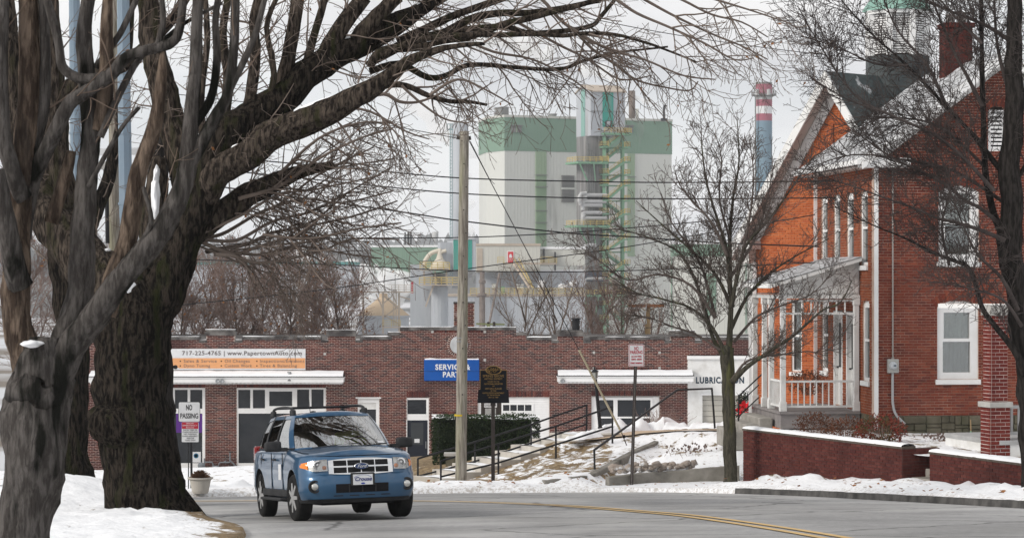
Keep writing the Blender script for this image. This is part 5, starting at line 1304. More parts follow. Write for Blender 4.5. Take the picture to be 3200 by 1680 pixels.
for (y, xl, xr) in ((506,1800,1895),(704,1798,1900),(920,1815,1960)):
    z = tz(1846,y); mb = MB(); mb.fbox(TF, tu(xl), tu(xr), -6, 1.0, z-.45, z); pf_ = build('platform', mb, M['gsteel'], tower)
    mb = MB(); rails(mb, [TF.p(tu(xl),-5,z), TF.p(tu(xl),1,z), TF.p(tu(xr),1,z)]); build('railing', mb, M['ysteel'], pf_)
    mb = MB(); mb.bar(TF.p(tu(xl)+.5,.9,z-.4), TF.p(ua,.0,z-4.5), .25); mb.bar(TF.p(tu(xl)+4,.9,z-.4), TF.p(ua+2,.0,z-4.5), .25); build('brace', mb, M['gsteel'], pf_)
for x in (1890, 1950, 1918, 1962):
    mb = MB(); nn = -.4 if x in (1890,1950) else -3.4; mb.bar(TF.p(tu(x), nn, ZBOT), TF.p(tu(x), nn, tz(1846,414)), .75 if x in (1890,) else .55); build('stair_column', mb, M['gsteel'], tower)
ys_f = [414, 457, 503, 543, 576, 624, 666, 704, 745, 785, 825, 868, 912, 955, 1000]
for k in range(len(ys_f)-1):
    y0, y1 = ys_f[k], ys_f[k+1]; xa, xb = (1951, 1896) if k != 4 and k % 2 == 0 or k < 4 else (1896, 1951)
    if k >= 4: xa, xb = ((1951,1896) if k % 2 == 0 else (1896,1951))
    za, zb_ = tz(1846,y0), tz(1846,y1); mb = MB(); n_ = .3 if k % 2 == 0 else -1.6
    p0, p1 = TF.p(tu(xa), n_, za), TF.p(tu(xb), n_, zb_)
    mb.bar(p0, p1, .22, .5); mb.bar(p0+TF.N*-1.1, p1+TF.N*-1.1, .22, .5); fl_ = build('stair_flight', mb, M['gsteel'], tower)
    mb = MB(); 
    for h in (.55, 1.1): mb.bar(p0+Vector((0,0,h)), p1+Vector((0,0,h)), .09)
    for i in range(6): q = p0.lerp(p1, i/5); mb.bar(q, q+Vector((0,0,1.1)), .08)
    build('handrail', mb, M['ysteel'], fl_)
    zz = tz(1846, y0); mb = MB(); xl, xr = (1884,1898) if xa == 1951 and k else (1946,1966)
    mb.fbox(TF, tu(1882), tu(1966), -2.8, -2.2, zz-.3, zz); mb.fbox(TF, tu(1948), tu(1966), -2.2, .6, zz-.3, zz); mb.fbox(TF, tu(1880), tu(1899), -2.2, .6, zb_-.3, zb_); la = build('landing', mb, M['gsteel'], tower)
    mb = MB(); rails(mb, [TF.p(tu(1948), .6, zz), TF.p(tu(1966), .6, zz), TF.p(tu(1966), -2.2, zz)]); build('railing', mb, M['ysteel'], la); mb = MB(); rails(mb, [TF.p(tu(1880), -2, zb_), TF.p(tu(1880), .6, zb_), TF.p(tu(1899), .6, zb_)]); build('railing', mb, M['ysteel'], la)
mb = MB(); z = tz(1846, 414); mb.fbox(TF, tu(1880), tu(1966), -.5, 1.2, z-.5, z); la = build('landing', mb, M['gsteel'], tower); mb = MB(); rails(mb, [TF.p(tu(1882), 1.2, z), TF.p(tu(1966), 1.2, z)]); build('railing', mb, M['ysteel'], la)

# lower mill buildings
def mblock(name, label, x0, x1, y0, y1, D, depth, mat, ang=0.0, roof=None, cat='factory'):
    t = wthing(name, label, cat); q = P(x0, y1, D); f_ = Fr((q.x, q.y, 0), ang); L_ = fpx(f_, x1); za, zb_ = (HY-y1)/F*D, (HY-y0)/F*D
    mb = MB(); mb.fbox(f_, 0, L_, -depth, 0, za, zb_); build('wall', mb, mat, t)
    mb = MB(); mb.fbox(f_, -.15, L_+.15, -depth-.2, .15, zb_, zb_+.5); build('roof', mb, roof or M['snowcap'], t)
    return t, f_, (lambda x: fpx(f_, x)), (lambda y: (HY-y)/F*D)
def fp_box(name, f_, uu, zz, x0, x1, y0, y1, n0, n1, mat, par):
    mb = MB(); mb.fbox(f_, uu(x0), uu(x1), n0, n1, zz(y1), zz(y0)); return build(name, mb, mat, par)
mblock('mill_shed', 'long low green mill shed behind steam', 1160, 1385, 772, 860, 600, 40, M['mgreen'])
mblock('mill_shed', 'low grey mill shed with teal trim behind brown trees', 560, 1101, 826, 930, 430, 20, M['mgrey'], roof=pmat('teal_trim', (.10,.26,.25), rough=.6))
mblock('mill_wall', 'broad lower grey mill wall behind bare trees', 1400, 1828, 926, 1130, 500, 10, M['mgrey'], roof=M['bsteel'])
mblock('mill_wall', 'pale blue grey recessed mill wall under the yellow stairs', 1487, 1828, 850, 925, 520, 12, M['mgrey'])
t, f_, uu, zz = mblock('mill_annex', 'white mill annex with red door', 1487, 1688, 768, 850, 515, 12, M['mbeige'], roof=M['bsteel'])
fp_box('door_frame', f_, uu, zz, 1584.5, 1606.5, 784, 820, .0, .12, M['white'], t)
d_ = fp_box('door', f_, uu, zz, 1587, 1604, 786, 820, .12, .2, pmat('red_door', (.55,.02,.03), rough=.5), t)
mb = MB(); q = f_.p(uu(1595.5), .21, zz(800)); mb.prism([q+Vector((-.35,0,-.35)), q+Vector((.35,0,-.35)), q+Vector((.28,0,.2)), q+Vector((.12,0,.45)), q+Vector((-.12,0,.45)), q+Vector((-.28,0,.2))], (0,-.04,0)); build('notice', mb, M['signwhite'], d_)
for y in (808.5, 813): fp_box('panel_line', f_, uu, zz, 1588, 1603, y, y+1, .2, .23, M['signwhite'], d_)
fp_box('pale_patch', f_, uu, zz, 1490, 1508, 775, 850, .0, .15, M['bsteel'], t)
t2, f2_, u2, z2 = mblock('mill_annex', 'pale mill annex right of the red door with snowy roof edge', 1688, 1828, 778, 830, 519, 12, M['mbeige'])
fp_box('pipe', f2_, u2, z2, 1697, 1702, 777, 825, .1, .5, M['black'], t2); fp_box('pipe', f2_, u2, z2, 1732, 1737, 787, 845, .4, .8, M['black'], t2)
# platforms and yellow stair by the red door
pl_ = wthing('access_stair', 'yellow mill stair descending from the red door platform', 'stairs')
mb = MB(); q0, q1 = P(1572,826,512), P(1740,826,512); mb.hexa([q0, q1, q1+Vector((0,2,0)), q0+Vector((0,2,0))]+[p+Vector((0,0,.4)) for p in (q0, q1, q1+Vector((0,2,0)), q0+Vector((0,2,0)))]); build('platform', mb, M['bsteel'], pl_)
for a, b in ((1555,1575),(1690,1740)):
    mb = MB(); rails(mb, [P(a,822,511.8), P(b,822,511.8)], 1.35, 4, .10); build('railing', mb, M['ysteel'], pl_)
for dx in (0, 16):
    mb = MB(); mb.bar(P(1605+dx,822,511), P(1664-dx*.0+dx*.2,914,505), .25, .5); build('stringer', mb, M['bsteel'], pl_)
    mb = MB(); mb.bar(P(1605+dx,806,511), P(1664+dx*.2,898,505), .14); build('handrail', mb, M['ysteel'], pl_)
for i in range(14):
    k = (i+.5)/14; mb = MB(); mb.bar(P(1605+59*k,822+92*k,511-6*k), P(1621+46*k,822+92*k,511-6*k), .2, .1); build('tread', mb, M['lamp_metal'], pl_)
rl = wthing('roof_railing', 'yellow railing along the lower mill roof edge', 'railing')
mb = MB(); rails(mb, [P(1470,921,499.6), P(1825,921,499.6)], 1.35, 3, .14, 1.3); build('rails', mb, M['ysteel'], rl)
for i, (x, w_, y0, y1, m_, lab) in enumerate(((1547,10,886,900,'mbeige','beige cabinet on the lower mill roof left of the green drum'),(1571,6,894,917,'gsteel','green upright tank on the lower mill roof'),(1626,11,887,902,'mbeige','beige cabinet on the lower mill roof below the yellow stair'),(1691,10,875,905,'white','white roof fan housing right of the yellow stair'),(1660,5,900,921,'lamp_metal','small grey roof unit at the foot of the yellow stair'))):
    t_o = wthing('roof_cabinet', lab, 'cabinet'); q = P(x-w_, y1, 503); w2 = 2*w_/F*503; h = (y1-y0)/F*503
    mb = MB(); mb.box(q.x, q.x+w2, q.y, q.y+1.5, q.z, q.z+h); bevel(build('body', mb, M[m_], t_o), .08)
    mb = MB(); mb.box(q.x-.05, q.x+w2+.05, q.y-.05, q.y+1.55, q.z+h+.002, q.z+h+.1); build('lid', mb, M['lamp_metal'], t_o)
    mb = MB(); mb.box(q.x+.1, q.x+w2-.1, q.y+.1, q.y+1.4, (HY-923)/F*500, q.z-.002); build('stand', mb, M['bsteel'], t_o)
ms = wthing('brown_stack', 'stained brown pipe stack with flanges behind the utility pole', 'stack')
mb = MB(); q = P(1507,1040,498); mb.lathe(q, [(.62,-1),(.62,7.7),(.9,7.8),(.9,8.2),(.55,8.3),(.55,10.3),(.72,10.4),(.72,11.0),(.5,11.1),(.5,12.8),(.2,12.9)], 16); build('pipe', mb, M['rust'], ms, smooth=False)
mb = MB(); mb.bar(q+Vector((-1.2,-.3,7.6)), q+Vector((1.4,-.3,7.6)), .3); mb.bar(P(1529,1010,497), P(1561,853,500), .35); mb.bar(P(1529,1011,497), P(1529,1040,497), .4); build('bracket', mb, M['rust'], ms)
# teal striped transfer house, silos, galleries
tr = wthing('transfer_house', 'grey mill tower house with two teal stripes behind the pole', 'building')
q = P(1416,842,470); TR = Fr((q.x, q.y, 0), math.radians(9)); ru = lambda x: fpx(TR, x); rz = lambda y: (HY-y)/F*470
mb = MB(); mb.fbox(TR, 0, ru(1487), -9, 0, rz(846), rz(748)); build('wall', mb, M['mgrey'], tr)
mb = MB(); mb.fbox(TR, -.2, ru(1487)+.2, -9.2, .2, rz(748), rz(746)); build('roof', mb, M['mgrey'], tr)
for a, b in ((1417,1431),(1461,1475)): fp_box('teal_stripe', TR, ru, rz, a, b, 749, 842, .0, .1, M['mteal'], tr)
mb = MB(); mb.fbox(TR, -2.4, -.02, -5, -1, rz(846), rz(748)-.6); build('side_bay', mb, M['mgrey'], tr)
sl_ = wthing('silo_block', 'pale grey silo cluster with yellow galleries left of the pole', 'silo')
for x0, x1, y0, D_ in ((1282,1325,826,476),(1322,1350,846,472)):
    mb = MB(); a, b = P(x0,1060,D_), P(x1,y0,D_); mb.box(a.x, b.x, D_, D_+5, a.z-14, b.z); build('block', mb, M['silo'], sl_)
mb = MB(); q = P(1373,1060,468); r = 26/F*468
for k in range(8):
    pass
mb.lathe(q + Vector((0,r,0)), [(r,-14),(r,(1060-895)/F*468),(r*.7,(1060-888)/F*468)], 14); build('silo', mb, M['silo'], sl_)
mb = MB(); mb.lathe(P(1374,895,468)+Vector((0,r,0)), [(r*.85,0),(r*.85,2.6)], 14); build('drum', mb, M['mlouvre'], sl_)
for (xa, xb, y) in ((1313,1405,842),(1311,1432,889)):
    a, b = P(xa,y+3,466), P(xb,y,466); mb = MB(); mb.box(a.x, b.x, 465.2, 471, a.z, b.z); g_ = build('gallery', mb, M['bsteel'], sl_)
    mb = MB(); z = b.z; rails(mb, [Vector((a.x,465.3,z)), Vector((b.x,465.3,z))], 1.4, 3, .15, 1.0); build('railing', mb, M['ysteel'], g_)
mb = MB(); mb.lathe(P(1374,842,470), [(2.2,0),(1.6,1.0),(.7,2.2),(.45,3.0),(.45,4.0),(0.1,4.1)], 16); build('hopper', mb, pmat('cream_hopper', (.58,.53,.45), rough=.6), sl_, smooth=True)
mb = MB(); mb.tube(catmull([P(1325,830,470), P(1330,812,470), P(1345,793,470), P(1362,785,470), P(1378,782,470)], 4), .42, 8); mb.tube(catmull([P(1372,815,470), P(1373,797,470), P(1380,787,470), P(1395,783,470)], 4), .36, 8); build('duct', mb, pmat('cream_duct', (.60,.55,.46), rough=.6), sl_, smooth=True)
mb = MB()
for x in (1325, 1360, 1395): mb.bar(P(x,846,466.5), P(x,889,466.5), .3)
mb.bar(P(1355,890,466), P(1330,958,466), .3); build('brace', mb, M['bsteel'], sl_)
cn = wthing('cone_silo', 'beige conical roofed silo behind the steel tower', 'silo')
q = P(1194,986,455); mb = MB(); r = 83/F*455; mb.lathe(q+Vector((0,r,0)), [(r,0),(r*.30,2.9),(r*.16,3.5),(r*.16,4.2),(0.05,4.25)], 28); build('cone', mb, M['cone'], cn)
mb = MB(); mb.lathe(q+Vector((0,r,0)), [(r*.97,-14),(r*.97,-.35),(r*1.02,-.3),(r*1.02,-.02)], 28); build('drum', mb, M['silo'], cn)
sw = wthing('steel_tower', 'beige steel trestle with ladder and railed platform', 'tower')
D_ = 448.0
mb = MB()
for x in (1135, 1197, 1247): mb.bar(P(x,1042,D_), P(x,912,D_), .35)
build('leg', mb, M['bsteel'], sw); mb = MB()
for a, b in (((1175,918),(1197,965)),((1197,948),(1225,925)),((1200,925),(1247,965)),((1200,990),(1240,960)),((1200,985),(1245,1010)),((1222,912),(1240,948)),((1247,925),(1282,935)),((1140,925),(1160,945))): mb.bar(P(*a,D_), P(*b,D_), .22)
build('brace', mb, M['bsteel'], sw)
for (xa, xb, y) in ((1134,1292,910),(1197,1252,1020)):
    a, b = P(xa,y+4,D_), P(xb,y,D_); mb = MB(); mb.box(a.x, b.x, D_-1, D_+3, a.z, b.z); g_ = build('platform', mb, M['bsteel'], sw); mb = MB(); rails(mb, [Vector((a.x,D_-.9,b.z)), Vector((b.x,D_-.9,b.z))], 1.2, 3, .09, 1.2); build('railing', mb, M['bsteel'] if y < 950 else M['ysteel'], g_)
mb = MB()
for x in (1229, 1239): mb.bar(P(x,1018,D_-.5), P(x,905,D_-.5), .12)
for k in range(28): mb.bar(P(1229,1016-k*4,D_-.5), P(1239,1016-k*4,D_-.5), .08)
build('ladder', mb, M['bsteel'], sw)
o_ = wthing('red_panel', 'narrow red panel on the grey silo block', 'panel'); mb = MB(); a, b = P(1285,916,470), P(1292,880,470); mb.box(a.x, b.x, 469.6, 470, a.z, b.z); build('sheet', mb, pmat('dark_red', (.35,.03,.05), rough=.6), o_); mb = MB(); mb.box(a.x-.1, b.x+.1, 469.55, 470.05, b.z, b.z+.15); build('edge', mb, M['bsteel'], o_)
for i, (x, y) in enumerate(((1202,862),(1235,860),(1263,868))):
    p_ = wthing('yard_lamp', 'thin mill yard lamp on the trestle, %s of three' % ('leftmost','middle','rightmost')[i], 'lamp', 'lamps on the trestle'); mb = MB(); mb.tube([P(x,912,449), P(x,y,449)], .07, 6); build('pole', mb, M['mlouvre'], p_); mb = MB(); mb.bar(P(x-2,y,449), P(x+3,y-1,449), .2); build('lamp_head', mb, M['mlouvre'], p_)
for i, (x, w_, y) in enumerate(((1266,2.2,725),(1276,2.6,725),(1284,2.6,725))):
    lathe_thing('black_stack', 'thin black stack on the green shed, %s of three' % ('leftmost','middle','rightmost')[i], 'stack', x, 772, y, 610, w_, M['black'], group='black stacks on the green shed', n=10)
lathe_thing('water_tank', 'small pale roof tank left of the teal striped house', 'tank', 1360, 772, 725, 620, 10, M['mpipe'], prof=((.3,0),(.3,.5),(1,.6),(1,1),(.5,1.02)))
# pale stack fading into steam, and its ladder
ps_ = lathe_thing('pale_stack', 'pale grey square stack half hidden by steam left of the mill block', 'stack', 1437, 900, 386, 640, 22, M['mgrey'], prof=((1.2,0),(1.2,1),(1.0,1),(1.0,.98)), n=4)
mb = MB(); mb.bar(P(1407,386,636), P(1407,860,636), .25); mb.bar(P(1413,386,636), P(1413,860,636), .2)
for k in range(40): mb.bar(P(1407,392+k*11,636), P(1413,392+k*11,636), .12)
mb.bar(P(1398,405,636), P(1416,405,636), .3); mb.bar(P(1398,388,636), P(1416,388,636), .2); mb.bar(P(1398,388,636), P(1398,405,636), .2); build('ladder', mb, pmat('faded_teal', (.20,.30,.32), rough=.6), ps_)
# white shed with green trim at the right
t3, f3, u3, z3 = mblock('mill_hall', 'white mill hall with green band seen through the young tree', 2094, 2600, 762, 1200, 420, 30, M['mbeige'], ang=math.radians(-6))
fp_box('green_band', f3, u3, z3, 2095, 2599, 764, 800, .0, .12, M['mgreen'], t3); fp_box('green_stripe', f3, u3, z3, 2208, 2238, 855, 985, .0, .12, M['mgreen'], t3)
for x in (2097, 2330): fp_box('green_edge', f3, u3, z3, x, x+3, 800, 1040, .0, .14, M['mgreen'], t3)
# striped chimney
ck = wthing('striped_chimney', 'tall blue chimney with red and white bands and a railed gallery', 'chimney'); q = P(2387,857,650); r = 26/F*650
zc = lambda y: (HY-y)/F*650
for (ya, yb, m_, nm) in ((258,264,'mlouvre','rim'),(264,300,'cred','red_band'),(300,312,'mpipe','white_band'),(312,333,'cred','red_band'),(333,356,'cwhite','white_band'),(356,378,'cred','red_band'),(378,1000,'cblue','shaft')):
    if m_ not in M: M[m_] = {'cred': pmat('chimney_red', (.35,.11,.15), rough=.6), 'cwhite': pmat('chimney_white', (.72,.72,.73), rough=.6), 'cblue': pmat('chimney_blue', (.16,.245,.31), (.19,.275,.34), scale=.2, rough=.6)}[m_]
    mb = MB(); mb.lathe((q.x, q.y, 0), [(r, zc(yb)), (r, zc(ya))], 32); build(nm, mb, M[m_], ck, smooth=False)
mb = MB(); mb.lathe((q.x, q.y, zc(304)), [(r*1.0,0),(r*1.5,.5),(r*1.5,.75),(r,.75)], 32); g_ = build('gallery', mb, M['mlouvre'], ck)
mb = MB()
for k in range(24):
    a = 2*math.pi*k/24; p0 = Vector((q.x+r*1.48*math.cos(a), q.y+r*1.48*math.sin(a), zc(300))); a2 = a+2*math.pi/24; p1 = Vector((q.x+r*1.48*math.cos(a2), q.y+r*1.48*math.sin(a2), zc(300)))
    mb.bar(p0, p0+Vector((0,0,1.3)), .10); mb.bar(p0+Vector((0,0,1.3)), p1+Vector((0,0,1.3)), .09); mb.bar(p0+Vector((0,0,.65)), p1+Vector((0,0,.65)), .07)
build('railing', mb, M['mlouvre'], g_)
for x, y in ((2366,290),(2402,290)):
    mb = MB(); mb.lathe(P(x,y,646), [(.5,-.6),(.5,.9),(.2,1.0)], 10); build('beacon', mb, M['mpipe'], ck)
mb = MB(); mb.bar(P(2361,300,648), P(2361,900,648), .35); build('ladder', mb, M['mlouvre'], ck)

# ------------------------------------------------------------------ far hills
def ridge(name, D, x0, x1, base, amp, sc, off, mat, n=140):
    mb = MB(); rows = []
    for i in range(n+1):
        x = x0 + (x1-x0)*i/n; h = base + amp*(mnoise.noise(Vector((x*sc, off, 0))) + .4*mnoise.noise(Vector((x*sc*3, off, 1))))
        rows.append([Vector((x, D-260, -31)), Vector((x, D-120, -31+(h+31)*.55)), Vector((x, D, h)), Vector((x, D+150, -31+(h+31)*.6)), Vector((x, D+320, -32))])
    mb.grid(rows, flip=True); structure(name, mb, mat); return rows
hillm = pmat('wooded_hill', (.055,.058,.055), (.11,.10,.09), scale=.02, rough=1.0, c3=(.6,.6,.62), s3=.008, lo3=.56, hi3=.62)
R1 = ridge('hill', 1900, -1500, 1500, 8, 9, .004, 3.0, hillm); R2 = ridge('hill', 3200, -2400, 2400, 40, 16, .0022, 9.0, hillm)
# distant wood on the hills: one mass of small tufts
mb = MB(); rr = random.Random(8)
for R_, cnt, sc in ((R1, 3600, 1.0), (R2, 2600, 1.4)):
    for _ in range(cnt):
        i = rr.randrange(len(R_)-1); k = rr.random(); a = R_[i][1].lerp(R_[i+1][1], k); b = R_[i][2].lerp(R_[i+1][2], k); q = a.lerp(b, rr.random()**.4)
        h = rr.uniform(7, 15)*sc; r = h*rr.uniform(.18, .42); con = rr.random() < .45
        if abs(q.x/q.y) > .3: continue
        n = 5; i0 = len(mb.v); a0 = rr.uniform(0, 6)
        for (rk, hk) in (((.25,.05),(1,.22),(.55,.6)) if con else ((.3,.1),(1,.5),(.75,.85))):
            for j in range(n):
                t = a0 + 2*math.pi*j/n; w = rr.uniform(.75, 1.25); mb.v.append((q.x+r*rk*w*math.cos(t), q.y+r*rk*w*math.sin(t), q.z+h*hk-1))
        mb.v.append((q.x, q.y, q.z+h-1))
        for L_ in range(2):
            for j in range(n): mb.f.append((i0+L_*n+j, i0+L_*n+(j+1) % n, i0+(L_+1)*n+(j+1) % n, i0+(L_+1)*n+j)); mb.m.append(0)
        for j in range(n): mb.f.append((i0+2*n+j, i0+2*n+(j+1) % n, i0+3*n)); mb.m.append(0)
o = build('distant_wood', mb, pmat('distant_trees', (.035,.042,.036), (.085,.075,.065), scale=.03, rough=1.0), kind='stuff'); tag(o, 'dark winter wood covering the far hills', 'wood')
# snowy village roofs on the near hillside
rr = random.Random(3)
for i, (x, y, D_, w_, lab) in enumerate(((1006,806,760,13,'white roofed hut at left end of the snowy huts behind the mill shed'),(1030,812,720,10,'small white roofed hut right of its neighbour behind the mill shed'),(880,800,900,14,'grey house with snowy roof on the slope seen between branches'),(760,790,1000,14,'snowy roofed house far left on the slope beyond the trees'))):
    t = wthing('hillside_house', lab, 'house', 'houses on the far slope'); q = P(x, y+20, D_); r = w_/F*D_; h = 9/F*D_
    mb = MB(); mb.box(q.x-r, q.x+r, q.y, q.y+r*1.6, q.z-10, q.z+h); build('wall', mb, M['mbeige'], t)
    mb = MB(); mb.prism([Vector((q.x-r*1.2,q.y-.3,q.z+h)), Vector((q.x+r*1.2,q.y-.3,q.z+h)), Vector((q.x,q.y-.3,q.z+h*2.1))], (0,r*1.8,0)); build('roof', mb, M['snowcap'], t)

# ------------------------------------------------------------------ steam
def steam(name, label, blobs, dens, seed, voxel):
    dens *= 16.0
    rr = random.Random(seed); bm = bmesh.new()
    for (x, y, D_, rp) in blobs:
        q = P(x, y, D_); r = rp/F*D_
        for k in range(7):
            d = Vector((rr.gauss(0,1), rr.gauss(0,1), rr.gauss(0,.7))).normalized()*r*rr.uniform(.0,.85)
            bmesh.ops.create_icosphere(bm, subdivisions=2, radius=r*rr.uniform(.28,.62), matrix=Matrix.Translation(q+d))
    me = bpy.data.meshes.new(name); bm.to_mesh(me); bm.free()
    m = bpy.data.materials.new(name+'_vapour'); nt = nodes(m); nt.nodes.remove(nt.nodes['Principled BSDF'])
    v = nt.nodes.new('ShaderNodeVolumePrincipled'); v.inputs['Color'].default_value = (.99,.99,.99,1); v.inputs['Density'].default_value = dens; v.inputs['Anisotropy'].default_value = .0
    nt.links.new(v.outputs[0], nt.nodes['Material Output'].inputs['Volume']); me.materials.append(m)
    o = ob_mesh(name, me); o['kind'] = 'stuff'; o['label'] = label; o['category'] = 'steam'
    md = o.modifiers.new('remesh', 'REMESH'); md.mode = 'VOXEL'; md.voxel_size = voxel
    tx = bpy.data.textures.new(name+'_t', 'CLOUDS'); tx.noise_scale = voxel*5
    dp = o.modifiers.new('disp', 'DISPLACE'); dp.texture = tx; dp.strength = voxel*1.6; dp.texture_coords = 'GLOBAL'; dp.mid_level = .5
    return o
steam('steam', 'white steam plume drifting left from the mill roof stacks', [(1955,262,590,18),(1920,248,592,24),(1880,232,594,30),(1830,214,596,36),(1775,192,600,42),(1715,170,604,48),(1650,146,608,52),(1580,126,612,58),(1500,112,616,62),(1420,104,620,66),(1330,98,626,70)], .035, 1, 1.3)
steam('steam', 'thin wisp of steam from the black roof pipe', [(2068,326,574,6),(2050,322,574,9),(2028,318,575,12),(2005,312,575,14),(1985,306,576,15)], .08, 2, .5)
steam('steam', 'low white steam bank among the mill sheds behind the cone silo', [(1115,862,520,40),(1150,858,540,46),(1210,872,530,48),(1258,862,545,40),(1130,905,520,44),(1190,905,525,50),(1250,900,530,44),(1240,940,530,40),(1150,940,530,40),(1060,838,560,36),(1010,822,580,36),(950,810,590,34),(1100,835,560,30),(1180,838,560,26),(1225,842,565,24)], .05, 3, 1.1)
steam('steam', 'pale steam rising round the square stack left of the mill block', [(1470,720,650,45),(1460,640,655,45),(1430,560,660,52),(1440,470,665,58),(1400,400,670,66),(1330,330,675,74),(1250,290,680,80)], .016, 4, 1.8)
steam('steam', 'small white steam puff at the yellow railing on the lower mill roof', [(1760,893,508,16),(1785,888,509,18),(1742,902,507,10)], .12, 5, .45)

# ------------------------------------------------------------------ haze over the valley
mb = MB(); mb.box(-6100, 6100, -70, 9100, -34, 90)
m = bpy.data.materials.new('valley_haze'); nt = nodes(m); nt.nodes.remove(nt.nodes['Principled BSDF'])
v = nt.nodes.new('ShaderNodeVolumePrincipled'); v.inputs['Color'].default_value = (.93,.96,1.0,1); v.inputs['Density'].default_value = .00016
nt.links.new(v.outputs[0], nt.nodes['Material Output'].inputs['Volume'])
o = build('haze', mb, m, kind='stuff'); o['label'] = 'thin pale winter haze over the valley'; o['category'] = 'haze'
# ------------------------------------------------------------------ trees
def bark(name, c1, c2, c3=None, sc=5.0, bump=1.0, lo3=.56, hi3=.7, s3=1.5):
    return pmat(name, c1, c2, scale=sc, rough=.95, bump=bump*3, bscale=sc*2.2, stretch=(3.2,3.2,.7), spec=.03, lo=.42, hi=.60, detail=9, c3=c3, s3=s3, lo3=lo3, hi3=hi3)
M['bark_maple'] = bark('dark_mossy_bark', (.006,.0052,.0045), (.042,.034,.027), (.020,.023,.008), 6.0, 1.0)
M['bark_grey'] = bark('smooth_grey_bark', (.048,.043,.040), (.105,.096,.090), (.014,.014,.012), 6.0, .5, .57, .64, 1.1)
M['bark_limb'] = bark('brown_limb_bark', (.016,.013,.011), (.090,.072,.058), (.030,.030,.014), 6.0, .8)
M['bark_torn'] = bark('stripped_brown_wood', (.052,.038,.030), (.185,.140,.108), (.035,.029,.026), 4.0, 1.0)
M['bark_pear'] = bark('olive_grey_bark', (.045,.042,.032), (.085,.078,.06), (.10,.10,.045), 7.0, .6)
M['bark_dark'] = bark('dark_wet_bark', (.016,.014,.013), (.042,.037,.034), None, 6.0, .6)
M['twig_tan'] = pmat('tan_twigs', (.13,.095,.075), (.20,.15,.12), scale=3, rough=.9)
M['twig_maple'] = pmat('maple_twigs', (.135,.105,.088), (.205,.165,.14), scale=2, rough=.9)
M['twig_pear'] = pmat('pear_twigs', (.085,.068,.060), (.135,.11,.098), scale=3, rough=.9)
M['twig_dark'] = pmat('dark_twigs', (.052,.042,.040), (.092,.076,.071), scale=3, rough=.9)
M['twig_brown'] = pmat('brown_twigs', (.18,.125,.105), (.26,.19,.165), scale=1, rough=.95)
M['leaf_dead'] = pmat('dead_leaves', (.30,.13,.045), (.20,.09,.04), scale=9, rough=.9)
PXM = lambda D: 0.805*F/D
class Tree:
    def __init__(s, seed, prm): s.rng = random.Random(seed); s.big = MB(); s.tw = MB(); s.lf = MB(); s.sn = MB(); s.prm = prm; s.n = 0
def addtube(T, pts, rads, level):
    r = max(rads)
    if level < 0: T.big.tube(pts, rads, 30 if r > .2 else 18 if r > .07 else 9, rough=.16 if r > .1 else .10, rs=7.0 if r > .2 else 12.0)
    else: T.tw.tube(pts, rads, 6 if r > .03 else 4 if r > .014 else 3, cap=False)
def path(rng, p, d, L, n, wig, trop):
    pts = [p.copy()]; d = d.normalized(); st = L/n
    for i in range(n):
        d = (d + Vector((rng.uniform(-wig,wig), rng.uniform(-wig,wig), rng.uniform(-wig,wig)+(trop*(1-2.4*i/n) if trop < 0 else trop)))).normalized()
        p = p + d*st; pts.append(p)
    return pts
def spawn(T, pts, rads, lvl, t0=.12, dens=None):
    q = T.prm
    if lvl >= len(q['len']): return
    seg = [0.0]
    for a, b in zip(pts, pts[1:]): seg.append(seg[-1] + (b-a).length)
    L = seg[-1]; n = L*(dens if dens is not None else q['dens'][lvl]); n = int(n) + (1 if T.rng.random() < n-int(n) else 0)
    rng = T.rng
    for _ in range(n):
        t = t0 + (1-t0)*rng.random(); s = t*L; i = 0
        while i < len(seg)-2 and seg[i+1] < s: i += 1
        k = (s-seg[i])/max(1e-6, seg[i+1]-seg[i]); p = pts[i].lerp(pts[i+1], k); r = rads[i]*(1-k)+rads[i+1]*k
        tg = (pts[i+1]-pts[i]).normalized(); pe = tg.orthogonal().normalized(); pe.rotate(Matrix.Rotation(rng.uniform(0, 6.283), 3, tg))
        if q.get('flat') and rng.random() < .6: pe.y *= q['flat']; pe.normalize()
        an = math.radians(q['ang'][lvl])*rng.uniform(.6, 1.3)
        d = tg*math.cos(an) + pe*math.sin(an) + Vector((0,0,q['up'][lvl])) + Vector(q.get('bias', (0,0,0)))
        ln = q['len'][lvl]*rng.uniform(.45, 1.25)*(1-.45*t)
        r0 = min(r*.75, q['r'][lvl]*rng.uniform(.75, 1.2)); r1 = max(q['rmin'], r0*.35)
        ns = max(2, int(ln/q['seg'][lvl])); pp = path(rng, p, d, ln, ns, q['wig'][lvl], q['trop'][lvl])
        rr_ = [r0+(r1-r0)*j/ns for j in range(ns+1)]
        addtube(T, pp, rr_, lvl); T.n += 1
        spawn(T, pp, rr_, lvl+1, .15)
def leaf(T, p, s):
    rng = T.rng; a = Vector((rng.uniform(-1,1), rng.uniform(-1,1), rng.uniform(-1,.3))).normalized(); b = a.orthogonal().normalized()
    T.lf.face([p, p+a*s*.5+b*s*.35, p+a*s, p+a*s*.5-b*s*.35])
RS = [1.0]
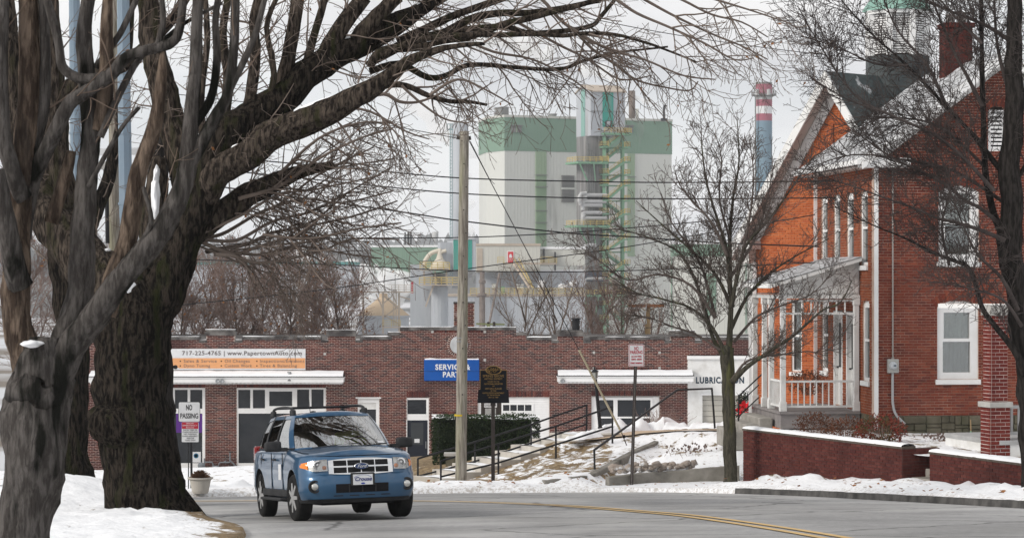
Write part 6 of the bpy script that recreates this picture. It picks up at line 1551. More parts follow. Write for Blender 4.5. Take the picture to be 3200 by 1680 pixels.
def limb(T, pts, D, lvl0=0, kids=True, dens=None, t0=.15, snow=0.0, k=4, thin=False):
    if len(pts[0]) == 3: pts = [(a, b, 0, c) for a, b, c in pts]
    w = [Vector((*V(a, b, D+dd),)) for a, b, dd, r in pts]; ra = [RS[0]*r/PXM(D+dd) for a, b, dd, r in pts]
    ww = catmull(w, k); n = len(pts)-1
    rr_ = []
    for i in range(len(ww)):
        t = i/(len(ww)-1)*n; j = min(int(t), n-1); rr_.append(ra[j]+(ra[j+1]-ra[j])*(t-j))
    jit = 0.25*T.rng.random()
    for i in range(1, len(ww)-1):
        ww[i] = ww[i] + (.30 if rr_[i] > .3 else 1.0)*Vector((mnoise.noise(ww[i]*1.7), mnoise.noise(ww[i]*1.7+Vector((9,0,0))), mnoise.noise(ww[i]*1.7+Vector((0,9,0)))))*rr_[i]*.35
    addtube(T, ww, rr_, 0 if thin else -1)
    if snow: snow_on(T, ww, rr_, snow)
    if kids: spawn(T, ww, rr_, lvl0, t0, dens)
    return ww, rr_
def snow_on(T, pts, rads, amt):
    run = []
    def flush():
        if len(run) >= 3:
            rows = []
            for j, (p, side, r, e) in enumerate(run):
                f = min(1, j, len(run)-1-j); w = r*.55*(.3+.7*f)*(.6+.5*e*abs(mnoise.noise(p*4)+.6)); h = min(.045, .015+.12*r)*f*e
                rows.append([p+side*w*a + Vector((0,0,r*math.sqrt(max(0,1-(a*.62)**2)) - .012 + h*b)) for a, b in ((-1,0),(-.75,.7),(-.2,1),(.3,1),(.8,.6),(1,0))])
            T.sn.grid(rows)
        run.clear()
    fine = []
    for (a, b, ra, rb) in zip(pts, pts[1:], rads, rads[1:]):
        n = max(1, int((b-a).length/.06))
        for i in range(n): fine.append((a.lerp(b, i/n), ra+(rb-ra)*i/n, (b-a).normalized()))
    for p, r, t in fine:
        nzv = mnoise.noise(p*1.9+Vector((3,1,4)))*.5+.5+.25*mnoise.noise(p*7)
        if abs(t.z) < .82 and nzv < amt:
            s = t.cross(Vector((0,0,1))); s.normalize(); run.append((p, s, r, .7+.6*nzv))
        else: flush()
    flush()
def snow_lump(T, x, y, D, rx, rz, seed=0, ry=None):
    c = V(x, y, D); bm = bmesh.new(); bmesh.ops.create_icosphere(bm, subdivisions=3, radius=1); i0 = len(T.sn.v)
    a, b = rx/PXM(D), rz/PXM(D)
    for v in bm.verts:
        k = 1+.38*mnoise.noise(v.co*1.5+Vector((seed,0,0)))+.22*mnoise.noise(v.co*4.5+Vector((seed,3,0))); T.sn.v.append((c.x+v.co.x*a*k, c.y+v.co.y*(ry or a)*k, c.z+v.co.z*b*k))
    for f in bm.faces: T.sn.f.append(tuple(i0+v.index for v in f.verts)); T.sn.m.append(0)
    bm.free()
def finish(T, name, label, mbig, mtw, cat='tree', group=None):
    t = wthing(name, label, cat, group)
    if hasattr(T, 'big_trunk'): build('trunk', T.big_trunk, M['bark_maple'], t, smooth=True)
    if T.big.f: build('limbs' if hasattr(T, 'big_trunk') else 'trunk', T.big, mbig, t, smooth=True)
    if T.tw.f: o = build('crown', T.tw, mtw, t, smooth=True)
    if T.lf.f: build('dead_leaves', T.lf, M['leaf_dead'], t, kind='stuff')
    if T.sn.f: build('snow', T.sn, M['snowcap'], t, smooth=True, kind='stuff')
    return t

# --- the great old maple whose limb arches over the road
D2 = 39.0
T = Tree(11, dict(len=[1.5,.75,.38], dens=[3.2,4.6,4.2], ang=[48,50,48], up=[-.05,-.08,-.05], wig=[.15,.18,.2], trop=[-.14,-.16,-.16], seg=[.16,.12,.10], r=[.017,.009,.0062], rmin=.0045))
limb(T, [(392,1345,0,140),(380,1300,0,112),(362,1220,0,97),(346,1130,0,92),(332,1020,0,90),(328,920,0,94),(338,830,0,97),(348,765,0,90),(362,715,0,66),(372,680,0,30)], D2, kids=False, k=7)
for a in ((300,1330,-.5,36,210,1290),(470,1345,-.4,40,425,1240),(375,1360,-.9,40,360,1260)):
    limb(T, [(a[0],a[1],a[2],a[3]*.5),((a[0]+370)/2,a[1]-35,a[2]*.6,a[3]*.9),(365,a[1]-110,a[2]*.15,a[3]*1.2)], D2, kids=False)
limb(T, [(330,1075,-.2,70),(290,1070,-.35,62),(258,1060,-.4,50),(236,1052,-.4,28),(228,1050,-.4,8)], D2, kids=False)
TL = T; T = Tree(12, T.prm)
limb(TL, [(350,850,0,50),(374,790,0,66),(402,735,0,64),(432,675,0,53),(460,610,0,43),(487,545,0,39),(506,485,0,38),(522,430,0,40),(545,372,0,43),(580,325,0,45),(630,298,.2,40),(705,248,.4,40),(790,180,.6,37),(880,120,.8,32),(960,75,1,27),(1040,32,1.2,19),(1105,-12,1.3,14)], D2, dens=2.0, t0=.35, snow=.62)
limb(T, [(505,500,0,34),(535,450,-.1,38),(575,415,-.2,39),(650,368,-.4,38),(740,312,-.6,37),(840,270,-.8,32),(920,235,-1,26),(975,195,-1,19),(1040,150,-1,13),(1120,120,-1,8),(1220,110,-1,4)], D2, dens=2.4, t0=.15, snow=.58)
limb(T, [(470,605,.3,36),(540,545,.3,34),(610,502,.4,30),(690,462,.4,24),(760,430,.5,16),(840,415,.5,8)], D2, dens=5.0, snow=.5)
limb(T, [(330,770,0,84),(270,722,.2,72),(215,652,.4,62),(160,582,.6,54),(112,520,.8,48),(82,450,1,45),(60,380,1,40),(40,250,1.2,36),(20,120,1.2,30),(8,-10,1.4,26)], D2, dens=1.2)
limb(T, [(480,465,.4,42),(450,370,.5,38),(420,280,.6,36),(400,190,.6,33),(385,90,.7,30),(370,-15,.7,26)], D2, dens=1.6)
limb(T, [(190,640,.8,40),(145,430,1,36),(132,280,1,35),(122,120,1.1,34),(112,-15,1.1,30)], D2, dens=1.2)
limb(T, [(120,270,1,26),(220,190,1.1,22),(330,150,1.2,18),(420,60,1.2,14),(470,-10,1.2,12)], D2, dens=1.6, snow=.4)
for b in ([(800,180,.6,24),(845,90,.7,22),(915,-8,.8,20)], [(700,250,.5,20),(726,150,.5,18),(750,-8,.6,16)], [(620,300,.3,16),(640,180,.4,14),(638,60,.5,12),(650,-12,.5,10)], [(880,125,.8,22),(930,60,.8,20),(1000,-8,.9,18)],
          [(560,335,.2,14),(575,200,.3,12),(560,90,.3,10),(575,-10,.3,9)], [(520,400,.2,12),(505,260,.3,10),(520,120,.3,8),(515,-10,.3,7)], [(760,205,.6,12),(790,90,.6,10),(820,-10,.6,9)], [(660,280,.3,10),(690,190,.2,8),(670,70,.2,7),(700,-10,.2,6)]):
    limb(T, b, D2, dens=3.4)
fan = [([(890,132),(1000,72),(1090,-8)],20,14,.3), ([(940,150),(1041,101),(1123,81),(1198,45),(1258,34),(1341,32),(1416,19),(1510,2)],13,6,.2), ([(930,165),(966,126),(1078,116),(1176,94),(1247,67),(1303,52),(1378,34),(1453,15),(1515,-5)],12,6,-.4),
       ([(1120,85),(1191,71),(1266,67),(1322,81),(1378,82),(1446,75),(1491,64),(1510,45),(1545,2)],8,5,.0), ([(960,140),(1041,103),(1176,88),(1266,88),(1341,86),(1416,90),(1472,84),(1547,88),(1622,107),(1678,127),(1753,157)],9,2.2,-.6),
       ([(930,180),(1003,161),(1078,195),(1123,191),(1168,167),(1228,163),(1303,171),(1408,174),(1465,154),(1528,137),(1581,129),(1680,118)],9,2.4,.4), ([(930,225),(973,214),(1022,217),(1078,240),(1135,255),(1176,255),(1225,264)],10,3.5,-.8),
       ([(900,250),(966,236),(1003,255),(1048,257),(1097,240),(1135,217)],6,2.2,-.9), ([(1300,-40),(1363,0),(1408,49),(1453,86),(1491,124),(1551,165),(1603,202),(1678,221),(1735,227),(1756,205)],5,1.6,.3),
       ([(1480,-40),(1551,0),(1603,34),(1678,67),(1772,109),(1847,150),(1896,146)],5,1.6,-.2), ([(1560,-30),(1622,0),(1697,41),(1791,86),(1866,116),(1932,150)],4.5,1.5,.5), ([(1640,-30),(1716,0),(1791,37),(1866,56),(1932,94)],4,1.5,.1), ([(1740,-20),(1820,5),(1900,30),(1990,60)],3.5,1.5,.1),
       ([(1000,105),(1100,60),(1200,20),(1280,-10)],11,8,.6), ([(1080,240),(1150,200),(1220,225),(1290,265)],4,1.6,-.8), ([(1160,95),(1240,130),(1340,150),(1440,200),(1500,250)],4,1.5,.3), ([(1300,55),(1400,110),(1480,150),(1560,200),(1640,190)],4,1.5,.7),
       ([(1010,215),(1060,260),(1120,300),(1180,310)],4,1.5,-.9), ([(1420,60),(1520,120),(1620,150),(1720,190),(1800,200)],4,1.5,.2), ([(1000,75),(1100,10),(1150,-20)],9,7,.8),([(850,270),(930,280),(1020,330),(1080,350)],4,1.5,-.9)]
for pts, r0, r1, dd in fan:
    n = len(pts)-1; limb(T, [(a, b, dd+1.0+.12*i, r0+(r1-r0)*i/n) for i, (a, b) in enumerate(pts)], D2, dens=2.3 if r0 < 15 else 1.8, t0=.2, thin=r0 < 7)
bun = [([(507,608),(585,638),(646,621),(719,599),(768,582),(817,535),(880,480)],6,2), ([(520,632),(548,626),(622,613),(683,586),(756,572),(885,545),(1000,505)],7,2), ([(540,640),(583,643),(622,657),(670,660),(744,647),(817,628),(885,601),(1005,602)],6,2),
       ([(500,606),(529,604),(597,604),(670,564),(719,547),(793,528),(900,470),(985,420)],6,2), ([(505,600),(531,596),(573,582),(646,538),(707,511),(800,440),(940,370)],6,2), ([(600,500),(700,470),(800,400),(900,350),(985,325)],6,2),
       ([(505,620),(600,660),(700,700),(760,760)],3,1.5), ([(560,630),(650,640),(760,620),(880,640),(960,650)],4,1.6), ([(510,585),(600,545),(700,490),(800,475),(960,440)],5,2), ([(520,560),(610,520),(720,450),(860,420),(990,400)],5,2), ([(640,540),(760,500),(860,510),(990,480)],4,1.8), ([(660,590),(780,600),(900,575),(1010,560)],4,1.8), ([(700,440),(800,350),(900,310),(980,310)],5,2)]
for i, (pts, r0, r1) in enumerate(bun):
    n = len(pts)-1; limb(T, [(a, b, .3+.25*math.sin(i*2.1)+.15*j, r0+(r1-r0)*j/n) for j, (a, b) in enumerate(pts)], D2, dens=4.2, t0=.1, thin=True)
for (x, y, dd, rx, rz) in ((318,722,-.42,25,22),(306,744,-.42,18,16),(391,490,-.05,10,54),(394,440,-.03,7,24)): snow_lump(T, x, y, D2+dd, rx, rz, x, .14)
limb(T, [(405,660,.25,44),(388,560,.25,36),(392,460,.25,27),(402,395,.25,14)], D2, kids=False)
T.big_trunk = TL.big; T.tw.v.extend([]);
for src_, dst_ in ((TL.tw, T.tw), (TL.sn, T.sn)):
    o_ = len(dst_.v); dst_.v.extend(src_.v); dst_.f.extend([tuple(i+o_ for i in f) for f in src_.f]); dst_.m.extend(src_.m)
rng = T.rng
for _ in range(150):
    v = T.tw.v[rng.randrange(len(T.tw.v))]; leaf(T, Vector(v), rng.uniform(.05,.09))
finish(T, 'maple_tree', 'huge dark mossy maple with burl and limb arching over the road', M['bark_limb'], M['twig_maple'])

# --- grey many-stemmed tree in the near left corner
D1 = 22.0
T = Tree(5, dict(len=[.8,.45,.22], dens=[2.6,2.4,2.2], ang=[50,50,45], up=[.1,.05,.05], wig=[.18,.2,.22], trop=[.03,.01,.02], seg=[.1,.08,.07], r=[.010,.006,.004], rmin=.003))
limb(T, [(58,1440,0,80),(62,1330,0,68),(70,1200,0,74),(82,1080,0,80),(95,980,0,82),(105,900,0,70),(115,850,0,40)], D1, kids=False, k=7)
T2 = Tree(6, T.prm); RS[0] = .72
limb(T2, [(80,960,.02,62),(48,820,.02,52),(42,660,.03,48),(52,520,.1,47),(65,400,.1,45),(72,250,.1,39),(72,100,.1,35),(68,-25,.1,33)], D1, dens=.8, k=6)
limb(T, [(50,720,-.1,42),(15,560,-.3,34),(-12,430,-.3,30)], D1, kids=False)
limb(T, [(62,500,0,32),(30,420,-.1,30),(8,330,-.1,28),(2,100,-.1,26),(6,-25,0,24)], D1, dens=.8)
limb(T, [(75,420,.1,20),(105,300,.1,22),(112,180,.1,20),(110,60,.1,18),(106,-20,.1,16)], D1, dens=.8)
limb(T, [(128,970,0,56),(190,850,-.1,51),(260,765,-.2,46),(340,655,-.3,42),(402,590,-.3,40),(440,520,-.3,38),(465,430,-.3,33),(480,330,-.3,28),(490,200,-.3,24),(495,60,-.3,20),(500,-25,-.3,18)], D1, dens=.9, k=6, t0=.4)
limb(T, [(455,440,-.3,26),(500,372,-.3,24),(550,282,-.3,21),(575,225,-.3,19),(588,100,-.3,17),(592,-20,-.3,16)], D1, dens=1.2)
limb(T, [(560,260,-.3,14),(600,180,-.3,13),(640,90,-.3,11),(670,-15,-.3,10)], D1, dens=1.5)
limb(T, [(478,330,-.3,18),(530,250,-.2,16),(545,150,-.2,14),(542,50,-.2,12),(552,-15,-.2,11)], D1, dens=1.4)
limb(T, [(150,890,.1,50),(188,770,.1,47),(205,650,.1,44),(218,520,.1,40),(222,420,.1,36),(226,300,.1,34),(216,180,.1,30),(210,80,.1,26),(228,-20,.1,22)], D1, dens=.8, k=6)
limb(T, [(58,600,.2,30),(85,455,.1,28),(125,362,.0,27),(170,262,-.1,25),(215,230,-.1,25),(280,187,-.1,23),(325,142,-.1,20),(425,112,-.1,18),(452,70,-.1,16),(462,-20,-.1,14)], D1, dens=1.0)
limb(T, [(285,186,-.1,20),(235,197,-.1,19),(190,192,-.1,18),(156,166,-.1,17),(145,100,-.1,16),(115,-15,-.1,14)], D1, dens=1.0)
limb(T2, [(262,790,-.12,42),(300,660,-.1,36),(332,530,-.1,33),(350,420,-.1,30),(385,320,-.1,26),(402,220,-.1,20),(408,130,-.1,9)], D1, dens=.6)
limb(T2, [(248,330,.05,26),(262,250,.05,28),(268,160,.05,26),(270,60,.05,22),(272,-10,.05,16)], D1, kids=False)
limb(T2, [(130,560,.15,26),(165,450,.15,24),(180,380,.15,16)], D1, kids=False)
limb(T, [(252,345,0,14),(300,235,0,13),(350,150,0,11),(410,102,0,9),(470,56,0,7),(560,8,0,6)], D1, dens=1.6)
limb(T, [(222,470,0,10),(300,330,-.1,8),(350,270,-.1,7)], D1, dens=1.2)
limb(T, [(330,640,-.3,10),(380,560,-.4,9),(360,470,-.4,7)], D1, dens=1.2)
limb(T, [(240,170,.1,12),(300,90,.1,12),(330,30,.1,11),(350,-15,.1,10)], D1, dens=1.2); limb(T, [(395,118,-.1,12),(410,60,-.1,11),(405,-15,-.1,10)], D1, dens=1.2)
for (x, y, dd, rx, rz) in ((80,864,-.22,25,9),(272,628,-.22,7,4)): snow_lump(T, x, y, D1+dd, rx, rz, x, .08)
t1 = finish(T, 'street_tree', 'grey many-stemmed tree with torn brown stems in the near left corner', M['bark_grey'], M['twig_tan'])
o = build('torn_stem', T2.big, M['bark_torn'], t1, smooth=True); o['label'] = 'stripped brown torn stems'

RS[0] = 1.0
# --- two trunks behind, at the left
PB = dict(len=[1.8,.9,.5], dens=[1.3,2.2,2.2], ang=[45,48,45], up=[.1,.0,.0], wig=[.15,.2,.22], trop=[.03,.0,.0], seg=[.2,.16,.14], r=[.022,.011,.007], rmin=.005)
T = Tree(21, PB); limb(T, [(186,1215,0,54),(184,1160,0,44),(182,1050,0,39),(186,900,0,38),(172,760,0,37),(152,640,0,31),(150,500,0,26),(130,330,.3,22),(120,150,.5,18),(110,-10,.6,14)], 50, dens=.7, t0=.4, k=6)
limb(T, [(170,740,0,24),(215,600,.4,20),(260,480,.6,17),(300,330,.8,14),(320,150,1,12),(330,0,1.2,9)], 50, dens=1.2)
finish(T, 'street_tree', 'furrowed brown trunk standing in snow between the two left trees', M['bark_maple'], M['twig_maple'])
T = Tree(22, PB); limb(T, [(428,1275,0,54),(421,1240,0,46),(405,1150,0,42),(395,1000,0,38),(388,800,0,34),(390,600,0,28),(400,400,.2,22),(420,200,.3,16)], 46.3, dens=.8, t0=.5, k=6)
finish(T, 'street_tree', 'leaning grey trunk close behind the huge maple', M['bark_dark'], M['twig_maple'])

# --- young tree in front of the low wall
D3 = 56.0
PP = dict(len=[1.05,.50,.22], dens=[7.5,8.5,8.5], ang=[42,48,50], up=[.22,.12,.08], wig=[.15,.22,.28], trop=[.05,.03,.03], seg=[.16,.10,.08], r=[.0115,.0078,.0064], rmin=.0052)
T = Tree(31, PP)
limb(T, [(1838,1222,0,22),(1836,1195,0,17.5),(1835,1080,0,15.5),(1832,960,0,16),(1831,905,0,17),(1833,870,0,13)], D3, kids=False, k=8)
pear = [([(1831,905),(1836,847),(1839,760),(1838,724),(1826,622),(1808,560),(1780,470),(1767,386),(1764,335)],12,2.2,0), ([(1838,740),(1836,601),(1844,499),(1859,407),(1854,294)],9,2,.2), ([(1842,770),(1844,750),(1865,652),(1885,606),(1936,550),(1977,494),(2008,448),(2050,390)],8.5,2,-.2),
        ([(1830,915),(1812,880),(1793,847),(1757,724),(1721,652),(1690,622),(1610,590),(1545,575)],10,2,.2), ([(1826,890),(1790,820),(1740,775),(1680,755),(1600,735),(1530,690)],7,2,-.3), ([(1840,960),(1870,930),(1895,910),(1926,890),(1992,848),(2041,803),(2071,778),(2116,758),(2144,703)],10,2.2,-.4),
        ([(1840,955),(1850,942),(1877,910),(1926,894),(1976,890),(2026,883),(2066,885),(2114,860)],6,2,-.2), ([(1838,830),(1880,745),(1940,685),(2000,645),(2085,600)],7,2,.4), ([(1838,765),(1800,690),(1740,630),(1660,560),(1600,505)],7,2,.3), ([(1828,640),(1790,560),(1720,480),(1698,435)],6,2,-.3),
        ([(1800,800),(1740,720),(1660,690),(1580,705),(1520,665),(1450,615)],6,2,-.1), ([(1842,690),(1900,600),(1930,500),(1945,420)],6,2,.3), ([(1836,600),(1810,500),(1815,400),(1800,340)],5,2,.1), ([(1845,860),(1900,800),(1960,770),(2040,740),(2090,690)],6,2,.2), ([(1800,800),(1760,660),(1690,560),(1660,480)],6,2,.4), ([(1812,880),(1750,840),(1690,820),(1640,800),(1590,790)],5,2,0), ([(1865,650),(1890,520),(1895,430),(1885,350)],5,2,-.2)]
for pts, r0, r1, dd in pear:
    n = len(pts)-1; limb(T, [(a, b, dd*(1+1.5*i/n), (r0+(r1*.6-r0)*(i/n)**.7)*.8) for i, (a, b) in enumerate(pts)], D3, t0=.15, thin=r0 < 7)
finish(T, 'pear_tree', 'bare young tree with slim olive trunk before the low concrete wall', M['bark_pear'], M['twig_pear'])

# --- dark tree at the right edge, close to the camera
D4 = 44.0
T = Tree(41, dict(len=[1.2,.55,.26], dens=[8.5,9.0,7.5], ang=[45,50,50], up=[.12,.06,.05], wig=[.16,.22,.26], trop=[.03,.02,.02], seg=[.15,.10,.08], r=[.0105,.0072,.0056], rmin=.0046))
limb(T, [(2604,1330,0,36),(2598,1100,0,31),(2588,950,0,29),(2566,800,0,30),(2546,640,0,31),(2541,500,0,28),(2548,300,0,24),(2552,100,0,20),(2556,-35,0,18)], D4, dens=.8, k=7, t0=.3)
r2 = [([(2545,640),(2500,540),(2478,420),(2472,250),(2470,100),(2468,-25)],14,9,.3), ([(2528,605),(2459,575),(2397,557),(2364,551),(2293,521),(2233,500),(2150,470),(2060,440)],8,2,-.3), ([(2580,945),(2551,879),(2502,817),(2471,771),(2441,679),(2397,655),(2352,638),(2308,614),(2263,593),(2203,569),(2100,520)],12,2,-.3),
      ([(2388,668),(2370,570),(2390,480),(2386,440),(2360,380)],5,2,-.2), ([(2525,572),(2471,527),(2427,504),(2382,465),(2322,432),(2250,400),(2150,330),(2050,250)],8,2,.2), ([(2520,430),(2457,350),(2382,270),(2282,165),(2192,85),(2107,-10)],9,3,.1), ([(2472,270),(2432,190),(2402,135),(2357,30),(2340,-25)],7,4,.4),
      ([(2500,480),(2382,360),(2242,290),(2132,250),(2032,190)],7,2,-.3), ([(2540,520),(2400,430),(2260,400),(2140,390),(2030,425)],7,2,.4), ([(2552,110),(2470,60),(2370,20),(2300,-20)],8,4,.2), ([(2470,110),(2400,40),(2350,-20)],6,3,.1), ([(2560,780),(2520,700),(2460,640),(2420,560),(2400,500)],8,2,-.5),
      ([(2570,820),(2530,760),(2480,735),(2420,720),(2350,710)],6,2,-.6), ([(2548,330),(2590,200),(2620,50)],10,6,0), ([(2545,250),(2510,120),(2500,-20)],8,5,.2), ([(2282,165),(2200,160),(2110,120),(2010,90)],4,2,0), ([(2382,270),(2330,160),(2260,80),(2220,-10)],6,3,.3), ([(2242,290),(2150,240),(2060,110),(2010,20)],5,2,.1), ([(2478,420),(2380,330),(2300,300),(2180,300),(2080,330)],6,2,.5), ([(2541,480),(2590,400),(2640,300)],9,6,0)]
for pts, r0, r1, dd in r2:
    n = len(pts)-1; limb(T, [(a, b, dd*(1+1.5*i/n), (r0+(r1*.6-r0)*(i/n)**.7)*.85) for i, (a, b) in enumerate(pts)], D4, t0=.12, thin=r0 < 8.5, snow=.42 if r0 > 11.5 else 0)
finish(T, 'street_tree', 'dark bare tree with dense twigs at the right edge', M['bark_dark'], M['twig_dark'])

# --- trees behind the garage
def bg_tree(seed, x, yt, D, spread, label, name='bare_tree', dens=1.0, leaves=60, mt='twig_brown', group='bare trees behind the garage'):
    rg = random.Random(seed); sc = 1.0
    T = Tree(seed, dict(len=[1.9*spread,.95*spread,.5*spread], dens=[4.2*dens,4.2*dens,3.4*dens], ang=[38,42,45], up=[.25,.12,.05], wig=[.14,.2,.25], trop=[.06,.03,.0], seg=[.35,.25,.22], r=[.020,.013,.010], rmin=.008))
    yb = 1180; h = yb-yt
    limb(T, [(x, yb, 0, 6), (x+rg.uniform(-5,5), yb-h*.35, 0, 4), (x+rg.uniform(-8,8), yb-h*.6, 0, 2.4), (x+rg.uniform(-14,14), yb-h*.95, 0, 1)], D, t0=.4, k=5)
    for k in range(6):
        s = (-1)**k; t = .32+.09*k; x1 = x + s*rg.uniform(35,85)*spread
        limb(T, [(x, yb-h*t, 0, 2.4), (x+(x1-x)*.45, yb-h*(t+.14), rg.uniform(-1.5,1.5), 1.5), (x1, yb-h*(t+.30)+rg.uniform(-10,20), rg.uniform(-3,3), .8)], D, t0=.15, thin=True)
    for _ in range(leaves):
        v = T.tw.v[T.rng.randrange(len(T.tw.v))]; leaf(T, Vector(v), T.rng.uniform(.10,.2))
    return finish(T, name, label, M['twig_maple'] if mt != 'twig_brown' else bark('bg_bark%d' % seed, (.08,.065,.057), (.14,.115,.10)), M[mt], group=group)
lab = ['bare brown tree behind the garage, next to the maple trunk', 'bare brown tree behind the banner end of the parapet', 'bare brown tree behind the first parapet block', 'bare brown tree behind the long left coping', 'dense brown tree left of the second parapet block', 'bare brown tree behind the second parapet block', 'rightmost brown tree of the thicket, before the cone silo']
for i, (x, yt, D_) in enumerate(((455,690,112),(525,650,120),(595,690,112),(660,640,122),(725,680,113),(790,665,121),(850,690,114))): bg_tree(100+i, x, yt, D_, 1.0, lab[i], dens=1.15, leaves=110)
lab = ['thin grey tree right of the utility pole above the parapet', 'thin grey tree left of the black flue', 'brown tree right of the black flue before the mill shaft', 'brown tree left of the crossarm pole', 'brown tree right of the crossarm pole']
for i, (x, yt, D_, sp, dn) in enumerate(((1322,700,110,.95,.62),(1402,700,113,.95,.62),(1490,730,116,.9,1.0),(1560,735,118,.9,1.0),(1640,760,120,.8,.8))): bg_tree(200+i, x, yt, D_, sp, lab[i], dens=dn, leaves=0, mt='twig_brown' if i > 1 else 'twig_maple')
lab = ['bare tree at far left beyond the snow', 'bare tree beyond the garage end, seen between trunks']
for i, (x, yt, D_) in enumerate(((60,560,105),(215,600,108))): bg_tree(300+i, x, yt, D_, 1.1, lab[i], leaves=20)
# ------------------------------------------------------------------ the blue SUV
M['paint'] = pmat('blue_metallic_paint', (.020,.080,.168), (.028,.094,.186), scale=1.2, rough=.34, metal=.35, spec=.4, coat=.8, c3=(.12,.14,.17), s3=2.2, lo3=.60, hi3=.95)
M['plastic'] = pmat('black_plastic', (.022,.023,.025), (.04,.04,.042), scale=6, rough=.6, spec=.15)
M['rubber'] = pmat('tyre_rubber', (.011,.011,.012), (.026,.025,.024), scale=5, rough=.85)
M['chrome'] = pmat('chrome', (.72,.72,.72), rough=.14, metal=1.0)
M['alloy'] = pmat('alloy_wheel', (.50,.50,.50), (.38,.38,.38), scale=5, rough=.45, metal=.4)
M['lens'] = glass_mat('lamp_lens', (.95,.95,.95), .10, .03)
M['reflector'] = pmat('lamp_reflector', (.66,.66,.64), (.50,.50,.48), scale=9, rough=.25, metal=.7)
M['amber'] = pmat('amber_lens', (.80,.22,.02), rough=.15, coat=.8)
M['redlens'] = pmat('red_lens', (.35,.02,.02), rough=.15, coat=.8)
M['autoglass'] = glass_mat('windscreen_glass', (.62,.70,.66), .55, .01)
M['privacy'] = glass_mat('privacy_glass', (.10,.11,.11), .12, .01)
M['cloth'] = pmat('seat_cloth', (.16,.16,.16), (.12,.12,.12), scale=9, rough=.95)
CARH = Vector((math.sin(math.radians(16.6)), -math.cos(math.radians(16.6)), 0)); CARH.z = .0714; CX_ = CARH.normalized()
LAT = Vector((-CARH.y, CARH.x, 0)).normalized(); LAT.z = .014; CY_ = (LAT - CX_*LAT.dot(CX_)).normalized(); CZ_ = CX_.cross(CY_)
fa = P(1096, 1621, 36.4); fa.z = road_top(fa.x, fa.y) + .004
org = fa - CX_*1.33
CARM = Matrix(((CX_.x,CY_.x,CZ_.x,org.x),(CX_.y,CY_.y,CZ_.y,org.y),(CX_.z,CY_.z,CZ_.z,org.z),(0,0,0,1)))
car = thing('suv', 'blue SUV with roof rails driving towards the camera', 'car'); car.matrix_world = CARM
def cb(name, mb, mat, par=car, smooth=False, fix=True): return build(name, mb, mat, par, smooth=smooth, fix=fix)
OUT = [(2.20,0),(2.198,.2),(2.187,.4),(2.158,.57),(2.10,.71),(2.01,.81),(1.88,.868),(1.70,.892),(1.33,.905),(1.0,.896),(.72,.892),(.3,.890),(-.2,.890),(-.7,.890),(-1.0,.896),(-1.29,.908),(-1.6,.90),(-1.9,.885),(-2.08,.84),(-2.17,.72),(-2.20,.4),(-2.205,0)]
LV = [(.29,.31,.33,.07,.12,.05),(.33,.36,.38,.03,.05,.02),(.44,.50,.5,.005,.005,0),(.60,.64,.64,0,0,0),(.675,.72,.72,.0,.02,.02),(.70,.78,.78,0,.055,.03),(.84,.90,.92,.010,.075,.04),(.935,1.0,1.02,.026,.105,.05),(.975,1.045,1.06,.055,.145,.06),(.995,1.075,1.08,.105,.20,.08)]
def lvpt(x, y, L):
    zf, zc, zr, s_, f_, r_ = L
    w = smooth01((x-1.3)/.7); wr = smooth01((-x-1.6)/.5)
    X = x - f_*w*(1+.25*(abs(y)/.9)**2) + r_*wr; Y = y*(1-s_/.9)
    t = (x-.75)/1.45
    z = zc + (zf-zc)*max(0, t)**1.1 if t > 0 else zc + (zr-zc)*min(1, -t/2)
    return (X, Y, z)
half = OUT; loop = half + [(a, -b) for a, b in half[-2:0:-1]]
mb = MB(); n = len(loop)
for L in LV:
    for (x, y) in loop: mb.v.append(lvpt(x, y, L))
for k in range(len(LV)-1):
    for i in range(n):
        j = (i+1) % n; mb.f.append((k*n+i, k*n+j, (k+1)*n+j, (k+1)*n+i)); mb.m.append(0)
mb.f.append(tuple(range(n-1, -1, -1))); mb.m.append(1)
# bonnet and deck: strips across with a crown
b0 = (len(LV)-1)*n; H = len(half); cols = 5; top = {}
for i in range(H):
    li = b0+i; ri = b0+((n-i) % n)
    pl_, pr_2 = Vector(mb.v[li]), Vector(mb.v[ri])
    if i in (0, H-1): top[i] = [li]; continue
    row = [li]
    for c in range(1, cols):
        t = c/cols; q = pl_.lerp(pr_2, t); yy = 2*t-1
        q.z += .045*(1-abs(yy)**3)*min(1, i/3) + (.012 if abs(yy) < .45 else 0)*(1 if 1 < i < 10 else 0); mb.v.append(tuple(q)); row.append(len(mb.v)-1)
    row.append(ri); top[i] = row
for i in range(H-1):
    a, b = top[i], top[i+1]
    if len(a) == 1:
        for c in range(cols): mb.f.append((a[0], b[c], b[c+1])); mb.m.append(0)
    elif len(b) == 1:
        for c in range(cols): mb.f.append((a[c], b[0], a[c+1])); mb.m.append(0)
    else:
        for c in range(cols): mb.f.append((a[c], b[c], b[c+1], a[c+1])); mb.m.append(0)
body = build('body', mb, [M['paint'], M['plastic']], None, smooth=True, fix=True)
cut = MB()
for wx in (1.33, -1.29):
    for s in (-1, 1):
        cut.lathe((wx, s*.78, .36), [(.425, -.30), (.425, .30)], 40, 'y', m=1)
cutter = build('cut', cut, [M['paint'], M['plastic']], None, fix=True)
for p in cutter.data.polygons: p.material_index = 1
md = body.modifiers.new('b', 'BOOLEAN'); md.operation = 'DIFFERENCE'; md.object = cutter; md.solver = 'EXACT'
dg = bpy.context.evaluated_depsgraph_get(); me2 = bpy.data.meshes.new_from_object(body.evaluated_get(dg))
body.modifiers.clear(); body.data = me2; bpy.data.objects.remove(cutter); body.parent = car
for p in me2.polygons: p.use_smooth = p.material_index == 0
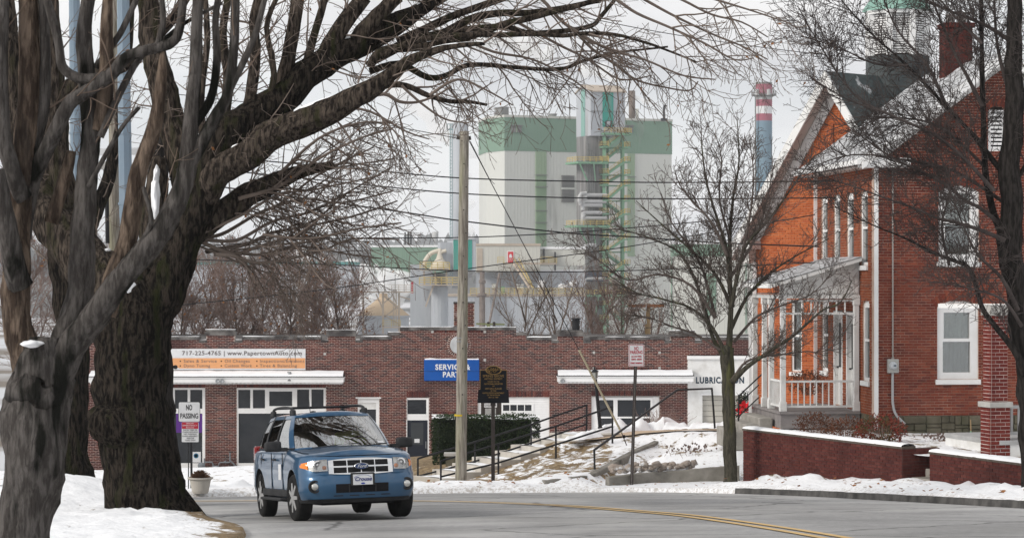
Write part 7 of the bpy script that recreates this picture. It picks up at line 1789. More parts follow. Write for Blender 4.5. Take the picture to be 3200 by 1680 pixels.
try: me2.set_sharp_from_angle(angle=math.radians(38))
except Exception: pass

# greenhouse
GB = [(1.03,0),(1.01,.3),(.96,.55),(.87,.735),(.74,.80),(.30,.815),(-.20,.82),(-.31,.82),(-1.10,.815),(-1.22,.815),(-1.85,.785),(-2.02,.73),(-2.09,.5),(-2.11,0)]
GR = [(.28,0),(.27,.25),(.24,.45),(.18,.575),(.08,.612),(-.05,.625),(-.25,.635),(-.34,.635),(-1.08,.63),(-1.20,.63),(-1.72,.605),(-1.88,.555),(-1.95,.4),(-1.97,0)]
def ghp(i, t, s, off=0.0):
    a, b = GB[i], GR[i]; bul = .03*math.sin(math.pi*t)
    zr_ = 1.605 - (.03 if i > 9 else 0) + (.012 if i < 2 else 0)
    zb_ = 1.07 + .012*(i < 3)
    x = a[0]+(b[0]-a[0])*t + (bul if i < 3 else -bul if i > 11 else 0); y = a[1]+(b[1]-a[1])*t + (bul if 3 <= i <= 11 else 0)
    z = zb_ + (zr_-zb_)*t
    c = Vector((-.5, 0, 1.2)); p = Vector((x, y*s, z)); d = Vector((p.x-c.x, p.y*2.2, 0)).normalized()
    return p - d*off
pil = MB(); TT = [0,.25,.5,.75,1]
def panel_rows(i, s, t0, t1, off=0.0, u0=0.0, u1=1.0):
    rows = []
    for k in range(6):
        t = t0+(t1-t0)*k/5; a, b = ghp(i, t, s, off), ghp(i+1, t, s, off); rows.append([a.lerp(b, u0), a.lerp(b, u1)])
    return rows
glass_sets = {'windscreen': [], 'side_window': []}
for s in (-1, 1):
    for i in range(13):
        if i in (3, 6, 8, 10): pil.grid(panel_rows(i, s, 0, 1), m=(0 if i in (3, 10) else 1))
        else:
            pil.grid(panel_rows(i, s, 0, .05)); pil.grid(panel_rows(i, s, .94 if i not in (4,5,7,9) else .90, 1))
gh = cb('pillars', pil, [M['paint'], M['plastic']], smooth=True)
ws = MB()
for s in (-1, 1):
    for i in range(3): ws.grid(panel_rows(i, s, .03, .95, .012))
cb('windscreen', ws, M['autoglass'], smooth=True)
rg_ = MB()
for s in (-1, 1):
    for i in (11, 12): rg_.grid(panel_rows(i, s, .03, .95, .012))
cb('rear_window', rg_, M['privacy'], smooth=True)
for s in (-1, 1):
    for idx in ((4, 5), (7,), (9,)):
        g_ = MB()
        for i in idx: g_.grid(panel_rows(i, s, .03, .92, .012, .04 if i == idx[0] else 0, .96 if i == idx[-1] else 1))
        w_ = cb('side_window', g_, M['privacy'] if idx[0] > 5 else M['autoglass'], smooth=True)
    tr = MB(); rows = []
    for i in range(3, 12):
        rows.append(ghp(i, .045, s, -.006))
    tr.tube(rows, .012, 6); cb('belt_trim', tr, M['plastic'])
rf = MB(); rows = []
for i in range(14):
    a = ghp(i, 1, 1); row = []
    for c in range(9):
        y = a.y*(1-2*c/8); q = Vector((a.x, y, a.z + .055*(1-(abs(y)/max(.01, a.y))**2.4)*min(1, min(i, 13-i)/2.5))) if a.y > .001 else Vector((a.x, 0, a.z))
        row.append(q)
    rows.append(row)
rf.grid(rows); cb('roof', rf, M['paint'], smooth=True)
# roof rails with feet and crossbar, aerial
for s in (-1, 1):
    mb = MB(); mb.tube(catmull([(.02,s*.575,1.625),(-.06,s*.575,1.70),(-.35,s*.58,1.735),(-.9,s*.58,1.745),(-1.4,s*.575,1.735),(-1.66,s*.57,1.70),(-1.76,s*.565,1.61)], 4), .022, 8); rl_ = cb('roof_rail', mb, M['plastic'], smooth=True)
    for xx in (-.02, -1.62):
        mb = MB(); mb.box(xx-.14, xx+.10, s*.575-.03, s*.575+.03, 1.60, 1.70); bevel(cb('rail_foot', mb, M['plastic'], rl_), .02)
for xx in (-.42, -1.25):
    mb = MB(); mb.tube([(xx,-.57,1.735),(xx,.57,1.735)], .018, 6); cb('crossbar', mb, M['plastic'])
mb = MB(); mb.tube([(-.02,-.30,1.64),(-.12,-.30,1.98)], [.006,.002], 5); cb('aerial', mb, M['plastic'])
mb = MB(); mb.lathe((.1,-.28,1.645), [(.05,0),(.045,.02),(.0,.03)], 12); cb('aerial_base', mb, M['plastic'])

# front end
oy = [q[1] for q in OUT[:8]]; ox = [q[0] for q in OUT[:8]]
def front(y, z, off=0.0):
    zs_ = [L[0] for L in LV]; fi = [L[4] for L in LV]; si = [L[3] for L in LV]
    f_ = float(np.interp(z, zs_, fi)); s_ = float(np.interp(z, zs_, si))
    ay = min(abs(y)/(1-s_/.9), .889); x = float(np.interp(ay, oy, ox)); w = smooth01((x-1.3)/.7)
    return Vector((x - f_*w*(1+.25*(ay/.9)**2) + off, y, z))
def fpatch(mb, y0, y1, z0, z1, off, ny=8, nz=4, top=None, bot=None, thick=.03):
    rows = []
    for i in range(ny+1):
        y = y0+(y1-y0)*i/ny; za = bot(y) if bot else z0; zb_ = top(y) if top else z1
        rows.append([front(y, za+(zb_-za)*k/nz, off) for k in range(nz+1)])
    mb.grid(rows)
    back = [[p-Vector((thick,0,0)) for p in r] for r in rows]
    mb.grid([rows[0], back[0]]); mb.grid([rows[-1], back[-1]]); mb.grid([[r[0] for r in rows], [r[0] for r in back]]); mb.grid([[r[-1] for r in rows], [r[-1] for r in back]])
# chrome grille with dark cells
gt = lambda y: .935 - .03*(abs(y)/.5)**2; gb = lambda y: .690 + .02*(abs(y)/.5)**2
mb = MB(); fpatch(mb, -.49, .49, 0, 0, .012, 16, 4, gt, gb); gr = cb('grille', mb, M['chrome'])
hw = lambda z: .43
for r_, (za, zb_) in enumerate(((.718,.800),(.826,.903))):
    for c in range(4):
        y0 = -.425+c*.2125; mb = MB(); fpatch(mb, y0+.009, y0+.2035, za, zb_, .018, 4, 3, thick=.03); ce = cb('grille_opening', mb, M['dark'], gr)
        for k in range(3):
            mb = MB(); zz_ = za+.02+k*.02; mb.tube([front(y0+.012, zz_, .022), front(y0+.2, zz_, .022)], .005, 4); cb('slat', mb, M['plastic'], ce)
mb = MB()
for k in range(28):
    a = 2*math.pi*k/28
rows = []
for r_, o_ in ((1.0,.030),(.98,.045),(.86,.050)):
    rows.append([front(.115*r_*math.cos(2*math.pi*k/28), .812+.050*r_*math.sin(2*math.pi*k/28), o_) for k in range(29)])
mb.grid(rows); bd = cb('badge', mb, M['chrome'], smooth=True)
mb = MB(); mb.face([front(.10*math.cos(2*math.pi*k/28), .812+.043*math.sin(2*math.pi*k/28), .050) for k in range(28)]); cb('badge_field', mb, pmat('badge_blue', (.010,.030,.11), rough=.2, coat=1), bd)
o = text('badge_script', 'Ford', .068, (front(0,.812).x+.054, 0, .810), (0,1,0), (1,0,0), M['chrome'], bd, shear=.35, sx=1.05); 
# lamps
for s in (-1, 1):
    ht = lambda y: .925 - .05*((abs(y)-.49)/.36)**2; hb = lambda y: .755 - .012*((abs(y)-.49)/.3) + .06*max(0, (abs(y)-.70)/.15)
    mb = MB(); fpatch(mb, s*.505, s*.855, 0, 0, .004, 12, 5, ht, hb); hl = cb('headlight', mb, M['reflector'])
    mb = MB(); fpatch(mb, s*.505, s*.775, 0, 0, .030, 10, 5, ht, hb, thick=.02); cb('lens', mb, M['lens'], hl, smooth=False)
    mb = MB(); fpatch(mb, s*.778, s*.862, 0, 0, .022, 4, 4, lambda y: ht(y)-.004, lambda y: hb(y)+.004); cb('indicator', mb, M['amber'], hl)
    c = front(s*.635, .845, -.005)
    mb = MB(); mb.lathe(c, [(.072,.012),(.066,.018),(.03,.006),(.022,.016),(.0,.018)], 22, 'x'); cb('reflector_bowl', mb, M['chrome'], hl, smooth=True)
    c = front(s*.55, .80, .006); mb = MB(); mb.lathe(c, [(.034,.0),(.030,.012),(.0,.016)], 14, 'x'); cb('side_lamp', mb, M['amber'], hl, smooth=True)
    c = front(s*.705, .525, .0)
    mb = MB(); mb.lathe(c-Vector((.03,0,0)), [(.098,.03),(.094,.052),(.072,.052),(.07,.036),(.0,.03)], 24, 'x'); fg = cb('fog_lamp', mb, M['plastic'], smooth=False)
    mb = MB(); mb.lathe(c-Vector((.01,0,0)), [(.056,.03),(.045,.042),(.0,.046)], 20, 'x'); cb('lens', mb, M['reflector'], fg, smooth=True)
mb = MB(); fpatch(mb, -.40, .40, .425, .555, .006, 12, 3, thick=.05); li_ = cb('lower_intake', mb, M['dark'])
for y in (-.2, 0, .2):
    mb = MB(); mb.tube([front(y,.43,.012), front(y,.55,.012)], .008, 5); cb('bar', mb, M['plastic'], li_)
mb = MB(); fpatch(mb, -.86, .86, .275, .335, .012, 20, 2, thick=.10); cb('front_valance', mb, M['plastic'])
for y in (-.36,-.12,.12,.36):
    mb = MB(); fpatch(mb, y-.07, y+.07, .375, .388, .008, 4, 1, thick=.02); cb('bumper_slot', mb, M['plastic'])
# plate
px_ = front(0,.6).x + .035
mb = MB(); mb.box(px_-.03, px_, -.185, .185, .52, .715); bevel(cb('plate_frame', mb, M['plastic']), .015)
mb = MB(); mb.box(px_, px_+.006, -.150, .150, .535, .690); pt_ = cb('plate', mb, M['signwhite'])
text('plate_script', 'Crouse', .082, (px_+.009, 0, .618), (0,1,0), (1,0,0), pmat('plate_blue', (.02,.03,.16), rough=.4), pt_, shear=.3, bold=.002, sx=1.05)
mb = MB(); rows = []
for k in range(15):
    a = .35+2.6*k/14; rows.append([Vector((px_+.0075, .130*r_*math.cos(a), .622+.056*r_*math.sin(a))) for r_ in (1.0, 1.07)])
mb.grid(rows)
mb.face([Vector((px_+.0075, .032*math.cos(2*math.pi*k/16), .555+.013*math.sin(2*math.pi*k/16))) for k in range(16)]); cb('plate_mark', mb, pmat('plate_mark_blue', (.05,.08,.35), rough=.4), pt_)
# wipers, mirrors, handles, side steps, lamps, door seams
for a, b, c in (((1.0,-.50,1.085),(.93,-.10,1.115),(.90,.28,1.135)), ((1.0,.18,1.095),(.96,.42,1.10),(.88,.70,1.12))):
    mb = MB(); mb.tube([Vector(a)+Vector((.02,0,.012)), Vector(b)+Vector((.02,0,.012)), Vector(c)+Vector((.02,0,.012))], .010, 5); cb('wiper', mb, M['plastic'])
mb = MB(); mb.grid([[lvpt(1.08+.0*y, y, LV[-1]) for y in ()]]) if False else None
for s in (-1, 1):
    bm = bmesh.new(); bmesh.ops.create_cube(bm, size=1)
    for v in bm.verts: v.co = Vector((v.co.x*.13*(1.0 if v.co.y*s < 0 else .75), v.co.y*.26, v.co.z*(.17 if v.co.y*s < 0 else .15)))
    bmesh.ops.bevel(bm, geom=bm.edges[:], offset=.045, segments=3, affect='EDGES', profile=.6)
    me = bpy.data.meshes.new('mirror'); bm.to_mesh(me); bm.free(); me.materials.append(M['plastic'])
    for p in me.polygons: p.use_smooth = True
    o = ob_mesh('mirror', me, car); o.location = (.66, s*1.045, 1.135)
    mb = MB(); mb.bar((.68, s*.82, 1.085), (.67, s*.95, 1.09), .09, .06); cb('mirror_arm', mb, M['plastic'], o if False else car)
    for xx, L_ in ((.0,.16), (-.98,.16)):
        mb = MB(); mb.box(xx-L_/2, xx+L_/2, s*.905-.018, s*.905+.018, .915, .945); bevel(cb('door_handle', mb, M['plastic']), .01)
    for xx in (.62, -.27, -1.14):
        mb = MB(); mb.box(xx-.005, xx+.005, s*.893-.006, s*.893+.006, .42, 1.03); cb('door_seam', mb, M['dark'])
    mb = MB(); mb.box(-.80, .85, s*.90-.09, s*.90+.09, .30, .345); bevel(cb('side_step', mb, M['plastic']), .02)
    mb = MB(); mb.box(-1.0, .95, s*.885-.02, s*.885+.012, .36, .47); bevel(cb('sill_cladding', mb, M['plastic']), .012)
    mb = MB(); mb.box(-2.14, -2.0, s*.775-.06, s*.775+.06, .80, 1.14); bevel(cb('tail_lamp', mb, M['redlens']), .03)
    mb = MB(); mb.box(.30, .52, s*.8965-.002, s*.8965+.002, .62, .86)
    if s < 0: cb('door_notice', mb, M['signwhite'])
# bonnet shut lines
for s in (-1, 1):
    mb = MB(); pts_ = [Vector(lvpt(x, y*s, LV[-1]))+Vector((0,0,.008)) for x, y in OUT[5:11]]; mb.tube(pts_, .005, 4); cb('bonnet_seam', mb, M['dark'])
mb = MB(); mb.tube([front(y, .968, .004) for y in np.linspace(-.80,.80,15)], .006, 4); cb('bonnet_seam', mb, M['dark'])
# wheels
for wx in (1.33, -1.29):
    for s in (-1, 1):
        mb = MB(); R_ = .358; w_ = .118
        mb.lathe((0,0,0), [(.235,-w_*.9),(.30,-w_),(.335,-w_*.93),(.352,-w_*.75),(R_,-w_*.55)] + [(R_-(.008 if k % 2 else 0), -w_*.5+w_*k/8) for k in range(1, 9)] + [(R_,w_*.55),(.352,w_*.75),(.335,w_*.93),(.30,w_),(.235,w_*.9)], 44, 'y')
        wh = build('wheel', MB(), M['rubber'], car); wh.location = (wx, s*.775, R_)
        if wx > 0: wh.rotation_euler = (0, 0, math.radians(4))
        build('tyre', mb, M['rubber'], wh, smooth=True)
        mb = MB(); so = s*w_*.82
        mb.lathe((0,0,0), [(.245,-w_*.85),(.245,w_*.85),(.225,w_*.8),(.215,so*.5 if s > 0 else w_*.3)], 36, 'y')
        for k in range(7):
            a = 2*math.pi*k/7; u = Vector((math.cos(a),0,math.sin(a))); v_ = Vector((-math.sin(a),0,math.cos(a))); n_ = Vector((0,s*.02,0))
            p0, p1 = u*.05+Vector((0,so*1.05,0)), u*.225+Vector((0,so*.95,0))
            mb.hexa([p0-v_*.035-n_, p0+v_*.035-n_, p1+v_*.028-n_, p1-v_*.028-n_, p0-v_*.03+n_, p0+v_*.03+n_, p1+v_*.022+n_, p1-v_*.022+n_])
        mb.lathe((0,so*.75,0), [(.07,-s*.0),(.065,s*.045),(.0,s*.05)], 18, 'y'); build('rim', mb, M['alloy'], wh, fix=True)
        mb = MB(); mb.lathe((0,so*.3,0), [(.20,-.01),(.20,.01)], 24, 'y'); build('brake_disc', mb, M['plastic'], wh)
# underside and cabin
mb = MB(); mb.box(-1.9, 1.9, -.55, .55, .24, .34); mb.tube([(-1.29,-.7,.3),(-1.29,.7,.3)], .06, 8); mb.tube([(1.33,-.7,.3),(1.33,.7,.3)], .05, 8); cb('underbody', mb, M['dark'])
mb = MB(); mb.box(.55, .98, -.72, .72, .95, 1.06); bevel(cb('dashboard', mb, M['plastic']), .04)
for yy in (-.38, .38):
    mb = MB(); mb.box(-.48, .05, yy-.25, yy+.25, .95, 1.07); mb.hexa([Vector(p) for p in ((-.55,yy-.24,1.0),(-.38,yy-.24,1.0),(-.38,yy+.24,1.0),(-.55,yy+.24,1.0),(-.68,yy-.22,1.36),(-.56,yy-.22,1.36),(-.56,yy+.22,1.36),(-.68,yy+.22,1.36))]); se = bevel(cb('seat', mb, M['cloth']), .04, 3)
    mb = MB(); mb.box(-.68, -.57, yy-.13, yy+.13, 1.38, 1.53); bevel(cb('headrest', mb, M['cloth'], se), .04, 3)
mb = MB(); mb.hexa([Vector(p) for p in ((-1.35,-.65,1.0),(-1.2,-.65,1.0),(-1.2,.65,1.0),(-1.35,.65,1.0),(-1.5,-.6,1.36),(-1.38,-.6,1.36),(-1.38,.6,1.36),(-1.5,.6,1.36))]); bevel(cb('rear_bench', mb, M['cloth']), .05)
sw_ = MB(); c_ = Vector((.40,.38,1.10)); ax = Vector((-.80,0,.55)).normalized(); e1 = Vector((0,1,0)); e2 = ax.cross(e1)
sw_.tube([c_+(e1*math.cos(2*math.pi*k/28)+e2*math.sin(2*math.pi*k/28))*.185 for k in range(29)], .016, 8)
for a in (0, 2.6, 3.7): sw_.bar(c_, c_+(e1*math.cos(a)+e2*math.sin(a))*.18, .04, .02)
cb('steering_wheel', sw_, M['plastic'])
mb = MB(); a = ghp(2, .12, 1, .004); b = ghp(3, .12, 1, .004); c = ghp(2, .19, 1, .004); d = ghp(3, .19, 1, .004); mb.face([a.lerp(b,.2), a.lerp(b,.8), c.lerp(d,.8), c.lerp(d,.2)]); cb('inspection_sticker', mb, M['signwhite'])

# the driver
drv = thing('person', 'driver in a yellow-green safety jacket behind the steering wheel', 'person'); drv.matrix_world = CARM
vs_, es_, rs_ = [], [], []
def jv(p, r, par=None):
    vs_.append(p); rs_.append(r)
    if par is not None: es_.append((par, len(vs_)-1))
    return len(vs_)-1
pel = jv((-.26,.38,.98), .14); ch1 = jv((-.33,.38,1.12), .14, pel); ch2 = jv((-.36,.38,1.26), .13, ch1); nk = jv((-.345,.38,1.35), .055, ch2); hd = jv((-.33,.38,1.42), .075, nk); hd2 = jv((-.325,.38,1.50), .075, hd)
nose = jv((-.245,.38,1.455), .014, hd)
for s in (-1, 1):
    sh = jv((-.34,.38+s*.18,1.27), .07, ch2); el = jv((-.06,.38+s*.25,1.10), .048, sh); wr_ = jv((.24,.38+s*.19,1.14), .034, el); ha = jv((.33,.38+s*.175,1.165), .028, wr_)
    for f_ in range(4):
        k1 = jv((.385,.38+s*(.165-.012*f_),1.185-.018*f_), .010, ha); k2 = jv((.415,.38+s*(.145-.012*f_),1.165-.018*f_), .009, k1); jv((.395,.38+s*(.125-.012*f_),1.14-.015*f_), .008, k2)
    th_ = jv((.345,.38+s*.14,1.19), .011, ha); jv((.375,.38+s*.115,1.195), .009, th_)
    kn = jv((.12,.38+s*.14,.99), .085, pel); jv((.45,.38+s*.14,.72), .06, kn)
me = bpy.data.meshes.new('body'); me.from_pydata(vs_, es_, []); ob = ob_mesh('body', me); me.update()
bpy.context.view_layer.objects.active = ob
sk = ob.modifiers.new('skin', 'SKIN'); 
if not me.skin_vertices: me.skin_vertices.new()
for i, v in enumerate(me.skin_vertices[0].data): v.radius = (rs_[i], rs_[i]); v.use_root = (i == 0)
ob.modifiers.new('sub', 'SUBSURF').levels = 1
dg = bpy.context.evaluated_depsgraph_get(); me3 = bpy.data.meshes.new_from_object(ob.evaluated_get(dg)); ob.modifiers.clear(); ob.data = me3; ob.parent = drv
for m_ in (pmat('hi_vis', (.48,.72,.06), rough=.7), pmat('skin', (.50,.30,.22), rough=.6), pmat('trousers', (.03,.035,.05), rough=.9)): me3.materials.append(m_)
for p in me3.polygons:
    c = p.center; p.use_smooth = True
    p.material_index = 1 if c.z > 1.345 or (c.x > .26 and c.z > 1.08) else (2 if c.z < 1.03 and c.x > -.2 else 0)
mb = MB(); mb.lathe((-.335,.38,1.49), [(.092,-.02),(.098,.03),(.085,.075),(.05,.098),(.0,.105)], 16); build('hair', mb, pmat('dark_hair', (.03,.02,.015), rough=.8), drv, smooth=True)
# ------------------------------------------------------------------ poles, wires, signs, rails, plants
def wood_pole(name, label, x, yb, yt, D, r0, r1, mat, lean=0):
    t = wthing(name, label, 'utility pole'); a, b = P(x, yb, D), P(x+lean, yt, D); mb = MB()
    mb.tube([a.lerp(b, k/24)-Vector((0,0,.3 if k == 0 else 0)) for k in range(25)], [r0+(r1-r0)*k/24 for k in range(25)], 20, rough=.025, rs=5); build('pole', mb, mat, t, smooth=True); return t, a, b
up, ua_, ub_ = wood_pole('utility_pole', 'weathered wooden utility pole without crossarm beside the garden steps', 1440, 1524, 410, 60, .145, .115, M['wood_pole'], 11)
mb = MB(); mb.lathe(P(1438,1299,60), [(.147,0),(.147,.045)], 20); build('yellow_band', mb, pmat('yellow_tag', (.5,.36,.03), rough=.6), up)
for y in (1056, 1067):
    mb = MB(); mb.lathe(P(1441.5,y,60), [(.134,0),(.134,.02)], 20); build('wire_wrap', mb, M['lamp_metal'], up)
for dx, y in ((-16,432),(14,434)):
    mb = MB(); mb.bar(P(1451,y,60), P(1451+dx*1.5,y-3,60), .05, .10); build('bracket', mb, M['brownmetal'], up)
for i in range(12):
    mb = MB(); q = P(1450+(i*7 % 15)-7, 440+i*72, 59.86); mb.lathe(q, [(.018,.0),(.018,-.02),(0,-.02)], 8, 'y'); build('bolt', mb, M['brownmetal'], up)
mb = MB(); q = P(1423,1295,60)
# guy wire, its pale guard and anchor
gw = wthing('guy_wire', 'guy wire with pale plastic guard slanting from the utility pole to the bank', 'guy wire')
g0, g1, g2, g3 = P(1466,440,60.1), P(1810,1094,63.2), P(1942,1350,64.4), P(1966,1392,64.6)
mb = MB(); mb.tube([g0, g1, g2], .011, 6); build('wire', mb, M['black'], gw)
mb = MB(); mb.tube([g1, g1.lerp(g2, .5), g2], .03, 10); build('guard', mb, pmat('guard_yellow', (.50,.45,.33), (.42,.37,.26), scale=4, rough=.6), gw)
mb = MB(); mb.tube([g2, g3-Vector((0,0,.15))], .014, 6); mb.lathe(P(1950,1363,64.4), [(.05,-.012),(.05,.012),(.03,.012),(.03,-.012)], 14, 'y'); build('anchor_rod', mb, M['brownmetal'], gw)
mb = MB(); mb.tube([P(1470,442,60.1), P(1530,560,61), P(1545,575,61.2)], .008, 5); build('second_wire', mb, M['black'], gw)
def sag_wire(label, pts, r=.011, D=62.0, group='overhead wires'):
    mb = MB(); mb.tube(catmull([V(a, b, D) for a, b in pts], 8), r, 5); o = build('overhead_wire', mb, M['black']); tag(o, label, 'wire', group)
sag_wire('topmost of the three thick overhead wires crossing the mill block', [(380,380),(700,408),(950,430),(1165,448),(1450,456),(1700,459),(2050,456),(2150,452)], .017)
sag_wire('middle of the three thick overhead wires crossing the mill block', [(380,410),(700,442),(950,468),(1165,487),(1420,497),(1700,500),(2050,498),(2150,495)], .017)
sag_wire('lowest of the three thick overhead wires crossing the mill block', [(380,445),(700,490),(990,530),(1165,556),(1430,586),(1600,596),(1800,610),(2060,620)], .019)
sag_wire('overhead wire rising right past the teal striped house', [(380,628),(700,606),(860,599),(1165,597),(1430,585),(1620,570),(1900,545)], .014)
sag_wire('overhead wire slanting up from the brown thicket past the pole', [(420,770),(640,748),(862,722),(1160,678),(1500,632),(1700,600),(2050,540)], .013)
sag_wire('almost level overhead wire just above the lower mill roofs', [(420,650),(700,660),(870,667),(1165,681),(1450,683),(1700,676),(2050,660)], .014)
sag_wire('thin wire from upper left to the utility pole top', [(380,230),(700,268),(960,312),(1160,350)], .010, 60)
sag_wire('thin wire crossing the sky to the cupola roof', [(1180,-20),(1450,40),(1700,88),(1960,125),(2170,148)], .010, 60)
# crossarm pole behind the garage
cp_, a_, b_ = wood_pole('crossarm_pole', 'tan utility pole with rusty crossarm behind the garage', 2024, 1080, 948, 118, .14, .12, M['wood_tan'])
mb = MB(); mb.bar(P(1964,955,117.8), P(2076,955,117.8), .12, .14); ca = build('crossarm', mb, pmat('rusty_arm', (.30,.12,.05), (.22,.10,.05), scale=3, rough=.9), cp_)
for x in (1970, 2000, 2042, 2070):
    mb = MB(); mb.lathe(P(x,951,117.8), [(.04,0),(.06,.05),(.04,.1),(.0,.13)], 8); build('insulator', mb, M['limestone'], ca)
for s in (-1, 1):
    mb = MB(); mb.bar(P(2024+s*26,957,117.8), P(2024,975,117.8), .05); build('brace', mb, M['wood_tan'], cp_)
mb = MB(); mb.lathe(P(2024,948,118), [(.05,0),(.07,.1),(.04,.5),(.0,.52)], 10); mb.tube([P(2020,950,117.7), P(2016,985,117.7), P(2020,1010,117.7), P(1998,1012,117.7)], .035, 6); build('riser', mb, M['mpipe'], cp_)
# mast with truss arms on the garage roof
ms_ = wthing('roof_mast', 'low green-grey steel bracket with insulators on the garage roof by the pole', 'bracket')
mb = MB(); mb.bar(P(1488,1011,100), P(1577,1013,100), .07); mb.bar(P(1526,1011,100), P(1526,1022,100), .14); build('arm', mb, pmat('mossy_steel', (.22,.24,.12), rough=.8), ms_)
for x in (1526, 1544):
    mb = MB(); mb.lathe(P(x,1011,100), [(.06,-.1),(.06,.06),(.03,.08)], 10); build('insulator', mb, M['brownmetal'], ms_)
# poles seen through the near tree at left
lp, _, _ = wood_pole('utility_pole', 'brown wooden pole behind the near left tree with crossarm', 360, 1500, -60, 52, .15, .13, M['wood_pole'], 0)
mb = MB(); mb.bar(P(300,477,51.8), P(470,474,51.8), .10, .12); mb.bar(P(300,466,51.8), P(470,463,51.8), .03, .03); build('crossarm', mb, M['signwhite'], lp)
mb = MB(); a, b = P(318,530,51.7), P(340,505,51.7); mb.box(a.x, b.x, 51.6, 51.9, a.z, b.z); build('junction_box', mb, M['limestone'], lp)
mb = MB(); mb.tube([P(329,530,51.7), P(334,620,51.7), P(336,760,51.7)], .045, 8); build('cable', mb, M['black'], lp)
sp = wthing('steel_post', 'blue grey steel post behind the near left tree', 'post')
mb = MB(); a, b = P(366,1500,50), P(412,-60,50); f_ = Fr((a.x,50,0), .2); w_ = 40/F*50; mb.tube([P(406,1500,50), P(388,300,50), P(384,-60,50)], [.155,.135,.13], 8); build('shaft', mb, M['steel_blue'], sp)
for y in (180, 420, 640, 900):
    mb = MB(); mb.lathe(P(386+ (y-300)*.016,y,50), [(.152,0),(.152,.05)], 8); build('collar', mb, M['steel_blue'], sp)
mb = MB(); mb.tube([P(238,680,56), P(236,400,56), P(232,-60,56)], .13, 10); o_ = wthing('steel_post', 'second blue steel post, left of the brown wooden pole', 'post'); build('shaft', mb, M['steel_blue'], o_); mb = MB(); mb.lathe(P(236,420,56), [(.15,0),(.15,.06)], 10); build('collar', mb, M['steel_blue'], o_)

# ---- signs
def plate(fr, u0, u1, z0, z1, n0, n1, r, name, mat, par):
    mb = MB(); pts = []
    for cx0, cz0, a0 in ((u1-r, z1-r, 0), (u0+r, z1-r, 90), (u0+r, z0+r, 180), (u1-r, z0+r, 270)):
        for k in range(5):
            a = math.radians(a0+22.5*k); pts.append(fr.p(cx0+r*math.cos(a), n1, cz0+r*math.sin(a)))
    mb.prism(pts, fr.N*(n0-n1)); return build(name, mb, mat, par)
def stext(fr, par, s, u, z, h, mat, n, w=None, bold=.0):
    o = text('lettering', s, h, fr.p(u, n, z), fr.U, fr.N, mat, par, bold=bold)
    if w:
        k = w/max(1e-6, max(v.co.dot(fr.U) for v in o.data.vertices)-min(v.co.dot(fr.U) for v in o.data.vertices))
        o0 = fr.p(u, n, z)
        for v in o.data.vertices:
            d = (v.co-o0).dot(fr.U); v.co = v.co + fr.U*d*(k-1)
    return o
DS = 55.0; sf = Fr((0, DS, 0), 0); sx = lambda x: (x-CX)/F*DS; sz = lambda y: (HY-y)/F*DS
ns = wthing('road_sign', 'white no passing sign above red and white snow emergency plate', 'sign')
mb = MB(); mb.box(sx(594.5), sx(601), DS+.01, DS+.05, sz(1560), sz(1258)); build('post', mb, M['black'], ns)
mb = MB(); mb.box(sx(587), sx(590), DS+.02, DS+.04, sz(1560), sz(1370)); build('post', mb, M['black'], ns)
plate(sf, sx(557.5), sx(625.5), sz(1317), sz(1254.5), .0, .004, .035, 'sign_edge', M['ink'], ns); pl_ = plate(sf, sx(558.8), sx(624.2), sz(1316), sz(1255.8), .0045, .008, .03, 'sign_plate', M['signwhite'], ns)
stext(sf, pl_, 'NO', sx(591), sz(1273), .175, M['ink'], .010, w=19/F*DS, bold=.004); stext(sf, pl_, 'PASSING', sx(591.5), sz(1299), .165, M['ink'], .010, w=56/F*DS, bold=.003)
p2_ = plate(sf, sx(568), sx(621), sz(1380), sz(1317.6), .0, .004, .02, 'sign_plate', M['signwhite'], ns); p3_ = plate(sf, sx(568.6), sx(619.5), sz(1338.5), sz(1318.2), .0045, .007, .01, 'sign_plate', M['signred'], ns)
for i, (s, w) in enumerate((('SNOW',24),('EMERGENCY',46),('ROUTE',24))): stext(sf, p3_, s, sx(594), sz(1321.8+6.5*i), .046, M['signwhite'], .008, w=w/F*DS)
for i, (s, w) in enumerate((('SNOW TIRES OR',44),('CHAINS REQUIRED',48),('NO PARKING',40),('DURING EMERGENCY',50),('VEHICLES',24),('TOWED AWAY',34))): stext(sf, p2_, s, sx(594.5), sz(1342.5+6.4*i), .044, M['ink'], .006, w=w/F*DS)
# planter with a dead mum beside it
pn = wthing('planter', 'pale stone planter with a dead brown mum at the kerb', 'planter')
q = P(626,1560,54.0); q.z = gz(q.x, q.y)-.02
mb = MB(); mb.lathe(q, [(.17,0),(.19,.05),(.24,.30),(.29,.33),(.29,.36),(.25,.36),(.23,.31),(.05,.30)], 26); build('pot', mb, M['conc_light'], pn, smooth=False)
mb = MB(); rr = random.Random(2)
for _ in range(420):
    a, b = rr.uniform(0, 6.28), rr.uniform(.1, 1.5); d = Vector((math.cos(a)*math.sin(b), math.sin(a)*math.sin(b), math.cos(b)*.8)); p0 = q+Vector((0,0,.32)); p1 = p0+d*rr.uniform(.16,.25); p1.z = max(p1.z, p0.z+.02)
    mb.tube([p0+d*.05, p1], [.005,.004], 3, cap=False); 
    e = d.orthogonal().normalized()*.015; mb.face([p1-e, p1+d*.02, p1+e, p1-d*.015])
build('dead_mum', mb, pmat('dead_mum', (.12,.065,.04), (.18,.11,.07), scale=20, rough=.95), pn)
DN = 57.0; sf = Fr((0, DN, 0), 0); sx = lambda x: (x-CX)/F*DN; sz = lambda y: (HY-y)/F*DN
npk = wthing('road_sign', 'white and red no parking sign on a leaning punched steel post', 'sign')
a, b = P(1973,1514,DN+.03), P(1987,1118,DN+.03); mb = MB(); dx = Vector((.038,0,0))
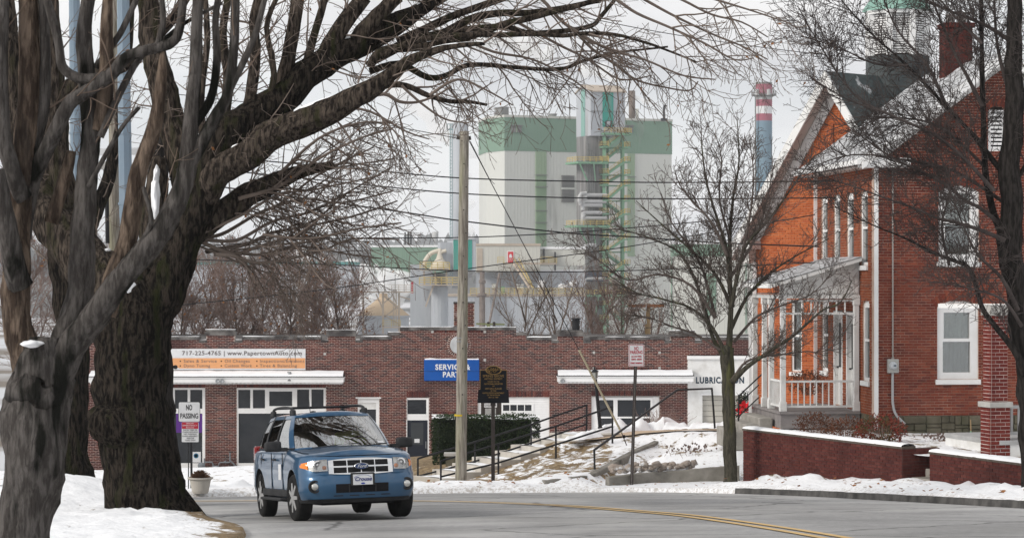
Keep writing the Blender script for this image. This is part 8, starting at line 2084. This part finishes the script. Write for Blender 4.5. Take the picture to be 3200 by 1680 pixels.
mb.hexa([a-dx+Vector((0,-.012,-.2)), a+dx+Vector((0,-.012,-.2)), a+dx+Vector((0,.03,-.2)), a-dx+Vector((0,.03,-.2)), b-dx+Vector((0,-.012,0)), b+dx+Vector((0,-.012,0)), b+dx+Vector((0,.03,0)), b-dx+Vector((0,.03,0))]); po_ = build('post', mb, M['brownmetal'], npk)
mb = MB()
for k in range(100):
    c = a.lerp(b, (k+.5)/100); mb.lathe(c+Vector((0,-.0,0)), [(.008,-.0125),(.008,-.0145)], 6, 'y')
o = build('post_holes', mb, pmat('hole_light', (.30,.28,.27), rough=.8), po_); o['kind'] = 'stuff'
plate(sf, sx(1964), sx(2013), sz(1144), sz(1075), .0, .004, .035, 'sign_plate', M['signwhite'], npk)
pr2 = plate(sf, sx(1965.5), sx(2011.5), sz(1142.5), sz(1076.5), .0045, .006, .03, 'sign_border', M['signred'], npk); pw = plate(sf, sx(1967), sx(2010), sz(1141), sz(1078), .0065, .008, .025, 'sign_field', M['signwhite'], npk)
for (s, y, h, w) in (('NO',1088.5,.125,13),('PARKING',1100.5,.115,38),('1st & 3rd THUR',1113,.055,32),('7:30AM - 8:30AM',1122,.055,33),('STREET SWEEPING',1134,.055,38)): stext(sf, pw, s, sx(1988.5), sz(y), h, M['signred'], .010, w=w/F*DN, bold=.0025)
# historic marker
DM = 60.5; sf = Fr((0, DM, 0), 0); sx = lambda x: (x-CX)/F*DM; sz = lambda y: (HY-y)/F*DM
hm = wthing('historic_marker', 'black and gold historic marker plaque on a square black post', 'sign')
mb = MB(); mb.box(sx(1535), sx(1546.5), DM+.02, DM+.11, sz(1530), sz(1258)); mb.box(sx(1533), sx(1548.5), DM+.01, DM+.12, sz(1268), sz(1257)); bevel(build('post', mb, M['brownmetal'], hm), .008)
def marker(off, n0, n1, name, mat):
    pts = [(1500,1155),(1518,1155)] + [(1542+24*math.cos(math.radians(180-180*k/12)), 1155-13.5*math.sin(math.radians(180-180*k/12))) for k in range(13)] + [(1566,1155),(1584.5,1155),(1584.5,1214),(1588,1222),(1590,1252),(1586,1258),(1497,1258),(1493,1252),(1496,1222),(1500,1214)]
    cxm, cym = 1542, 1205; mb = MB(); mb.prism([sf.p(sx(cxm+(a-cxm)*(1-off)), n1, sz(cym+(b-cym)*(1-off))) for a, b in pts], sf.N*(n0-n1)); return build(name, mb, mat, hm)
marker(0, -.03, .03, 'edge', M['gold']); mk = marker(.035, .0, .036, 'plate', M['plaque'])
mb = MB(); mb.prism([sf.p(sx(1491.5), .034, sz(1258)), sf.p(sx(1591.5), .034, sz(1258)), sf.p(sx(1588.5), .034, sz(1216)), sf.p(sx(1495), .034, sz(1216))], sf.N*-.06); build('plate', mb, M['plaque'], hm)
mb = MB(); rows = [[sf.p(sx(1542.5+r_*24*math.cos(a)), .042, sz(1156+r_*13*math.sin(a))) for r_ in (.9, 1.04)] for a in np.linspace(0, 2*math.pi, 37)]; mb.grid(rows); build('oval_rim', mb, M['gold'], hm)
mb = MB(); rr = random.Random(9)
for k in range(16):
    u, w = 1542.5+rr.uniform(-16,16), 1156+rr.uniform(-6,6); mb.tube([sf.p(sx(u+4*math.cos(a)*rr.uniform(.6,1.4)), .040, sz(w+3*math.sin(a))) for a in np.linspace(0, 4.5, 8)], .006, 4)
o = build('oval_relief', mb, M['gold'], hm); o['kind'] = 'stuff'
for (s, y, h, w) in (('SPRING GROVE',1174,.085,66),('HISTORIC DISTRICT',1183,.058,56),('PLACED ON THE',1191.5,.045,36),('NATIONAL REGISTER',1198.5,.055,58),('OF',1205.5,.04,7),('HISTORIC PLACES',1213.5,.055,51),('BY THE',1220,.042,17),('UNITED STATES DEPARTMENT',1227,.048,68),('OF THE INTERIOR',1233.5,.045,40),('MAY 25, 1984',1240.5,.045,30),('ERECTED BY THE BOROUGH',1248.5,.03,68)):
    if s.startswith('ERECTED'): continue
    stext(sf, mk, s, sx(1542), sz(y), h, M['gold'], .040, w=w/F*DM, bold=.001)
# church notice board behind the hedge
cb_ = wthing('notice_board', 'brown posted church notice board behind the hedge', 'sign'); DC = 78.0; sf = Fr((0, DC, 0), 0); sx = lambda x: (x-CX)/F*DC; sz = lambda y: (HY-y)/F*DC
for x in (1508, 1562):
    mb = MB(); mb.box(sx(x-5), sx(x+5), DC, DC+.12, sz(1420), sz(1252)); build('post', mb, M['brownmetal'], cb_)
plate(sf, sx(1512), sx(1558), sz(1340), sz(1258), -.04, .0, .01, 'board', M['brownmetal'], cb_); hb_ = plate(sf, sx(1513), sx(1553), sz(1272), sz(1259), .002, .012, .01, 'header', M['signwhite'], cb_)
stext(sf, hb_, 'CATHOLIC CHURCH', sx(1533), sz(1265.5), .10, M['ink'], .014, w=36/F*DC); plate(sf, sx(1516), sx(1550), sz(1330), sz(1275), .002, .010, .01, 'glazing', pmat('board_paper', (.42,.43,.42), (.3,.3,.3), scale=8, rough=.3), cb_)
# leaning lamp post
lpz = wthing('lamp_post', 'leaning black lamp post with small glass lantern', 'street lamp'); D_ = 67.2
a, b = P(1879,1372,D_), P(1861,1185,D_); mb = MB(); mb.tube([a-Vector((0,0,.1)), a.lerp(b,.2), a.lerp(b,.22), b], [.075,.07,.052,.045], 12); build('post', mb, M['black'], lpz)
dl = (b-a).normalized(); mb = MB(); mb.tube([b, b+dl*.04, b+dl*.05, b+dl*.21, b+dl*.22], [.05,.05,.065,.095,.09], 8, cap=True); build('lantern', mb, pmat('lantern_glass', (.34,.35,.33), rough=.1), lpz)
mb = MB(); mb.tube([b+dl*.21, b+dl*.23, b+dl*.29, b+dl*.30, b+dl*.34, b+dl*.37], [.11,.11,.03,.015,.03,.005], 8)
for k in range(4):
    a_ = k*math.pi/2+.4; w = Vector((math.cos(a_), math.sin(a_), 0)); mb.tube([b+dl*.05+w*.066, b+dl*.21+w*.096], .007, 4)
build('cap', mb, M['black'], lpz)

# ---- black pipe handrails of the garden steps and walkway
def rail_thing(label, posts, two=True, r=.026):
    t = wthing('handrail', label, 'handrail')
    tops = [p[1] for p in posts]
    for a, b in posts:
        mb = MB(); mb.tube([a-Vector((0,0,.15)), b], r, 8); build('post', mb, M['black'], t)
    mb = MB(); mb.tube(tops, r*1.05, 8); build('rail', mb, M['black'], t)
    if two:
        mids = [a.lerp(b, .42) for a, b in posts]; mb = MB(); mb.tube(mids, r, 8); build('rail', mb, M['black'], t)
    return t
c7 = lambda x, y, D: P(1300+x/2.253, 1000+y/2.253, D)
rail_thing('black pipe handrail on the near side of the garden steps', [(c7(175,1180,63.0), c7(175,990,63.0)), (c7(580,1098,63.7), c7(580,870,63.7)), (c7(985,968,64.5), c7(985,745,64.5)), (c7(1383,848,65.3), c7(1383,606,65.3))])
rail_thing('black pipe handrail on the far side of the garden steps', [(c7(13,1188,64.8), c7(13,972,64.8)), (c7(415,1092,65.5), c7(415,855,65.5)), (c7(810,958,66.3), c7(810,733,66.3)), (c7(1200,828,67.1), c7(1202,596,67.1))])
wr = wthing('handrail', 'single black handrail climbing steeply to the walkway behind the no parking sign', 'handrail')
mb = MB(); mb.tube([c7(1258,1058,59.4), c7(1255,912,59.4), c7(1840,490,65.0), c7(2083,480,66.4), c7(2105,772,66.4)], .030, 8); build('rail', mb, M['black'], wr)
mb = MB(); q = c7(1260,1062,59.4); mb.box(q.x-.09, q.x+.09, q.y-.06, q.y+.06, q.z-.06, q.z+.05); build('foot', mb, M['concrete'], wr)

# ---- hedge and shrubs
def leaves(mb, c, rx, ry, rz, n, s, rr, shape='ell', lo=.75):
    for _ in range(n):
        if shape == 'ell':
            d = Vector((rr.gauss(0,1), rr.gauss(0,1), rr.gauss(0,1))).normalized(); k = rr.uniform(lo, 1.05)*(1+.16*mnoise.noise(d*2.3+c)); p = c+Vector((d.x*rx*k, d.y*ry*k, d.z*rz*k)); nn = d
        else:
            f = rr.choice((0,0,0,1,2,2,3)); u, v = rr.uniform(-1,1), rr.uniform(-1,1); k = rr.uniform(.86,1.03)
            d = [Vector((u,-k,v)), Vector((u,k,v)), Vector((u,v,k)), Vector((k if u > 0 else -k,v,rr.uniform(-1,1)))][f]
            p = Vector((d.x*rx, d.y*ry, d.z*rz)); p *= 1-.10*max(0, (abs(d.x)**6+abs(d.z)**6)/2-.3); p += Vector((mnoise.noise(p*1.3+c), mnoise.noise(p*1.3-c), mnoise.noise(p*1.5)))*.09
            p = c+p; nn = d.normalized()
        a = (nn+Vector((rr.uniform(-.8,.8), rr.uniform(-.8,.8), rr.uniform(-.5,.9)))).normalized(); b = a.orthogonal().normalized(); b.rotate(Matrix.Rotation(rr.uniform(0,6.28), 3, a)); s_ = s*rr.uniform(.6,1.3)
        mb.face([p, p+a*s_*.5+b*s_*.28, p+a*s_, p+a*s_*.5-b*s_*.28])
rr = random.Random(77)
hg = wthing('hedge', 'clipped dark green yew hedge beside the steps', 'hedge')
hc_ = P(1518,1384,71); hc_.z += .05; rx, rz = (1684-1353)/2/F*71, (1462-1305)/2/F*71
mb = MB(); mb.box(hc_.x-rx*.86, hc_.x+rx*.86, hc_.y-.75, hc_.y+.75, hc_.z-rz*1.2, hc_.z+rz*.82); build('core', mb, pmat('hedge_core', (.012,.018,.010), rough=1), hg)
mb = MB(); leaves(mb, hc_, rx, .95, rz, 15000, .06, rr, 'box'); build('foliage', mb, pmat('yew_leaves', (.018,.034,.016), (.045,.065,.028), scale=9, rough=.8), hg, kind='stuff')
mb = MB()
for _ in range(700):
    u, v = rr.uniform(-1,1), rr.uniform(-1,1); p = hc_+Vector((u*rx*.96, v*.85, rz*.96+.05*mnoise.noise(Vector((u*6,v*3,1)))))
    if mnoise.noise(p*1.5) > -.12:
        s_ = rr.uniform(.05,.12); mb.face([p+Vector((-s_,-s_*.6,0)), p+Vector((s_*.8,-s_*.8,.01)), p+Vector((s_,s_*.7,.015)), p+Vector((-s_*.7,s_,.01))])
build('snow', mb, M['snowcap'], hg, kind='stuff')
def shrub(label, c, rx, ry, rz, n, s, mat, seed, name='shrub', stems=True, stemmat=None, lo=.45):
    t = wthing(name, label, 'shrub'); r_ = random.Random(seed); mb = MB(); leaves(mb, c, rx, ry, rz, n, s, r_, 'ell', lo); build('foliage', mb, mat, t, kind='stuff')
    mb = MB()
    for _ in range(14 if stems else 0):
        d = Vector((r_.uniform(-1,1)*rx, r_.uniform(-1,1)*ry, rz*r_.uniform(.3,.95))); b0 = c+Vector((d.x*.2,d.y*.2,-rz*1.05)); mb.tube([b0, c+d*.5, c+d], [.008,.006,.004], 4)
    if mb.f: build('stem', mb, stemmat or M['twig_brown'], t)
    return t
nand = pmat('nandina_leaves', (.20,.028,.022), (.13,.05,.03), scale=6, rough=.7, c3=(.09,.075,.028), s3=3.0, lo3=.5, hi3=.6)
nand2 = pmat('brown_shrub_leaves', (.15,.06,.035), (.10,.05,.03), scale=6, rough=.8, c3=(.20,.05,.03), s3=3.0)
shrub('brownish red shrub nearest the porch above the retaining wall', P(2548,1335,56.6), .50, .45, .36, 1500, .055, nand2, 1)
shrub('middle russet shrub between its two redder neighbours by the downspout', P(2648,1345,55.8), .46, .42, .33, 1400, .055, nand2, 2)
shrub('round crimson leaved shrub at the right end of the three by the house', P(2752,1345,54.8), .60, .5, .36, 2200, .06, nand, 3)
shrub('rust brown bush standing behind the porch railing', HF.p(-1.15,-2.3,-2.72), .55, .4, .30, 1400, .05, nand2, 4)
shrub('dark evergreen bush with snow beside the porch steps', P(2336,1272,64.2), .32, .4, .42, 2000, .05, pmat('evergreen_leaves', (.016,.030,.015), (.04,.055,.028), scale=9, rough=.8), 5, name='evergreen_bush')
bw = wthing('potted_plant', 'red ribboned plant in a white basket beside the porch steps', 'potted plant'); q = P(2330,1318,62.3)
mb = MB(); mb.lathe(q, [(.10,0),(.15,.16),(.14,.16),(.09,.02)], 16); build('basket', mb, M['white'], bw); mb = MB(); leaves(mb, q+Vector((-.03,0,.32)), .13, .1, .2, 60, .14, rr, 'ell', .2); build('ribbon', mb, pmat('red_ribbon', (.62,.02,.03), rough=.5), bw)
# scrubby dry stalks in the yard and on the bank, and stake
for i, (x, y, D_, n_, lab) in enumerate(((2950,1385,56,160,'dry brown stalks poking through snow below the arched window'),(1905,1452,60.0,0,''),(2165,1415,60.5,60,'small tuft of dead leaves on the snowy bank by the young tree'),(2065,1330,74,120,'bare twiggy bush at the foot of the right garage pier'))):
    if not n_: continue
    t = wthing('dry_plants', lab, 'plant'); mb = MB(); c = P(x, y, D_); r_ = random.Random(50+i)
    for _ in range(n_):
        p = c+Vector((r_.gauss(0,.28), r_.gauss(0,.35), -.05)); d = Vector((r_.uniform(-.6,.6), r_.uniform(-.4,.4), r_.uniform(.3,1))).normalized(); L_ = r_.uniform(.08,.25) if i < 3 else r_.uniform(.3,.7); mb.tube([p, p+d*L_*.6, p+d*L_+Vector((0,0,-.03))], .005, 3, cap=False)
        if i < 3: e = d.orthogonal()*.03; mb.face([p+d*L_, p+d*(L_+.04)+e, p+d*(L_+.07), p+d*(L_+.04)-e])
    o = build('stalks', mb, M['twig_brown'], t); o['kind'] = 'stuff'
mb = MB(); mb.tube([P(3036,1392,56), P(3033,1310,56)], .015, 6); o = wthing('garden_stake', 'thin wooden stake in the snow below the arched window', 'stake'); build('stick', mb, M['wood_tan'], o); mb = MB(); mb.lathe(P(3034,1350,56), [(.02,0),(.02,.03)], 8); build('tie', mb, M['gsteel'], o)
# stone garden pedestal by the hedge
pd = wthing('stone_planter', 'square stone planter in front of the hedge left of the pole', 'planter'); q = P(1413,1455,68); mb = MB(); mb.box(q.x-.18, q.x+.18, q.y-.2, q.y+.2, q.z-.3, q.z+.3); build('body', mb, M['stone'], pd); mb = MB(); mb.box(q.x-.23, q.x+.23, q.y-.25, q.y+.25, q.z+.3, q.z+.38); build('rim', mb, M['limestone'], pd)
# fallen leaves on the snow
mb = MB(); rr = random.Random(12)
for _ in range(330):
    k = rr.randrange(60, len(KFf)-40); q = KFf[k]; d = abs(rr.gauss(0,1.6))+.1
    t = (KFf[k+1]-KFf[k-1]).normalized(); x, y = q.x-t.y*d, q.y+t.x*d
    if x < -3: continue
    z = gz(x, y)+.06+rr.uniform(0,.05); s_ = rr.uniform(.03,.07); a = rr.uniform(0,6.28); u = Vector((math.cos(a), math.sin(a), rr.uniform(-.3,.5)))*s_; v = Vector((-math.sin(a), math.cos(a), rr.uniform(-.3,.6)))*s_*.7; p = Vector((x, y, z)); mb.face([p-u, p-v, p+u, p+v])
o = build('fallen_leaves', mb, M['leaf_dead'], kind='stuff'); tag(o, 'scattered brown leaves on the roadside snow', 'leaves')
